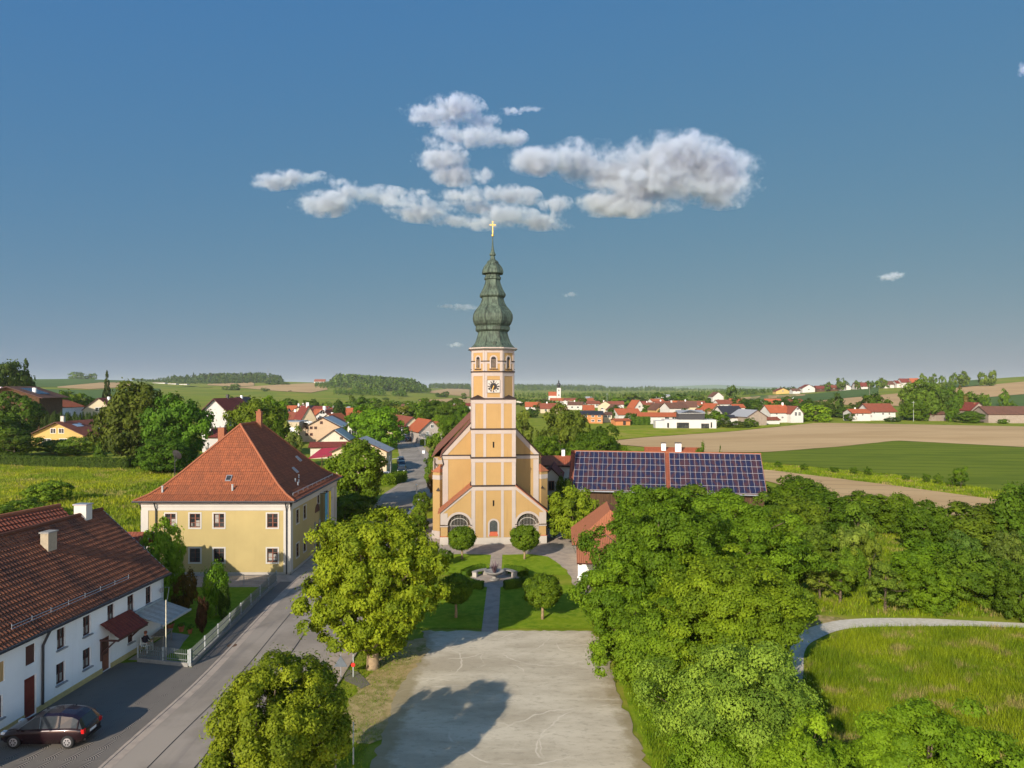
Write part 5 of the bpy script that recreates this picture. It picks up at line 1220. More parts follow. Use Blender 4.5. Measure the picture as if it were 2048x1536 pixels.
# left of the road
house('yellow gabled house behind the clipped hedge, with a red roof and skylights', 63, 166, 202, 868, 844, 17, 'yell2', 'tile_red', 'front', 0,
      W6((.3, 1.5, 2.2, 1.2), (.64, 1.5, 2.8, 1.2), (.42, 4.4, 1.4, 1.3), (.58, 4.4, 1.4, 1.3))+[('r', .1, 1.6, 1.8, 1.4)], [(.5, .15, .9, 1.6, 'greyp')], frame='wframe', ov=1.1, extra=roofwin([(.3, .62, 3.4, .11), (.62, .3, 1.8, .08), (.42, .72, 1.2, .06)]))
house('pale blue-white house with an orange hipped roof above the thuja hedge', 34, 109, 262, 815, 801, 18, 'whiteblue', 'tile_bright', 'front', 0, W6((.22, 2.6, 1.8, 1.6), (.5, 2.4, 3, 2.0))+[('r', .75, 3, 1.4, 1.8)], [(.5, .1, .8, 1.4, 'white')], extra=solarpatch('r', .25, .5, .55, .9, 'skyglass'))
house('apricot house with a maroon roof beside the tall spruce', 166, 229, 270, 819, 796, 14, 'cream', 'tile_maroon', 'front', 0, W6((.5, 7.4, 2.6, 1.3), (.3, 3.5, 1.6, 1.4)), [(.62, .3, .8, 1.5, 'white')], extra=roofwin([(.35, .7, 2.6, .1), (.6, .4, 2, .08)]))
house('dark wooden chalet with two white chimneys at the edge of the village', -40, 74, 238, 793, 773, 16, 'darkwood', 'tile_brown', 'front', 8, (), [(.25, .25, 1.0, 1.6, 'white'), (.8, .3, 1.0, 1.6, 'white')], ov=1.6, extra=solarpatch('r', .2, .7, .2, .8, 'solar_dark'))
house('white house with a timber gable and balcony under a dark red roof', 403, 457, 186, 822, 797, 13, 'white', 'tile_maroon', 'front', -6, W6((.18, 5.6, .9, 1.9), (.5, 5.6, 2.2, 2.0), (.78, 5.6, .9, 1.9), (.4, 2.2, 1.3, 1.2)), [(.3, .3, .7, 1.0, 'white'), (.5, .5, .6, .9, 'dkmetal')], ov=.9,
      extra=lambda t, r, W_, D, he, hr, ffr, frr, flr: (lambda mb: (bbar(mb, .2, W_-.2, .05, 1.0, 4.3, 4.45, ffr), [bbar(mb, .25+k*.45, .33+k*.45, .92, 1.0, 4.45, 5.4, ffr) for k in range(int((W_-.5)/.45))], bbar(mb, .2, W_-.2, .9, 1.02, 5.35, 5.45, ffr), mb.build('balcony', M['wframe'], t)))(MB()))
house('low maroon-roofed annexe in front of the timber-gabled house', 416, 440, 168, 873, 858, 7, 'white', 'tile_maroon', 'side', 0, ())
house('small white house with a dark roof behind the timber-gabled house', 455, 490, 300, 806, 794, 10, 'white', 'tile_dark', 'front', -8, W6((.5, 5.5, 1.6, 1.6)), [(.6, .3, .8, 1.2, 'white')])
house('grey-roofed beige bungalow with twin gables on the village edge', 566, 622, 420, 823, 812, 12, 'cream', 'tile_dark', 'side', 0, W6((.15, 2.6, 1.6, 1.4)), [(.45, .5, .8, 1.5, 'white')])
house('beige house with a dark roof next to the twin-gabled bungalow', 588, 614, 400, 824, 812, 16, 'cream', 'tile_dark', 'front', -12, W6((.5, 4, 1.5, 1.5)), [])
house('small house with an orange roof at the end of the garage lane', 556, 570, 330, 826, 816, 9, 'white', 'tile_bright', 'side', 0, ())
fl_ = thing('garage', 'plain white flat-roofed garage block with a wide closed gate', 'garage', (X(580, 232), 232, 0))
mb = MB(); mb.box((0, 5, 2.2), (6.0, 10, 7.0)); mb.build('wall', M['greyp'] if False else M['cream'], fl_); mb = MB(); mb.box((0, 5, 5.78), (6.3, 10.3, .2)); mb.build('roof', M['zinc'], fl_)
mb = MB(); mb.box((.2, -.03, 2.6), (4.6, .08, 2.6)); mb.build('gate', M['white'], fl_)
gh = thing('carport', 'round-arched glazed carport beside the white garage block', 'carport', (X(609, 236), 236, 0))
mb = MB(); 
for yy in (0, 2.5, 5): mb.tube([(2.6*math.cos(math.pi*k/10), yy, 3.2+2.3*math.sin(math.pi*k/10)) for k in range(11)], .12, 5); mb.tube([(-2.6, yy, 0), (-2.6, yy, 3.2)], .12, 5); mb.tube([(2.6, yy, 0), (2.6, yy, 3.2)], .12, 5)
mb.build('frame', M['wframe'], gh); mb = MB()
for k in range(10):
    a0_, a1_ = math.pi*k/10, math.pi*(k+1)/10; c_ = lambda a, y: (2.55*math.cos(a), y, 3.2+2.25*math.sin(a)); mb.face([c_(a0_, 0), c_(a1_, 0), c_(a1_, 5), c_(a0_, 5)])
mb.face([(-2.5, 4.9, 0), (2.5, 4.9, 0), (2.5, 4.9, 3.4), (-2.5, 4.9, 3.4)]); mb.build('glazing', M['glass'], gh)
house('big apricot gabled house with small square brown windows and solar panels on the roof', 601, 688, 222, 858, 835, 18, 'beige', 'tile_brown', 'front', 3,
      W6((.15, 6.0, .95, .95), (.25, 6.0, .95, .95), (.35, 6.0, .95, .95), (.15, 3.2, .95, .95), (.25, 3.2, .95, .95), (.48, 8.2, .95, 1.0)), [], frame='brown', extra=solarpatch('r', .05, .75, .1, .95, 'slateblue'))
house('old weathered gable with crumbling plaster and grey sheets on its roof', 634, 700, 186, 884, 860, 12, 'oldwall', 'tile_brown', 'front', 4, W6((.74, 4.6, .8, .7)), [], frame='wood', extra=solarpatch('r', .05, .9, .08, .95, 'slateblue'))
house('open shed with a long brown lean-to roof in front of the weathered gable', 622, 702, 170, 893, 888, 5, 'oldwall', 'tile_maroon', 'side', 8, (), rise=.9, name='shed', cat='shed')
o_ = thing('canopy', 'crimson sheet-metal canopy between the rectory roof and the roadside tree', 'canopy', (X(655, 150), 150, 0), R(6)); mb = MB(); slope(mb, (-3.6, -2.4, 2.3), (3.6, -2.4, 3.0), (3.8, 2.4, 4.2), (-1.6, 2.4, 4.0), .12); mb.build('roof', M['crimson'], o_)
mb = MB()
for px_, py_ in ((-3.3, -2.2), (3.3, -2.2), (3.4, 2.2), (-1.5, 2.2)): mb.tube([(px_, py_, 0), (px_, py_, 2.4 if py_ < 0 else 4.0)], .1, 5)
mb.build('posts', M['darkwood'], o_)
house('low house with a grey sheet roof by the edge of the road', 664, 773, 140, 902, 877, 6.5, 'cream', 'metal_roof', 'front', 0, W6((.3, 2.4, 1, 1.2), (.7, 2.4, 1, 1.2))+[('r', .5, 2.4, 1, 1.4)], [])
house('white house with a steep half-timbered gable among the red roofs', 622, 668, 300, 838, 820, 12, 'white', 'tile_red', 'front', -4, W6((.35, 4.2, 1.6, 1.4), (.65, 4.2, 1.6, 1.4), (.5, 7.2, 2.2, 1.4)), [(.5, .2, 1, 1.6, 'white')])
house('low house with a bright red roof left of the dark cypress', 648, 678, 330, 830, 819, 9, 'white', 'tile_bright', 'side', 0, (), [(.9, .5, .6, 1.2, 'white')])
house('long bright red roof behind the half-timbered gable', 626, 642, 350, 826, 818, 9, 'white', 'tile_bright', 'side', 0, ())
house('white house with a maroon pointed roof beyond the garage block', 604, 632, 280, 836, 812, 12, 'cream', 'tile_maroon', 'front', 30, (), [(.5, .2, .9, 1.4, 'white')])
house('red-roofed cottage at the back of the cluster of red roofs', 634, 654, 430, 820, 813, 9, 'white', 'tile_bright', 'side', 0, ())
house('yellow house with an orange roof beside the dark cypress', 682, 696, 300, 835, 824, 9, 'yell2', 'tile_bright', 'side', 0, ())
house('pale blue-grey hall half hidden beyond the cypress', 692, 705, 420, 819, 813, 9, 'whiteblue', 'metal_roof', 'side', 0, ())
house('modern white house with many panes, behind the two rounded lime trees', 694, 722, 214, 850, 838, 11, 'white', 'tile_maroon', 'front', -14, W6((.3, 3.4, 1.6, 1.5), (.7, 3.4, 1.6, 1.5), (.5, 1.2, 2, 1.2)), [(.1, .1, 1.2, 1.0, 'white')])
# right of the road
house('pinkish-white house with a red roof and two small windows at the bend of the road', 838, 886, 216, 862, 840, 15, 'beige' if False else 'white_trim', 'tile_bright', 'front', 22, W6((.55, 5.2, .9, .9), (.35, 3.2, .6, .7)), [])
house('long pale house with a dull red roof behind the house at the bend', 806, 846, 246, 852, 834, 22, 'cream', 'tile_red', 'front', 24, W6((.3, 3, 1.5, 1.3)), [])
house('yellow shop front with tall windows at the far end of the road', 789, 809, 243, 853, 849, 10, 'yell2', 'tile_maroon', 'side', 0, W6((.5, 2.2, 1.4, 2.2), (.75, 2.2, 1.2, 2.2)), [], rise=1.0)
house('white house with an orange roof peeping over the shop front', 789, 803, 320, 840, 832, 9, 'white', 'tile_bright', 'front', 20, ())
house('small red-roofed annexe behind the house at the bend', 870, 884, 240, 850, 843, 8, 'white_trim', 'tile_bright', 'side', 8, ())
# behind the church and barn
house('white house with a red roof tucked behind the church nave', 1082, 1141, 104, 930, 912, 9, 'white', 'tile_bright', 'side', -6, (), [(.72, .5, .5, 1.0, 'white')], name='house')
house('white gabled wing with dark windows between church and solar barn', 1086, 1121, 97, 953, 936, 8, 'white', 'tile_maroon', 'front', -6, W6((.48, 3.6, .65, 1.15), (.48, 1.6, .65, 1.15)), frame='brown', ov=.35)
house('house behind the solar barn, of which only the red ridge and two white chimneys show', 1296, 1396, 118, 915, 895, 10, 'white', 'tile_bright', 'side', -10, (), [(.33, .35, .75, 1.2, 'white'), (.62, .3, 1.0, 1.4, 'white')])
# the far village on the right
house('orange rendered block of flats with a black roof', 1162, 1205, 336, 829, 822, 10, 'orange', 'blackroof', 'side', -6, W6((.22, 5.2, 1.8, 1.2), (.55, 5.2, 1.8, 1.2), (.85, 5.2, 1.8, 1.2), (.22, 2.0, 1.8, 1.4), (.55, 2.0, 1.8, 1.4), (.85, 2.0, 1.8, 1.4)), [])
house('cream house with a flat top beside the orange block of flats', 1206, 1224, 345, 829, 824, 9, 'cream', 'tile_brown', 'side', 0, W6((.3, 3.6, 1.6, 1.4), (.7, 3.6, 1.6, 1.4)), [(.1, .5, 1.8, 1.5, 'greyp')])
house('little wooden hut with a bright orange roof on the meadow', 1231, 1261, 318, 844, 837, 7, 'orange', 'tile_bright', 'side', 10, W6((.6, 1.3, 1.4, 2.0)), [], frame='dkbrown')
house('long white farm building with a bright red roof behind a hedge', 1277, 1358, 330, 833, 825, 9, 'white', 'tile_bright', 'side', -6, W6((.7, 2.6, 2, 1.4), (.88, 2.6, 2, 1.4)), [])
vl = thing('villa', 'modern white flat-roofed villa with a dark grey upper storey', 'house', (X(1388, 292), 292, tz(X(1388, 292), 292)), R(-5))
mb = MB(); mb.box((-1.5, 5, 1.6), (21, 10, 4.2)); mb.box((-12, 5, 1.3), (7, 9, 3.6)); mb.build('wall', M['housewhite'], vl)
mb = MB(); mb.prism([(-6, 3.75), (4.5, 3.75), (4.5, 6.4), (-.4, 7.4), (-6, 6.3)], -8.5, -1, FR((0, 0, 0), (1, 0, 0), (0, -1, 0))); mb.build('upper_storey', M['dkmetal'], vl)
mb = MB(); slope(mb, (-6.3, .6, 6.35), (4.8, .6, 6.5), (4.8, 9, 7.5), (-6.3, 9, 7.4), .2); mb.build('roof', M['metal_roof'], vl)
for a, c, w, h in ((-4.5, 1.4, 5, 2.3), (4.5, 1.2, 3.2, 2.0), (-10.5, 1.4, .8, 2.0), (7, 1.6, .6, 2.2)): mb = MB(); mb.box((a, -.03, c), (w, .08, h)); mb.build('window', M['glass'], vl)
house('red-roofed house in front of the white farmhouse row', 1236, 1284, 372, 829, 817, 12, 'white', 'tile_bright', 'side', 12, (), [])
house('white house with a dark brown saddle roof', 1338, 1379, 372, 816, 805, 11, 'white', 'tile_brown', 'side', 16, W6((.7, 4.2, 1.3, 1.3), (.85, 4.2, 1.3, 1.3)), [(.35, .5, .7, 1.2, 'greyp')])
house('brown wooden house beside the dark-roofed white one', 1311, 1336, 405, 819, 807, 12, 'honeywood', 'tile_brown', 'front', 12, W6((.5, 4, 1.4, 1.2)))
house('white house with an anthracite roof in front of the grey barn', 1446, 1490, 332, 827, 812, 12, 'white', 'blackroof', 'side', 10, W6((.2, 4.5, 1.4, 1.3), (.45, 4.5, 1.4, 1.3)), [])
house('white annexe with a black lean-to roof beside the grey barn', 1450, 1482, 318, 835, 831, 7, 'white', 'blackroof', 'side', 6, W6((.3, 1.6, 1.2, 1.2), (.7, 1.6, 1.2, 1.2)), rise=1.0)
house('grey wooden barn with a sloping grey roof', 1492, 1536, 312, 833, 820, 14, 'wood', 'metal_roof', 'front', 14, (), [], name='barn', cat='barn')
house('white semi-detached house with a stepped red roof', 1540, 1582, 340, 825, 810, 11, 'white', 'tile_bright', 'side', 8, W6((.3, 3.6, 1.4, 1.4), (.6, 3.6, 1.4, 1.4), (.3, 6, 1.2, 1.0)), [(.9, .5, .7, 1.2, 'white')])
house('white gabled half of the semi-detached house', 1580, 1608, 338, 826, 812, 14, 'white', 'tile_red', 'front', 12, W6((.4, 4.2, 1.2, 1.8), (.7, 4.2, 1.2, 1.8), (.55, 6.6, 1.2, 1.0)), [])
house('low red-roofed shed below the semi-detached house', 1530, 1560, 322, 841, 834, 7, 'white', 'tile_red', 'side', 6, (), name='shed', cat='shed')
house('house with a red roof and grey weatherboard gable further back in the village', 1268, 1290, 480, 815, 800, 12, 'greyp', 'tile_bright', 'front', 14, W6((.5, 4, 1.4, 1.3)))
house('white house with an orange roof next to a dark conifer', 1167, 1188, 420, 820, 810, 12, 'white', 'tile_bright', 'side', -4, W6((.3, 2.6, 1.4, 1.2)))
house('white gabled house with a brown roof behind the red hut', 1226, 1250, 430, 820, 809, 12, 'white', 'tile_brown', 'front', 14, W6((.5, 4.6, 1.4, 1.2)))
house('white house with a red roof beside the anthracite-roofed one', 1420, 1450, 384, 821, 807, 12, 'cream', 'tile_bright', 'front', 16, W6((.4, 4, 1.4, 1.4)))
house('small red hut between two village gardens', 1397, 1412, 390, 822, 817, 7, 'orange', 'tile_bright', 'side', 0, ())
house('white house with a red roof half hidden by trees below the striped hill', 1468, 1490, 430, 815, 808, 10, 'white', 'tile_bright', 'side', 0, ())
house('white gabled house on the field edge of the village', 1425, 1448, 640, 793, 784, 10, 'white', 'tile_brown', 'front', 10, W6((.5, 4, 1.6, 1.4)))
# farms by the ploughed field
house('white farmhouse with a broad red roof beside the ploughed field', 1740, 1792, 352, 822, 807, 12, 'white', 'tile_red', 'side', 4, W6((.15, 4.6, .9, 1.2), (.5, 4.0, 1.2, 1.4), (.75, 4.0, 1.0, 1.4)), [], ov=.8)
house('lower white wing of the farmhouse by the ploughed field', 1705, 1742, 348, 826, 818, 9, 'white', 'tile_bright', 'side', 4, W6((.25, 3.4, .9, 1.1), (.55, 3.4, .9, 1.1)), [(.4, .5, .5, .8, 'white')], ov=.5)
house('grey timber barn with a drooping brown roof', 1853, 1896, 350, 828, 815, 10, 'wood', 'tile_brown', 'side', 16, (), [], name='barn', cat='barn')
house('tall grey gabled barn behind the leafy bush', 1938, 1976, 352, 820, 805, 14, 'wood', 'tile_maroon', 'front', 10, W6((.6, 5.6, 1, 1)), [(.4, .1, .7, .8, 'brick')], name='barn', cat='barn')
house('long dark-roofed timber barn at the field margin', 1977, 2085, 338, 828, 812.5, 13, 'wood', 'tile_brown', 'side', 0, (), [], name='barn', cat='barn')
# the distant market town with its church
tc = thing('town_church', 'distant white church tower with a dark onion dome above red roofs', 'church', (X(1117.5, 840), 840, tz(X(1117.5, 840), 840)))
mb = MB(); mb.box((0, 0, 8), (4.6, 4.6, 17)); mb.box((-7, 9, 3), (9, 16, 8)); mb.build('wall', M['housewhite'], tc)
mb = MB(); mb.lathe([(2.7, 16.5), (1.6, 18), (2.5, 20), (2.0, 21.5), (.7, 23), (.9, 24), (.1, 26)], 8); mb.build('onion_dome', M['dkmetal'], tc); mb = MB(); slope(mb, (-12, 1, 6.8), (-2, 1, 6.8), (-2, 9, 12), (-12, 9, 12), .3); mb.build('roof', M['tile_bright'], tc)
mb = MB()
for z_ in (8, 13.5): mb.box((0, -2.33, z_), (1.2, .06, 2))
mb.build('windows', M['dkmetal'], tc)
rr = random.Random(8); GT = 'red-roofed houses of the distant town'
for k, (a, c_, y, pe, pr_) in enumerate(((1100, 1126, 800, 806, 796), (1128, 1160, 830, 803, 796), (1140, 1168, 780, 807, 799), (1162, 1190, 800, 805, 797), (1060, 1082, 760, 808, 800), (1038, 1056, 780, 808, 801), (1180, 1196, 880, 802, 796), (1196, 1214, 700, 809, 801), (1028, 1040, 800, 807, 800), (1086, 1100, 860, 803, 798))):
    house('small red-roofed house in the distant town around the onion-domed tower', a, c_, y, pe, pr_, 12, ['white', 'cream', 'greyp'][k % 3], ['tile_bright', 'tile_red', 'tile_bright'][k % 3] if k not in (4, 9) else 'tile_brown', 'side', rr.uniform(-14, 14), (), [], group=GT)
for lb, a, c_, y, pe, pr_, wl, rf_ in (('white low block of flats in the far town, seen between trees', 1170, 1184, 1000, 796, 793, 'cream', 'metal_roof'), ('pale hall beyond the far town', 1312, 1340, 900, 792, 789, 'white', 'metal_roof'),
        ('far white house in the village trees, above the brown-roofed one', 1290, 1304, 640, 808, 801, 'white', 'tile_red'), ('far cottage with maroon roof left of the brown wooden house', 1282, 1297, 560, 808, 802, 'white', 'tile_maroon')):
    house(lb, a, c_, y, pe, pr_, 10, wl, rf_, 'side', 0, ())
# houses along the crest of the striped hill
for k, (a, c_, pe, pr_, wl, rf_, ex) in enumerate(((1552, 1580, 782, 776, 'yell2', 'tile_maroon', 'yellow-fronted'), (1605, 1630, 776, 769, 'white', 'tile_maroon', 'steep-gabled white'), (1634, 1650, 777, 771.5, 'darkwood', 'tile_maroon', 'dark wooden'), (1660, 1676, 775, 770, 'darkwood', 'tile_red', 'small brown'),
        (1680, 1702, 774, 767, 'white', 'tile_maroon', 'white balconied'), (1713, 1736, 772, 765, 'white', 'tile_maroon', 'broad white'), (1770, 1788, 768, 762, 'white', 'tile_brown', 'low brown-roofed'), (1794, 1816, 766, 761, 'white', 'tile_maroon', 'long white'),
        (1804, 1822, 764, 757, 'white', 'tile_maroon', 'maroon-roofed tall'), (1824, 1840, 765, 756.5, 'white', 'tile_bright', 'bright red-roofed'), (1586, 1600, 781, 777, 'white', 'tile_brown', 'tiny white'))):
    Yh = 960-k*4
    house(ex+' house in the row on the crest of the striped hill', a, c_, Yh, pe, pr_, 12, wl, rf_, 'front' if k in (0, 1, 4) else 'side', 0, W6((.5, 4, 2.2, 1.5)), [], ov=1.0)
house('lonely white farm with a red roof on the hilltop between the two woods', 628, 650, 2150, 763, 758.5, 14, 'white', 'tile_red', 'side', 0, ())
for a, c_, lb in ((305, 330, 'white farmstead below the long wood'), (335, 352, 'red-roofed farmstead below the long wood'), (358, 374, 'third small farmstead below the long wood')):
    house(lb, a, c_, 1700, 772, 768, 14, 'white', 'tile_red', 'side', 0, ())
house('white house among trees in the valley beside the far ploughed field', 925, 942, 560, 812, 806, 10, 'white', 'tile_maroon', 'side', 0, ())
house('tiny white house by the valley trees next to the church tower', 910, 924, 600, 813, 808, 10, 'white', 'tile_brown', 'front', 0, ())

row = lambda z, Y: HY+(H-z)*F/Y
rr = random.Random(21)
def small_row(label, group, spots, roofs):
    for k, (px, Y, w) in enumerate(spots):
        x = X(px, Y); zb = tz(x, Y); he = rr.uniform(2.8, 4.6); hr = he+rr.uniform(2.2, 3.6); wp = w*F/Y
        gb = 'front' if rr.random() < .4 else 'side'
        house(label, px-wp/2, px+wp/2, Y, row(zb+he, Y), row(zb+hr, Y+(5 if gb == 'side' else 0)), 10, ['white', 'cream', 'white', 'greyp'][k % 4], roofs[k % len(roofs)], gb, rr.uniform(-25, 25), W6((.3, 2, 1.4, 1.3), (.7, 2, 1.4, 1.3)), [(.4, .5, .7, 1.0, 'white')] if k % 2 else [], group=group)
small_row('small house in the back rows of the far village, half hidden by garden trees', 'back row houses of the far village', [(1066, 520, 11), (1098, 470, 11), (1130, 610, 12), (1150, 540, 11), (1188, 600, 12), (1210, 500, 10), (1232, 560, 12), (1252, 640, 12), (1276, 590, 12), (1296, 540, 11), (1318, 620, 12), (1330, 480, 11), (1356, 560, 12), (1376, 450, 11), (1394, 520, 12), (1416, 480, 11), (1452, 520, 11), (1478, 560, 12), (1502, 500, 11), (1526, 460, 11), (1548, 520, 11), (1600, 470, 11)], ['tile_bright', 'tile_red', 'tile_bright', 'tile_brown', 'tile_red'])
small_row('small red-roofed house packed into the cluster behind the apricot gabled house', 'packed houses behind the apricot gabled house', [(570, 380, 10), (596, 350, 10), (612, 330, 10), (640, 310, 10), (662, 360, 11), (674, 400, 11), (690, 350, 10), (656, 270, 9), (700, 320, 9), (584, 300, 10), (632, 400, 10), (606, 410, 10)], ['tile_bright', 'tile_red', 'tile_maroon', 'tile_bright'])
small_row('small house near the valley trees, close beside the church tower', 'valley houses beside the church tower', [(880, 380, 10), (905, 420, 10), (832, 420, 10), (812, 450, 10)], ['tile_red', 'tile_brown'])
# ------------------------------------------------------------------ trees of the middle ground: label, px, top row, distance, width px, kind, colour, crown base
T = [
 ('huge dark brownish-green tree standing beyond the meadow, beside the yellow gabled house', 272, 764, 160, 128, 'mid', (.05, .065, .014), .05),
 ('broad fresh green tree right against the dark brownish one', 352, 790, 150, 112, 'mid', (.045, .09, .012), .02),
 ('bushy sycamore at the foot of the broad fresh green tree', 325, 880, 140, 90, 'mid', (.045, .085, .012), 0),
 ('tall spruce standing above the apricot house', 214, 740, 300, 34, 'conifer', (.035, .05, .02), .04),
 ('dark pine group beside the wooden chalet', 18, 724, 268, 84, 'mid', (.03, .05, .014), .1),
 ('lofty spruce beside the wooden chalet', 52, 716, 272, 52, 'conifer', (.028, .045, .016), .05),
 ('round garden tree before the wooden chalet', 24, 792, 205, 96, 'mid', (.05, .085, .014), 0),
 ('dark garden tree at the margin of the meadow', 4, 830, 172, 100, 'mid', (.045, .075, .013), 0),
 ('olive apple tree at the corner of the yellow gabled house', 28, 868, 165, 76, 'loose', (.06, .085, .016), .1),
 ('small tree behind the pale blue-white house', 118, 784, 300, 38, 'low', MG, 0), ('leafy tree between two houses, left of the tall spruce', 150, 782, 320, 44, 'low', (.075, .105, .016), 0),
 ('bush beside the orange hipped roof', 180, 792, 330, 40, 'low', DG, 0), ('small conifer by the apricot house', 240, 786, 270, 18, 'conifer', FG, 0),
 ('large round tree behind the rectory chimney', 512, 797, 175, 92, 'mid', (.085, .115, .015), .05),
 ('light green tree next to the large round tree behind the rectory', 545, 800, 215, 60, 'mid', (.1, .15, .018), .05),
 ('darker tree beyond the rectory roof, near the garage', 558, 835, 150, 40, 'mid', DG, 0),
 ('grey-leaved round cherry tree in front of the apricot gabled house', 582, 850, 150, 44, 'loose', (.1, .12, .05), .05),
 ('round tree beyond the bungalow with twin gables', 582, 797, 460, 32, 'low', DG, 0), ('dense round tree behind the red roofs', 620, 798, 450, 30, 'low', DG, 0), ('small dark bush in the far meadow', 462, 792, 520, 20, 'low', DG, 0),
 ('dark cypress-like conifer among the red roofs', 678, 806, 290, 22, 'column', (.03, .05, .016), 0),
 ('tree on the meadow behind the pale hall', 706, 793, 520, 14, 'far', FG, 0), ('dark tree above the valley trees', 726, 793, 420, 40, 'low', DG, 0), ('bushy tree in the valley row', 752, 799, 410, 40, 'low', MG, 0), ('rounded tree in the valley row', 775, 801, 400, 36, 'low', (.06, .085, .02), 0),
 ('first of the two rounded lime trees by the road, partly behind its twin', 735, 812, 215, 78, 'mid', (.085, .15, .015), .02),
 ('second rounded lime tree by the road, the larger and nearer', 760, 820, 196, 78, 'mid', (.085, .15, .015), .02),
 ('tall roadside maple beside the rectory', 712, 878, 100, 118, 'mid', (.095, .13, .016), .12),
 ('dark bushy undergrowth at the foot of the roadside maple', 706, 985, 92, 90, 'bush', (.05, .08, .012), 0),
 ('shrubbery beside the rectory flank under the roadside maple', 690, 1000, 88, 46, 'bush', (.055, .085, .012), 0),
 ('pale willow by the road bend', 800, 808, 330, 36, 'low', (.12, .13, .04), 0), ('dark tree in the valley behind the road houses', 822, 806, 340, 32, 'low', DG, 0), ('poplar-like tree behind the red annexe', 848, 800, 330, 40, 'low', DG, 0),
 ('dense green tree behind the house at the bend', 872, 798, 320, 50, 'mid', DG, 0), ('tall dark tree close to the church tower', 905, 802, 300, 60, 'mid', (.05, .08, .014), 0), ('tree in the dip beside the church tower', 930, 812, 280, 44, 'mid', DG, 0), ('light green shrub beside the red annexe', 880, 830, 250, 40, 'mid', LG, 0),
 ('tree in front of the dark tall tree by the church', 900, 828, 230, 46, 'mid', MG, 0),
 ('roadside tree whose branches reach over the bend beside the nave', 880, 858, 140, 48, 'loose', (.075, .115, .015), 0), ('bush between the road bend and the church nave', 870, 900, 124, 40, 'mid', (.07, .11, .015), 0),
 ('red-leaved bush by the church wall', 866, 935, 112, 16, 'bush', (.13, .06, .035), 0),
 ('bush standing in the strip beside the church road', 838, 1010, 88, 32, 'bush', (.11, .15, .02), 0), ('slim bush under the street lamp', 844, 985, 97, 28, 'bush', (.08, .12, .016), 0), ('low bush by the white road wall', 824, 1032, 82, 30, 'bush', (.1, .13, .02), 0), ('dark bush near the church path', 842, 1030, 83, 26, 'bush', DG, 0),
 ('young bushes sprouting behind the fountain bench', 888, 1100, 68, 30, 'bush', DG, 0),
 # right of the church
 ('airy ash tree beside the church tower', 1048, 826, 170, 46, 'loose', (.095, .11, .03), .05), ('tall airy ash tree, the wider of the two behind the white house', 1120, 812, 165, 92, 'loose', (.085, .105, .025), .02), ('second crown of the airy ash group', 1150, 830, 160, 50, 'loose', (.08, .105, .025), .02),
 ('dark round hazel left of the hay meadow', 1195, 852, 150, 78, 'mid', (.055, .09, .012), 0), ('low hazel by the solar barn gable', 1165, 880, 135, 60, 'mid', (.06, .095, .012), 0), ('bushes behind the nave eaves', 1098, 870, 140, 60, 'mid', MG, 0), ('little tree peeping over the barn ridge, below the meadow', 1245, 888, 150, 36, 'bush', MG, 0),
 ('young tree above the barn ridge, right of the chimneys', 1402, 888, 112, 20, 'loose', DG, .3), ('tiny sapling above the barn ridge', 1442, 896, 112, 10, 'loose', DG, .3),
 ('climbing shrub against the white gabled wing', 1132, 950, 88, 34, 'bush', (.05, .08, .012), 0),
 ('golden-green maple in front of the white gabled wing', 1145, 975, 78, 84, 'mid', (.115, .15, .017), .1), ('rounded bush against the barn wall, under the left panels', 1290, 978, 83, 120, 'mid', MG, 0), ('taller bush against the barn wall, under the gap between the panels', 1375, 976, 82, 110, 'mid', (.07, .11, .014), 0), ('bush against the barn wall, under the right panels', 1460, 980, 80, 110, 'mid', MG, 0),
 ('shrub at the chapel back', 1110, 1000, 80, 20, 'bush', DG, 0),
]
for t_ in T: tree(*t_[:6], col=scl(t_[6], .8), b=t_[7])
# village trees in the far plain
VT = [('round tree', 1000, 802, 520, 30), ('tree', 1048, 797, 640, 40), ('dark pair of trees', 1078, 800, 600, 40), ('broad tree', 1096, 800, 520, 46), ('tree', 1060, 818, 400, 30),
 ('tree', 1160, 797, 560, 24), ('dark tree', 1204, 796, 620, 24), ('round tree', 1238, 795, 640, 40), ('tall tree', 1262, 790, 640, 30), ('dark trees', 1300, 795, 640, 36), ('round tree', 1318, 786, 700, 30), ('grove tree', 1345, 790, 640, 44), ('grove tree', 1380, 794, 600, 44), ('tree', 1405, 792, 640, 34), ('tall dark conifer', 1462, 774, 640, 20),
 ('tree', 1230, 812, 380, 30), ('bush', 1265, 826, 350, 30), ('hedge tree', 1300, 808, 420, 30), ('tree', 1328, 815, 395, 20), ('tree', 1368, 818, 350, 40), ('round bush', 1395, 828, 320, 28), ('tree', 1408, 808, 430, 28), ('willow', 1430, 820, 320, 40), ('bush', 1450, 840, 300, 26), ('tree', 1484, 795, 480, 40), ('tree', 1506, 798, 440, 44), ('tree', 1530, 800, 420, 40), ('bush', 1500, 836, 300, 26), ('bush', 1472, 842, 296, 40),
 ('tree', 1560, 798, 430, 40), ('tree', 1588, 796, 430, 40), ('tree', 1616, 798, 400, 36), ('light tree', 1630, 808, 350, 56), ('tree', 1645, 800, 380, 36), ('silvery tree', 1670, 790, 390, 36), ('yellowish bush', 1650, 828, 340, 24), ('tree', 1690, 814, 380, 46), ('dark tree', 1746, 786, 400, 44), ('tree', 1722, 802, 400, 36), ('round bush', 1786, 834, 338, 26), ('bush', 1700, 826, 350, 26)]
GV = 'garden trees of the far village'
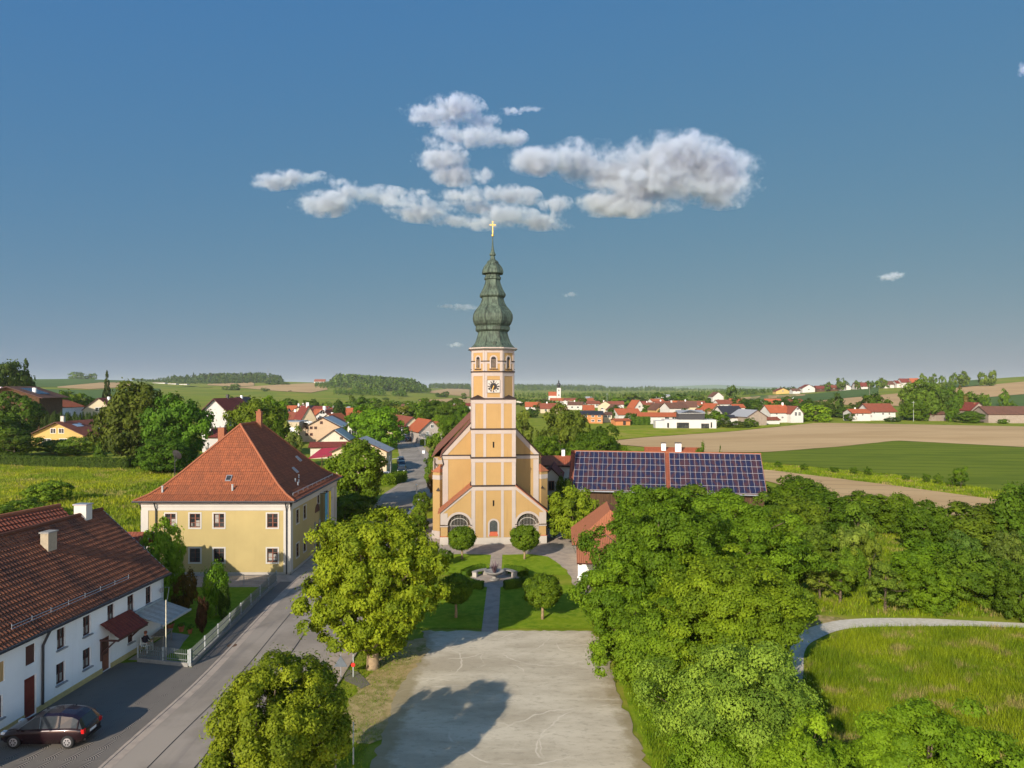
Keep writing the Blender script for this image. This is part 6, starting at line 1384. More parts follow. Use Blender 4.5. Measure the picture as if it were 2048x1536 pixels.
for k, (lb, px, yt, Y, w) in enumerate(VT):
    tree('leafy garden tree standing among the far village houses', px, yt, Y, w, 'low' if Y < 560 else 'far', [scl(c_, .72) for c_ in (DG, (.05, .085, .018), MG, (.06, .08, .02), (.045, .075, .02))][k % 5] if 'light' not in lb and 'yellow' not in lb else LG, 0, group=GV)
for lb, px, yt, Y, w, kd, col in (('tall birch-like tree at the farm beside the ploughed field', 1843, 766, 356, 66, 'mid', (.055, .085, .018)), ('wide dark tree in the farm grove', 1874, 772, 365, 54, 'mid', (.05, .07, .018)), ('dense tree closing the farm grove', 1902, 772, 362, 38, 'mid', (.05, .09, .014)),
     ('slim dead-branched tree behind the grove', 1922, 775, 372, 24, 'loose', (.09, .07, .04)), ('bush under the tall farm tree', 1830, 800, 350, 44, 'mid', DG), ('leafy bush before the tall grey barn', 1938, 822, 336, 56, 'mid', (.05, .085, .013)), ('small tree between timber barn and grove', 1904, 815, 345, 18, 'low', DG),
     ('tree on the slope above the grove', 1945, 785, 400, 36, 'low', DG), ('lone bush on the brown hill field', 1970, 786, 470, 18, 'low', DG), ('round bush on the upper edge of the brown hill field', 2008, 780, 520, 16, 'low', DG), ('bush beside the long dark-roofed barn', 2020, 804, 360, 26, 'low', DG), ('small shrub in front of the long barn', 2006, 838, 330, 18, 'low', DG)):
    tree(lb, px, yt, Y, w, kd, col, 0)
for k, (px, yt, w) in enumerate(((1848, 749, 12), (1866, 749, 12), (1885, 752, 12), (1905, 748, 14), (1928, 744, 18), (1965, 745, 16), (1984, 743, 14), (1683, 757, 16), (1656, 764, 10), (1715, 762, 10), (1742, 762, 12), (1757, 761, 12), (1768, 757, 14))):
    tree('small round tree silhouetted on the crest of the striped hill', px, yt, 880 if k < 7 else 940, w, 'far', FG, .12, group='crest trees of the striped hill')
# orchard and thicket between the gravel track and the barn
OR = [('dark bushy tree right behind the barn corner', 1590, 952, 92, 110, MG), ('tall dark elder at the barn corner', 1655, 985, 84, 96, DG), ('thick hazel between the barn corner and the orchard', 1560, 990, 78, 100, (.075, .115, .016)), ('yellow-green plum at the orchard edge', 1600, 1000, 72, 90, (.1, .14, .018)),
 ('bright hornbeam beside the sown strip', 1745, 985, 84, 110, (.085, .13, .014)), ('olive hornbeam at the sown strip margin', 1800, 988, 82, 70, MG), ('feathery willow shrub on the orchard slope', 1715, 1010, 70, 80, (.075, .12, .02)), ('dark twin-stemmed tree close to the sown strip', 1848, 1010, 74, 80, DG),
 ('wide brownish-green oak at the margin of the orchard', 1945, 1005, 74, 130, (.07, .095, .014)), ('deep green tree cut by the edge of the photo', 2040, 970, 72, 110, (.05, .085, .012)), ('pale-leaved apple tree with a leaning stem', 1708, 1048, 62, 58, (.13, .16, .05)), ('airy plum tree beside the pale apple tree', 1740, 1060, 60, 48, (.09, .12, .025)),
 ('dense round cherry tree at the orchard bend', 1850, 1080, 62, 110, (.085, .135, .014)), ('clipped-looking hornbeam bush on the track verge', 1855, 1125, 54, 88, (.09, .14, .013)), ('broad maple shrub beside the clipped hornbeam', 1948, 1095, 56, 110, (.065, .11, .016)), ('bluish willow bush on the orchard slope', 1925, 1070, 62, 60, (.06, .1, .03)),
 ('white-blossomed elder on the far orchard side', 2015, 1060, 60, 70, (.085, .12, .035)), ('deep shaded bush at the edge of the photo beside the track', 2040, 1130, 52, 80, (.055, .09, .013)), ('young apple tree with a bare stem by the track', 1770, 1128, 54, 66, (.1, .135, .03)), ('apple sapling leaning over the verge', 1680, 1125, 56, 60, (.095, .14, .02)),
 ('leafy sapling beside the track spur', 1640, 1130, 57, 60, (.11, .14, .035)), ('small yellowish sapling near the track spur', 1662, 1080, 64, 60, (.1, .14, .02)), ('silver-green bush in the clearing', 1620, 1045, 68, 70, (.1, .14, .03)), ('low bramble beside the maples', 1585, 1075, 60, 70, (.1, .14, .022)), ('light bramble in the middle of the orchard', 1700, 1095, 60, 50, (.095, .145, .018))]
for k, (lb, px, yt, Y, w, col) in enumerate(OR):
    col = scl(col, .74)
    tree(lb, px, yt, Y, w, 'loose' if any(s in lb for s in ('airy', 'young', 'sapling', 'feathery', 'pale-leaved')) else 'mid', col, .28 if any(s in lb for s in ('apple', 'sapling', 'plum')) else .02)
for px, yt, row in ((1708, 934, 950), (1736, 934, 952), (1812, 950, 962), (1852, 948, 967), (1876, 948, 970), (1905, 950, 974), (1922, 934, 977), (1608, 928, 942), (1556, 922, 937), (1668, 934, 947)):
    Y = ray(px, row)
    tree('young sapling in the planted row along the crop field', px, yt, Y, 16 if px != 1922 else 26, 'loose', DG, .25, group='saplings in a row along the crop field', cat='sapling', name='sapling')
for lb, px, yt, Y, w, col, b_ in (('apricot-tinged small tree beside the farmhouse gable', 324, 1052, 53.5, 72, (.085, .13, .016), .1), ('round wine-red barberry bush on the garden lawn', 367, 1142, 53.5, 40, (.085, .045, .02), 0), ('upright bright green bamboo-like bush on the garden lawn', 432, 1135, 52.5, 42, (.08, .135, .014), 0), ('little wine-red bush on the garden lawn', 404, 1196, 49, 20, (.05, .02, .02), 0), ('dark little bush beside the bamboo-like one', 448, 1178, 52, 20, (.03, .05, .012), 0)):
    tree(lb, px, yt, Y, w, 'mid' if b_ else ('column' if 'bamboo' in lb else 'bush'), col, b_, name='bush' if not b_ else 'tree', cat='bush' if not b_ else 'tree')
for lb, px, yt, Y, w, col in (('straggly bush in the meadow before the hedge', 97, 962, 105, 66, (.085, .12, .018)), ('wide dark bush in the meadow next to the straggly one', 40, 1000, 92, 90, (.06, .095, .014)), ('low bush between meadow and barn roof', 92, 1010, 86, 70, (.085, .125, .016)), ('dark shrub beside the rectory corner, behind the barn', 200, 1035, 76, 60, (.07, .1, .014)),
     ('small sprout by the clipped hedge', 192, 930, 152, 10, MG), ('second small sprout by the clipped hedge', 242, 932, 150, 12, MG), ('leafy shrub before the yellow gabled house', 110, 880, 182, 60, (.065, .095, .02)), ('wide shrub under the windows of the yellow gabled house', 155, 876, 178, 66, (.07, .1, .02)), ('golden-leaved shrub at the corner of the yellow gabled house', 186, 876, 186, 24, (.16, .17, .02)), ('conical fir in the garden beside the yellow gabled house', 200, 872, 174, 26, (.045, .075, .014))):
    tree(lb, px, yt, Y, w, 'conifer' if 'fir' in lb else 'bush', col, 0)
for k, (px, yt, Y, w) in enumerate(((708, 800, 900, 12), (772, 795, 900, 12), (800, 797, 1000, 10), (845, 798, 900, 18), (882, 786, 1150, 20), (890, 783, 1150, 18), (928, 787, 1000, 10), (530, 776, 1250, 12), (455, 772, 1300, 20), (470, 769, 1300, 18), (550, 764, 1700, 24), (570, 765, 1700, 16), (410, 774, 1500, 22), (380, 772, 1500, 22), (580, 781, 1250, 6), (190, 773, 1500, 20), (225, 774, 1500, 18), (248, 778, 1400, 14), (152, 745, 2150, 24), (172, 748, 2150, 18), (187, 747, 2150, 10), (955, 790, 1000, 14), (1010, 790, 1000, 30))):
    tree('small dark tree or bush scattered over the distant fields', px, yt, Y, w, 'far', (.05, .075, .024), 0, group='scattered field trees in the distance')
# woods on the hills: each reads as one mass
def wood(label, top, bot, Y0, Y1, n, seed, con=.5, wpx=10, col=(.035, .055, .022), hgt=None):
    rng = np.random.default_rng(seed); V = []; Fc = []; vv = []; off_ = 0
    tx, bx = np.array(top, float), np.array(bot, float)
    for k in range(n):
        px = rng.uniform(tx[0, 0], tx[-1, 0]); f = rng.random()**.8
        Y = math.exp(math.log(Y0)+(math.log(Y1)-math.log(Y0))*f); yt = np.interp(px, tx[:, 0], tx[:, 1]); yb = np.interp(px, bx[:, 0], bx[:, 1])
        rowt = yb+(yt-yb)*(.45+.55*f)+rng.normal()*.6*(yb-yt)/14
        x = X(px, Y); zb = float(tz_px(np.array(px), np.array(Y))); h = np.clip(Z(rowt, Y)-zb, 7, 30) if hgt is None else hgt*rng.uniform(.8, 1.2)
        rad = h*rng.uniform(.2, .32)
        c = rng.random() < con; N_ = 26 if c else 34; d = _unit(N_, rng)
        if c:
            hh = rng.random(N_)**1.2; a = rng.uniform(0, 6.28, N_); r = (1-hh)*rad*1.05+.2; P = np.stack([x+r*np.cos(a), Y+r*np.sin(a), zb+h*(.1+.9*hh)], 1); sz = rad*.55
        else:
            P = np.stack([x+d[:, 0]*rad*1.1, Y+d[:, 1]*rad*1.1, zb+h*.58+d[:, 2]*h*.4], 1); sz = rad*.55
        v, f_, w = leaf_cards(P, d, sz, rng, np.full(N_, rng.random()*.8)); V.append(v); Fc.append(f_+off_); vv.append(w); off_ += len(v)
    o = bpy.data.objects.new('wood', mesh_np('wood', np.concatenate(V), np.concatenate(Fc), np.concatenate(vv), [M['needle']])); COL.objects.link(o); o.color = (*col, 1)
    tag(o, label, 'wood', None, 'stuff')
wood('long dark wood along the crest of the far hill', [(265, 768), (290, 760), (340, 752), (400, 746), (450, 745), (520, 744), (560, 750), (568, 760)], [(265, 772), (340, 774), (430, 770), (500, 766), (568, 762)], 1900, 2250, 620, 3, .7)
wood('rounded mixed wood on the middle hill', [(630, 768), (650, 764), (675, 748), (710, 745), (740, 750), (790, 751), (820, 756), (848, 768), (862, 780)], [(630, 772), (660, 780), (740, 779), (800, 778), (862, 785)], 1450, 1900, 620, 4, .25, col=(.045, .07, .022))
wood('belt of bushes below the rounded wood', [(668, 776), (700, 774), (740, 775), (770, 778)], [(668, 786), (700, 788), (740, 790), (770, 789)], 1080, 1180, 90, 5, .1, col=(.05, .08, .025))
wood('small copse on the green slope', [(786, 780), (814, 779)], [(786, 789), (814, 790)], 1080, 1150, 26, 6, .1, col=(.05, .08, .025))
wood('wooded ridge behind the church tower', [(858, 767), (890, 766), (940, 767)], [(858, 773), (940, 774)], 2800, 3300, 160, 7, .4)
wood('long wooded ridge at the far edge of the valley', [(1028, 766), (1060, 767), (1130, 768), (1200, 769), (1215, 772), (1270, 773), (1300, 771), (1400, 776), (1500, 777)], [(1028, 776), (1130, 779), (1270, 782), (1400, 784), (1500, 783)], 2600, 4800, 900, 8, .4, col=(.04, .06, .025))
wood('tree belt beyond the distant town', [(1028, 784), (1080, 787), (1150, 788), (1230, 787), (1300, 785), (1400, 785), (1500, 787)], [(1028, 797), (1080, 798), (1150, 797), (1300, 796), (1400, 795), (1500, 794)], 900, 1600, 420, 9, .2, col=(.05, .075, .025))
wood('dark belt of trees behind the crest houses', [(1460, 776), (1520, 776), (1560, 774), (1620, 770), (1700, 764), (1760, 761)], [(1460, 787), (1560, 783), (1620, 779), (1700, 772), (1760, 768)], 1000, 1150, 150, 10, .3, col=(.04, .06, .022))
wood('shrub belt in the valley beside the road houses', [(640, 806), (720, 808), (800, 806), (860, 804), (935, 808)], [(640, 814), (720, 818), (800, 818), (860, 818), (935, 820)], 420, 520, 120, 12, .15, col=(.055, .085, .018), hgt=7)
# far blue mountain
mb = MB(); pts = [(1180, 777), (1260, 775.5), (1330, 773.5), (1385, 771), (1432, 769.5), (1480, 772), (1530, 774), (1620, 776), (1700, 777.5)]; Ym = 11200
for (p, a), (q, c) in zip(pts, pts[1:]):
    for k in range(4):
        u0, u1 = p+(q-p)*k/4, p+(q-p)*(k+1)/4; h0, h1 = a+(c-a)*k/4, a+(c-a)*(k+1)/4
        P0, P1 = (X(u0, Ym), Ym, Z(h0, Ym)), (X(u1, Ym), Ym, Z(h1, Ym))
        mb.face([(P0[0], Ym-900, -40), (P1[0], Ym-900, -40), P1, P0]); mb.face([P0, P1, (P1[0], Ym+1500, -40), (P0[0], Ym+1500, -40)])
o = mb.build('mountain', M['crop_far'], smooth=True); tag(o, kind='structure')
# hedges
hedge('clipped_hedge', 'long clipped hedge at the far side of the meadow', [(X(px, Y), Y) for px, Y in ((-60, 158), (90, 152), (180, 150), (258, 148))], 1.8, 2.0, (.028, .045, .009), 14000, .15, seed=3)
hedge('clipped_hedge', 'short end of the clipped hedge turning back toward the dark tree', [(X(258, 148), 148.5), (X(268, 158), 158)], 1.8, 1.9, (.022, .036, .008), 2500, .2, seed=4)
for k, px in enumerate(np.linspace(22, 212, 52)):
    Y = 240+math.sin(k)*.5; x = X(px, Y)
    if k == 0:
        me_, _ = lib('column', 0); me_ = lib('conifer', 0)[0]
    o = bpy.data.objects.new('thuja', lib('column', k % 2)[0]); COL.objects.link(o); hh = 3.1+.4*math.sin(k*1.7); o.location = (x, Y, tz(x, Y)+hh); o.scale = (.62, .7, hh*1.05); o.rotation_euler = (0, 0, k*1.3); o.color = (.026, .042, .013, 1)
    tag(o, 'narrow dark thuja in the tall row above the yellow gabled house', 'thuja', 'thuja row of the garden hedge')
hedge('road_hedge', 'bright clipped hedge round the parking bay at the road junction', [(X(750, 128), 124.5), (X(765, 126), 123), (X(785, 126), 124.5), (X(801, 126), 129)], 1.6, 1.7, (.1, .14, .018), 7000, .13, seed=5)
hedge('hedge', 'dark hedge in front of the long white farm building', [(X(1262, 322), 322), (X(1300, 322), 322)], 2.0, 3.4, (.04, .07, .014), 2500, .3, seed=6)
hedge('hedge', 'clipped garden hedge of the house at the bend', [(X(842, 208), 208), (X(884, 206), 206)], 1.2, 1.6, (.08, .11, .016), 2500, .2, seed=7)
# ------------------------------------------------------------------ grass
def grassmat(name, c1, c2, c3, s=.18):
    m, nt, o = newmat(name); b = NB(nt); P = b.pos(); va = b.n('Attribute', {'attribute_name': 'var'}).outputs['Fac']
    c = b.mix(b.ramp(b.noise(P, s, 5, .6), .4, .62), c1, c2)
    c = b.mix(b.math('MULTIPLY', b.ramp(b.noise(b.stretch(P, (1, 1.6, 1)), s*1.9, 4, .65), .55, .63), .8), c, c3)
    c = b.mix(1.0, c, b.mix(va, (.4, .45, .4), (1.5, 1.45, 1.2)), 'MULTIPLY')
    d = b.bsdf(c, .6, None, 0, .2); t = b.n('BsdfTranslucent', None, Color=c); nt.links.new(b.n('MixShader', None, i0=.35, i1=d, i2=t).outputs[0], o.inputs[0]); return m
M['tallgrass'] = grassmat('tall_grass', (.24, .3, .009), (.14, .215, .007), (.4, .3, .14))
M['shortgrass'] = grassmat('short_grass', (.19, .28, .01), (.145, .235, .009), (.26, .31, .026), .5)
M['wildgrass'] = grassmat('wild_grass', (.3, .325, .012), (.16, .23, .009), (.42, .33, .13), .07)
def inpoly(x, y, poly):
    r = np.zeros(len(x), bool); n = len(poly)
    for i in range(n):
        (x0, y0), (x1, y1) = poly[i], poly[(i+1) % n]
        c = ((y0 > y) != (y1 > y)) & (x < (x1-x0)*(y-y0)/(y1-y0+1e-12)+x0); r ^= c
    return r
def grass(name, label, polys, dens, h, w, mat, seed, blades=3, excl=(), spread=.12):
    rng = np.random.default_rng(seed); Ps = []
    for poly in polys:
        a = np.array(poly); lo, hi = a.min(0), a.max(0); n = int(np.prod(hi-lo)*dens); p = rng.uniform(lo, hi, (n, 2)); p = p[inpoly(p[:, 0], p[:, 1], poly)]
        for e in excl: p = p[~inpoly(p[:, 0], p[:, 1], e)]
        Ps.append(p)
    p = np.concatenate(Ps); hn = .75+.5*(np.sin(p[:, 0]*.9+1.3*np.sin(p[:, 1]*.5))*np.sin(p[:, 1]*.7))*.5
    p = np.repeat(p, blades, 0); hn = np.repeat(hn, blades); n = len(p)
    p = p+rng.normal(size=p.shape)*spread; zb = np.array(tz_px(CX+p[:, 0]/np.maximum(p[:, 1], 60)*F, np.maximum(p[:, 1], 60)))
    hh = h*hn*rng.uniform(.55, 1.25, n); a = rng.uniform(0, 6.28, n); lean = rng.normal(size=(n, 2))*.28*hh[:, None]
    ww = w*rng.uniform(.7, 1.3, n); d = np.stack([np.cos(a)*ww, np.sin(a)*ww], 1)
    B0 = np.concatenate([p-d, zb[:, None]], 1); B1 = np.concatenate([p+d, zb[:, None]], 1); T_ = np.concatenate([p+lean, (zb+hh)[:, None]], 1)
    V = np.stack([B0, B1, T_], 1).reshape(-1, 3); Fc = np.arange(3*n).reshape(n, 3)
    o = bpy.data.objects.new(name, mesh_np(name, V, Fc, np.repeat(np.clip(rng.normal(size=n)*.25+.5, 0, 1), 3), [M[mat]])); COL.objects.link(o); tag(o, label, 'grass', None, 'stuff')
grass('meadow_grass', 'tall unmown grass of the meadow below the gravel track', [[(14.0, 20), (14.5, 36), (15.4, 40), (16.4, 40), (17.6, 42), (19.2, 45.5), (20.9, 47.6), (24.2, 49.8), (30, 50.2), (36.5, 49.8), (42, 49.2), (42, 20)]], 75, .55, .018, 'tallgrass', 1)
grass('verge_grass', 'rough grass under the maples beside the square', [[(6.5, 22), (6.4, 40), (6.5, 47), (12, 47), (14.8, 40), (13.8, 22)]], 60, .28, .016, 'shortgrass', 2)
grass('orchard_grass', 'long grass of the orchard slope above the gravel track', [[(22, 54), (25, 52.6), (30, 52.6), (48, 52), (66, 60), (60, 84), (30, 80), (20, 70), (16, 60)]], 14, .55, .04, 'tallgrass', 3)
grass('wild_meadow', 'wild grasses of the meadow behind the rectory', [[(-100, 88), (-44, 80), (-36, 84), (-36, 104), (-60, 134), (-76, 153), (-125, 160), (-130, 110)]], 5, .6, .07, 'wildgrass', 4, spread=.3)
grass('lawn_grass', 'short mown lawn around the fountain', [[(-.95, 50.1), (5.6, 50.1), (6.0, 54), (5.3, 60.9), (-.9, 60.6)], [(-.95, 64.7), (5.1, 64.3), (4.5, 68), (3.5, 71), (2, 72.1), (-.95, 71.8)], [(-10.4, 50.1), (-2.15, 50.1), (-2.15, 60.6), (-10.4, 60.8)], [(-10.4, 64.4), (-2.15, 64.7), (-2.15, 71.8), (-5, 72.2), (-10.4, 71.4)]], 130, .06, .014, 'shortgrass', 5)
grass('verge_grass', 'tufty grass of the verge around the lime tree', [[(-9.9, 30), (-6.7, 30), (-6.8, 40), (-5.8, 45), (-8, 47), (-10, 47)]], 60, .14, .014, 'shortgrass', 6)
grass('garden_grass', 'mown grass of the farmhouse garden', [[(-21.9, 44.2), (-19.7, 43.6), (-19.9, 52), (-20.5, 59.8), (-30, 60), (-24, 50), (-21.6, 48.4)]], 90, .06, .014, 'shortgrass', 7)
grass('field_margin', 'grassy margin between the crop field and the sown strip', [[(X(a, ray(a, b_)), ray(a, b_)) for a, b_ in ((1440, 923), (1536, 927), (1786, 951), (2023, 986), (2200, 1010), (2200, 1030), (2018, 1003), (1786, 971), (1536, 940), (1440, 935))]], 9, .5, .06, 'tallgrass', 8)

# ------------------------------------------------------------------ cars
def carpaint(nm, c):
    m, nt, o = newmat(nm); b = NB(nt); p = b.n('BsdfPrincipled', None, Roughness=.25, Metallic=.3); b.put(p.inputs['Base Color'], c); p.inputs['Coat Weight'].default_value = .6
    nt.links.new(p.outputs[0], o.inputs[0]); return m
CG = plain('car_glass', (.03, .035, .04), .05, 0, .6); TY = plain('tyre', (.02, .02, .02), .9); RM = plain('rim', (.5, .5, .52), .35, .7); TLm = plain('tail_light', (.5, .01, .01), .25); HLm = plain('headlight', (.65, .68, .7), .15); PLm = plain('plate_white', (.75, .75, .75), .5)
def loft(mb, st, mats=None):      # st: list of rings of equal length
    b = len(mb.v); k = len(st[0])
    for r in st: mb.v += [tuple(p) for p in r]
    for i in range(len(st)-1):
        for j in range(k-1):
            mb.f.append((b+i*k+j, b+i*k+j+1, b+(i+1)*k+j+1, b+(i+1)*k+j)); mb.m.append(mats(i, j) if mats else 0); mb.uv.append([(0, 0)]*4)
def car(label, x, y, rz, paint, group=None, L=4.0, z=None):
    t = thing('parked_car', label, 'car', (x, y, tz(x, y)+.04 if z is None else z), rz, group); k = L/4
    xs = [0, .05, .35, .9, 1.7, 2.5, 3.05, 3.45, 3.8, 3.97, 4.0]; bel = [.62, .86, .93, .94, .92, .89, .86, .80, .70, .56, .45]; hw = [.62, .74, .81, .84, .85, .85, .84, .81, .74, .6, .5]; bt = [.42, .3, .24, .22, .2, .2, .2, .22, .24, .3, .36]
    mb = MB(); rings = []
    for a, z1_, w, z0_ in zip(xs, bel, hw, bt):
        m_ = (z0_+z1_)/2
        rings.append([((a-2)*k, s*q*w, zz) for s, q, zz in ((-1, .0, z0_), (-1, .93, z0_), (-1, 1, m_), (-1, .985, z1_-.12), (-1, .93, z1_-.02), (-1, .6, z1_+.015), (1, 0, z1_+.03), (1, .6, z1_+.015), (1, .93, z1_-.02), (1, .985, z1_-.12), (1, 1, m_), (1, .93, z0_), (1, 0, z0_))])
    loft(mb, rings); mb.face(rings[0]); mb.face(rings[-1][::-1]); body = mb.build('body', paint, t, smooth=True)
    cs = [(.06, .88, .885, .72), (.3, .93, 1.28, .60), (.6, .94, 1.42, .59), (1.3, .93, 1.5, .60), (2.0, .91, 1.47, .60), (2.45, .89, 1.36, .57), (3.1, .86, .875, .68)]
    mb = MB(); gl = MB(); rg = []
    for a, zb_, zt_, w in cs: rg.append([((a-2)*k, -.79, zb_), ((a-2)*k, -w-.02, zt_-.05), ((a-2)*k, -w*.7, zt_+.01), ((a-2)*k, 0, zt_+.03), ((a-2)*k, w*.7, zt_+.01), ((a-2)*k, w+.02, zt_-.05), ((a-2)*k, .79, zb_)])
    loft(mb, rg, lambda i, j: 1 if (j in (0, 5) or i in (0, 5)) else 0); mb.build('cabin', [paint, CG], t, smooth=False)
    for s in (-1, 1):
        for a, a2 in ((.28, .3), (1.15, 1.18), (2.05, 2.1)):
            w0 = float(np.interp(a2, [c[0] for c in cs], [c[3] for c in cs])); zt_ = float(np.interp(a2, [c[0] for c in cs], [c[2] for c in cs]))
            mb = MB(); mb.tube([((a-2)*k, s*.8, .92), ((a2-2)*k, s*(w0+.025), zt_-.04)], .035, 5); mb.build('pillar', paint, body)
    for a in (.72, 3.25):
        for s in (-1, 1):
            c = ((a-2)*k, s*.78, .31); mb = MB(); q = Matrix.Translation(c) @ Matrix.Rotation(R(90)*-s, 4, 'X')
            n0 = len(mb.v); mb.lathe([(.18, .07), (.27, .09), (.31, .05), (.31, -.09), (.1, -.1)], 18); 
            for i in range(n0, len(mb.v)): mb.v[i] = tuple(q @ Vector(mb.v[i]))
            w = thing('wheel', None, None); w.parent = t; w.name = 'wheel'; ty = mb.build('tyre', TY, w, smooth=True)
            mb = MB(); mb.lathe([(.02, .1), (.07, .1), (.19, .085), (.2, .06)], 16)
            for kk in range(6): mb.box((.11*math.cos(kk*1.047), .11*math.sin(kk*1.047), .1), (.06, .06, .012), None, 1)
            for i in range(len(mb.v)): mb.v[i] = tuple(q @ Vector(mb.v[i]))
            mb.build('rim', [RM, TY], w)
    for s in (-1, 1):
        mb = MB(); mb.box((-1.93*k, s*.66, .76), (.14, .18, .2)); mb.build('tail_light', TLm, t)
        mb = MB(); mb.box((1.83*k, s*.6, .66), (.2, .24, .12)); mb.build('headlight', HLm, t)
        mb = MB(); mb.box((.95*k, s*.9, .93), (.1, .16, .1)); mb.build('wing_mirror', paint, t)
    mb = MB(); mb.box((-1.995*k, 0, .6), (.03, .5, .11)); mb.build('licence_plate', PLm, t)
    mb = MB(); mb.box((-1.95*k, 0, .36), (.14, 1.3, .1)); mb.box((1.95*k, 0, .34), (.14, 1.2, .14)); mb.build('bumper', TY, t)
    return t
P_ = carpaint('maroon_black_paint', (.018, .006, .008)); car('black-maroon hatchback parked on the cobbled yard by the farmhouse', -22.15, 34.15, R(180), P_, z=.04)
car('dark car parked at the front of the roadside row', -21.9, 141, R(-86), carpaint('dark_green_paint', (.015, .02, .02))); car('teal car second in the roadside row', -23.3, 150, R(-80), carpaint('teal_paint', (.03, .07, .08))); car('grey car at the back of the roadside row', -24.9, 159, R(-78), carpaint('grey_paint', (.12, .13, .14)))
car('white car nosing out from behind the bright road hedge', -23.0, 131, R(20), carpaint('white_car_paint', (.7, .7, .7))); car('dark blue car beside the white one behind the road hedge', -26.2, 132, R(60), carpaint('blue_paint', (.02, .03, .06)))
car('silver car parked where the road bends away, in front of the pale house', X(809, 238), 238, R(100), carpaint('silver_paint', (.5, .52, .55))); car('black car parked just before the silver car at the bend', X(817, 224), 224, R(95), carpaint('black_paint', (.012, .012, .014)))

# ------------------------------------------------------------------ garden fence, wire fence, flagpole, seats
def fence(label, A, B, n, pick=True, h=1.0, name='picket_fence', post='whitemetal', wire=None):
    A, B = Vector((*A, 0)), Vector((*B, 0)); L = (B-A).length; t = thing(name, label, 'fence', A, math.atan2(B.y-A.y, B.x-A.x))
    mb = MB(); mb.box((L/2, 0, .12), (L, .16, .26)); 
    if not wire: mb.build('base', M['stone'], t)
    for k in range(n):
        mb = MB(); mb.box((L*k/(n-1), 0, h*.56+.1), (.09, .09, h*1.14)) if not wire else mb.tube([(L*k/(n-1), 0, 0), (L*k/(n-1), 0, h)], .03, 5); mb.build('post', M[post], t)
    mb = MB()
    for z in (.42, h*.92): mb.box((L/2, -.03, z), (L, .03, .05)) if not wire else mb.tube([(0, 0, z), (L, 0, z)], .012, 4)
    mb.build('rails', M['steel' if not wire else 'zinc'], t)
    mb = MB()
    if not wire:
        m_ = int(L/.13)
        for k in range(m_): mb.box((L*(k+.5)/m_, .0, h*.52+.16), (.022, .022, h*1.0+(.06 if k % 2 else 0)))
        mb.build('picket_panel', M['steel'], t)
    else:
        for k in range(int(L/.16)): mb.tube([(k*.16, 0, .05), (k*.16, 0, h)], .006, 3)
        for z in np.arange(.1, h, .2): mb.tube([(0, 0, z), (L, 0, z)], .006, 3)
        mb.build('wire_mesh', M['zinc'], t)
    return t
FA, FB_, FC_ = (-23.2, 44.05), (-19.55, 43.15), (-20.45, 61.6)
fence('short white picket fence between cobbled yard and garden', FA, (FB_[0]-.12, FB_[1]+.03), 3, h=.85)
fence('long white picket fence along the road side of the garden', FB_, FC_, 9, h=.9)
fence('thin wire fence in front of the rectory wall', (-32.5, 60.6), (-20.6, 60.9), 6, h=1.0, name='wire_fence', post='zinc', wire=True)
fl = thing('flagpole', 'slender white flagpole by the short garden fence', 'pole', (-21.35, 43.8, 0)); mb = MB(); mb.tube([(0, 0, 0), (0, 0, 3.9)], [.035, .02], 6); mb.build('mast', M['ivory'], fl); mb = MB(); mb.tube([(0, 0, 0), (0, 0, 1.0)], .05, 6); mb.build('socket', M['zinc'], fl)
def chair(label, x, y, rz):
    t = thing('garden_chair', label, 'chair', (x, y, .05), rz)
    mb = MB(); mb.box((0, 0, .43), (.48, .48, .05)); mb.build('seat', M['wframe'], t); mb = MB(); mb.box((-.25, 0, .72), (.05, .48, .58)); mb.build('backrest', M['wframe'], t)
    for a, c in ((-1, -1), (-1, 1), (1, -1), (1, 1)): mb = MB(); mb.tube([(a*.21, c*.21, .42), (a*.25, c*.24, 0)], .022, 5); mb.build('leg', M['wframe'], t)
    for c in (-1, 1): mb = MB(); mb.box((0, c*.25, .64), (.5, .05, .035)); mb.tube([(.2, c*.25, .64), (.22, c*.25, .42)], .018, 5); mb.build('armrest', M['wframe'], t)
    return t
chair('white garden armchair under the awning with a seated person', -23.45, 45.55, R(-12))
tb = thing('garden_table', 'grey garden table beside the farmhouse wall under the awning', 'table', (-23.15, 47.0, .05), R(4)); mb = MB(); mb.box((0, 0, .72), (.8, 1.5, .05)); mb.build('tabletop', M['wood'], tb)
for a, c in ((-.33, -.66), (.33, -.66), (-.33, .66), (.33, .66)): mb = MB(); mb.box((a, c, .35), (.06, .06, .7)); mb.build('leg', M['wood'], tb)
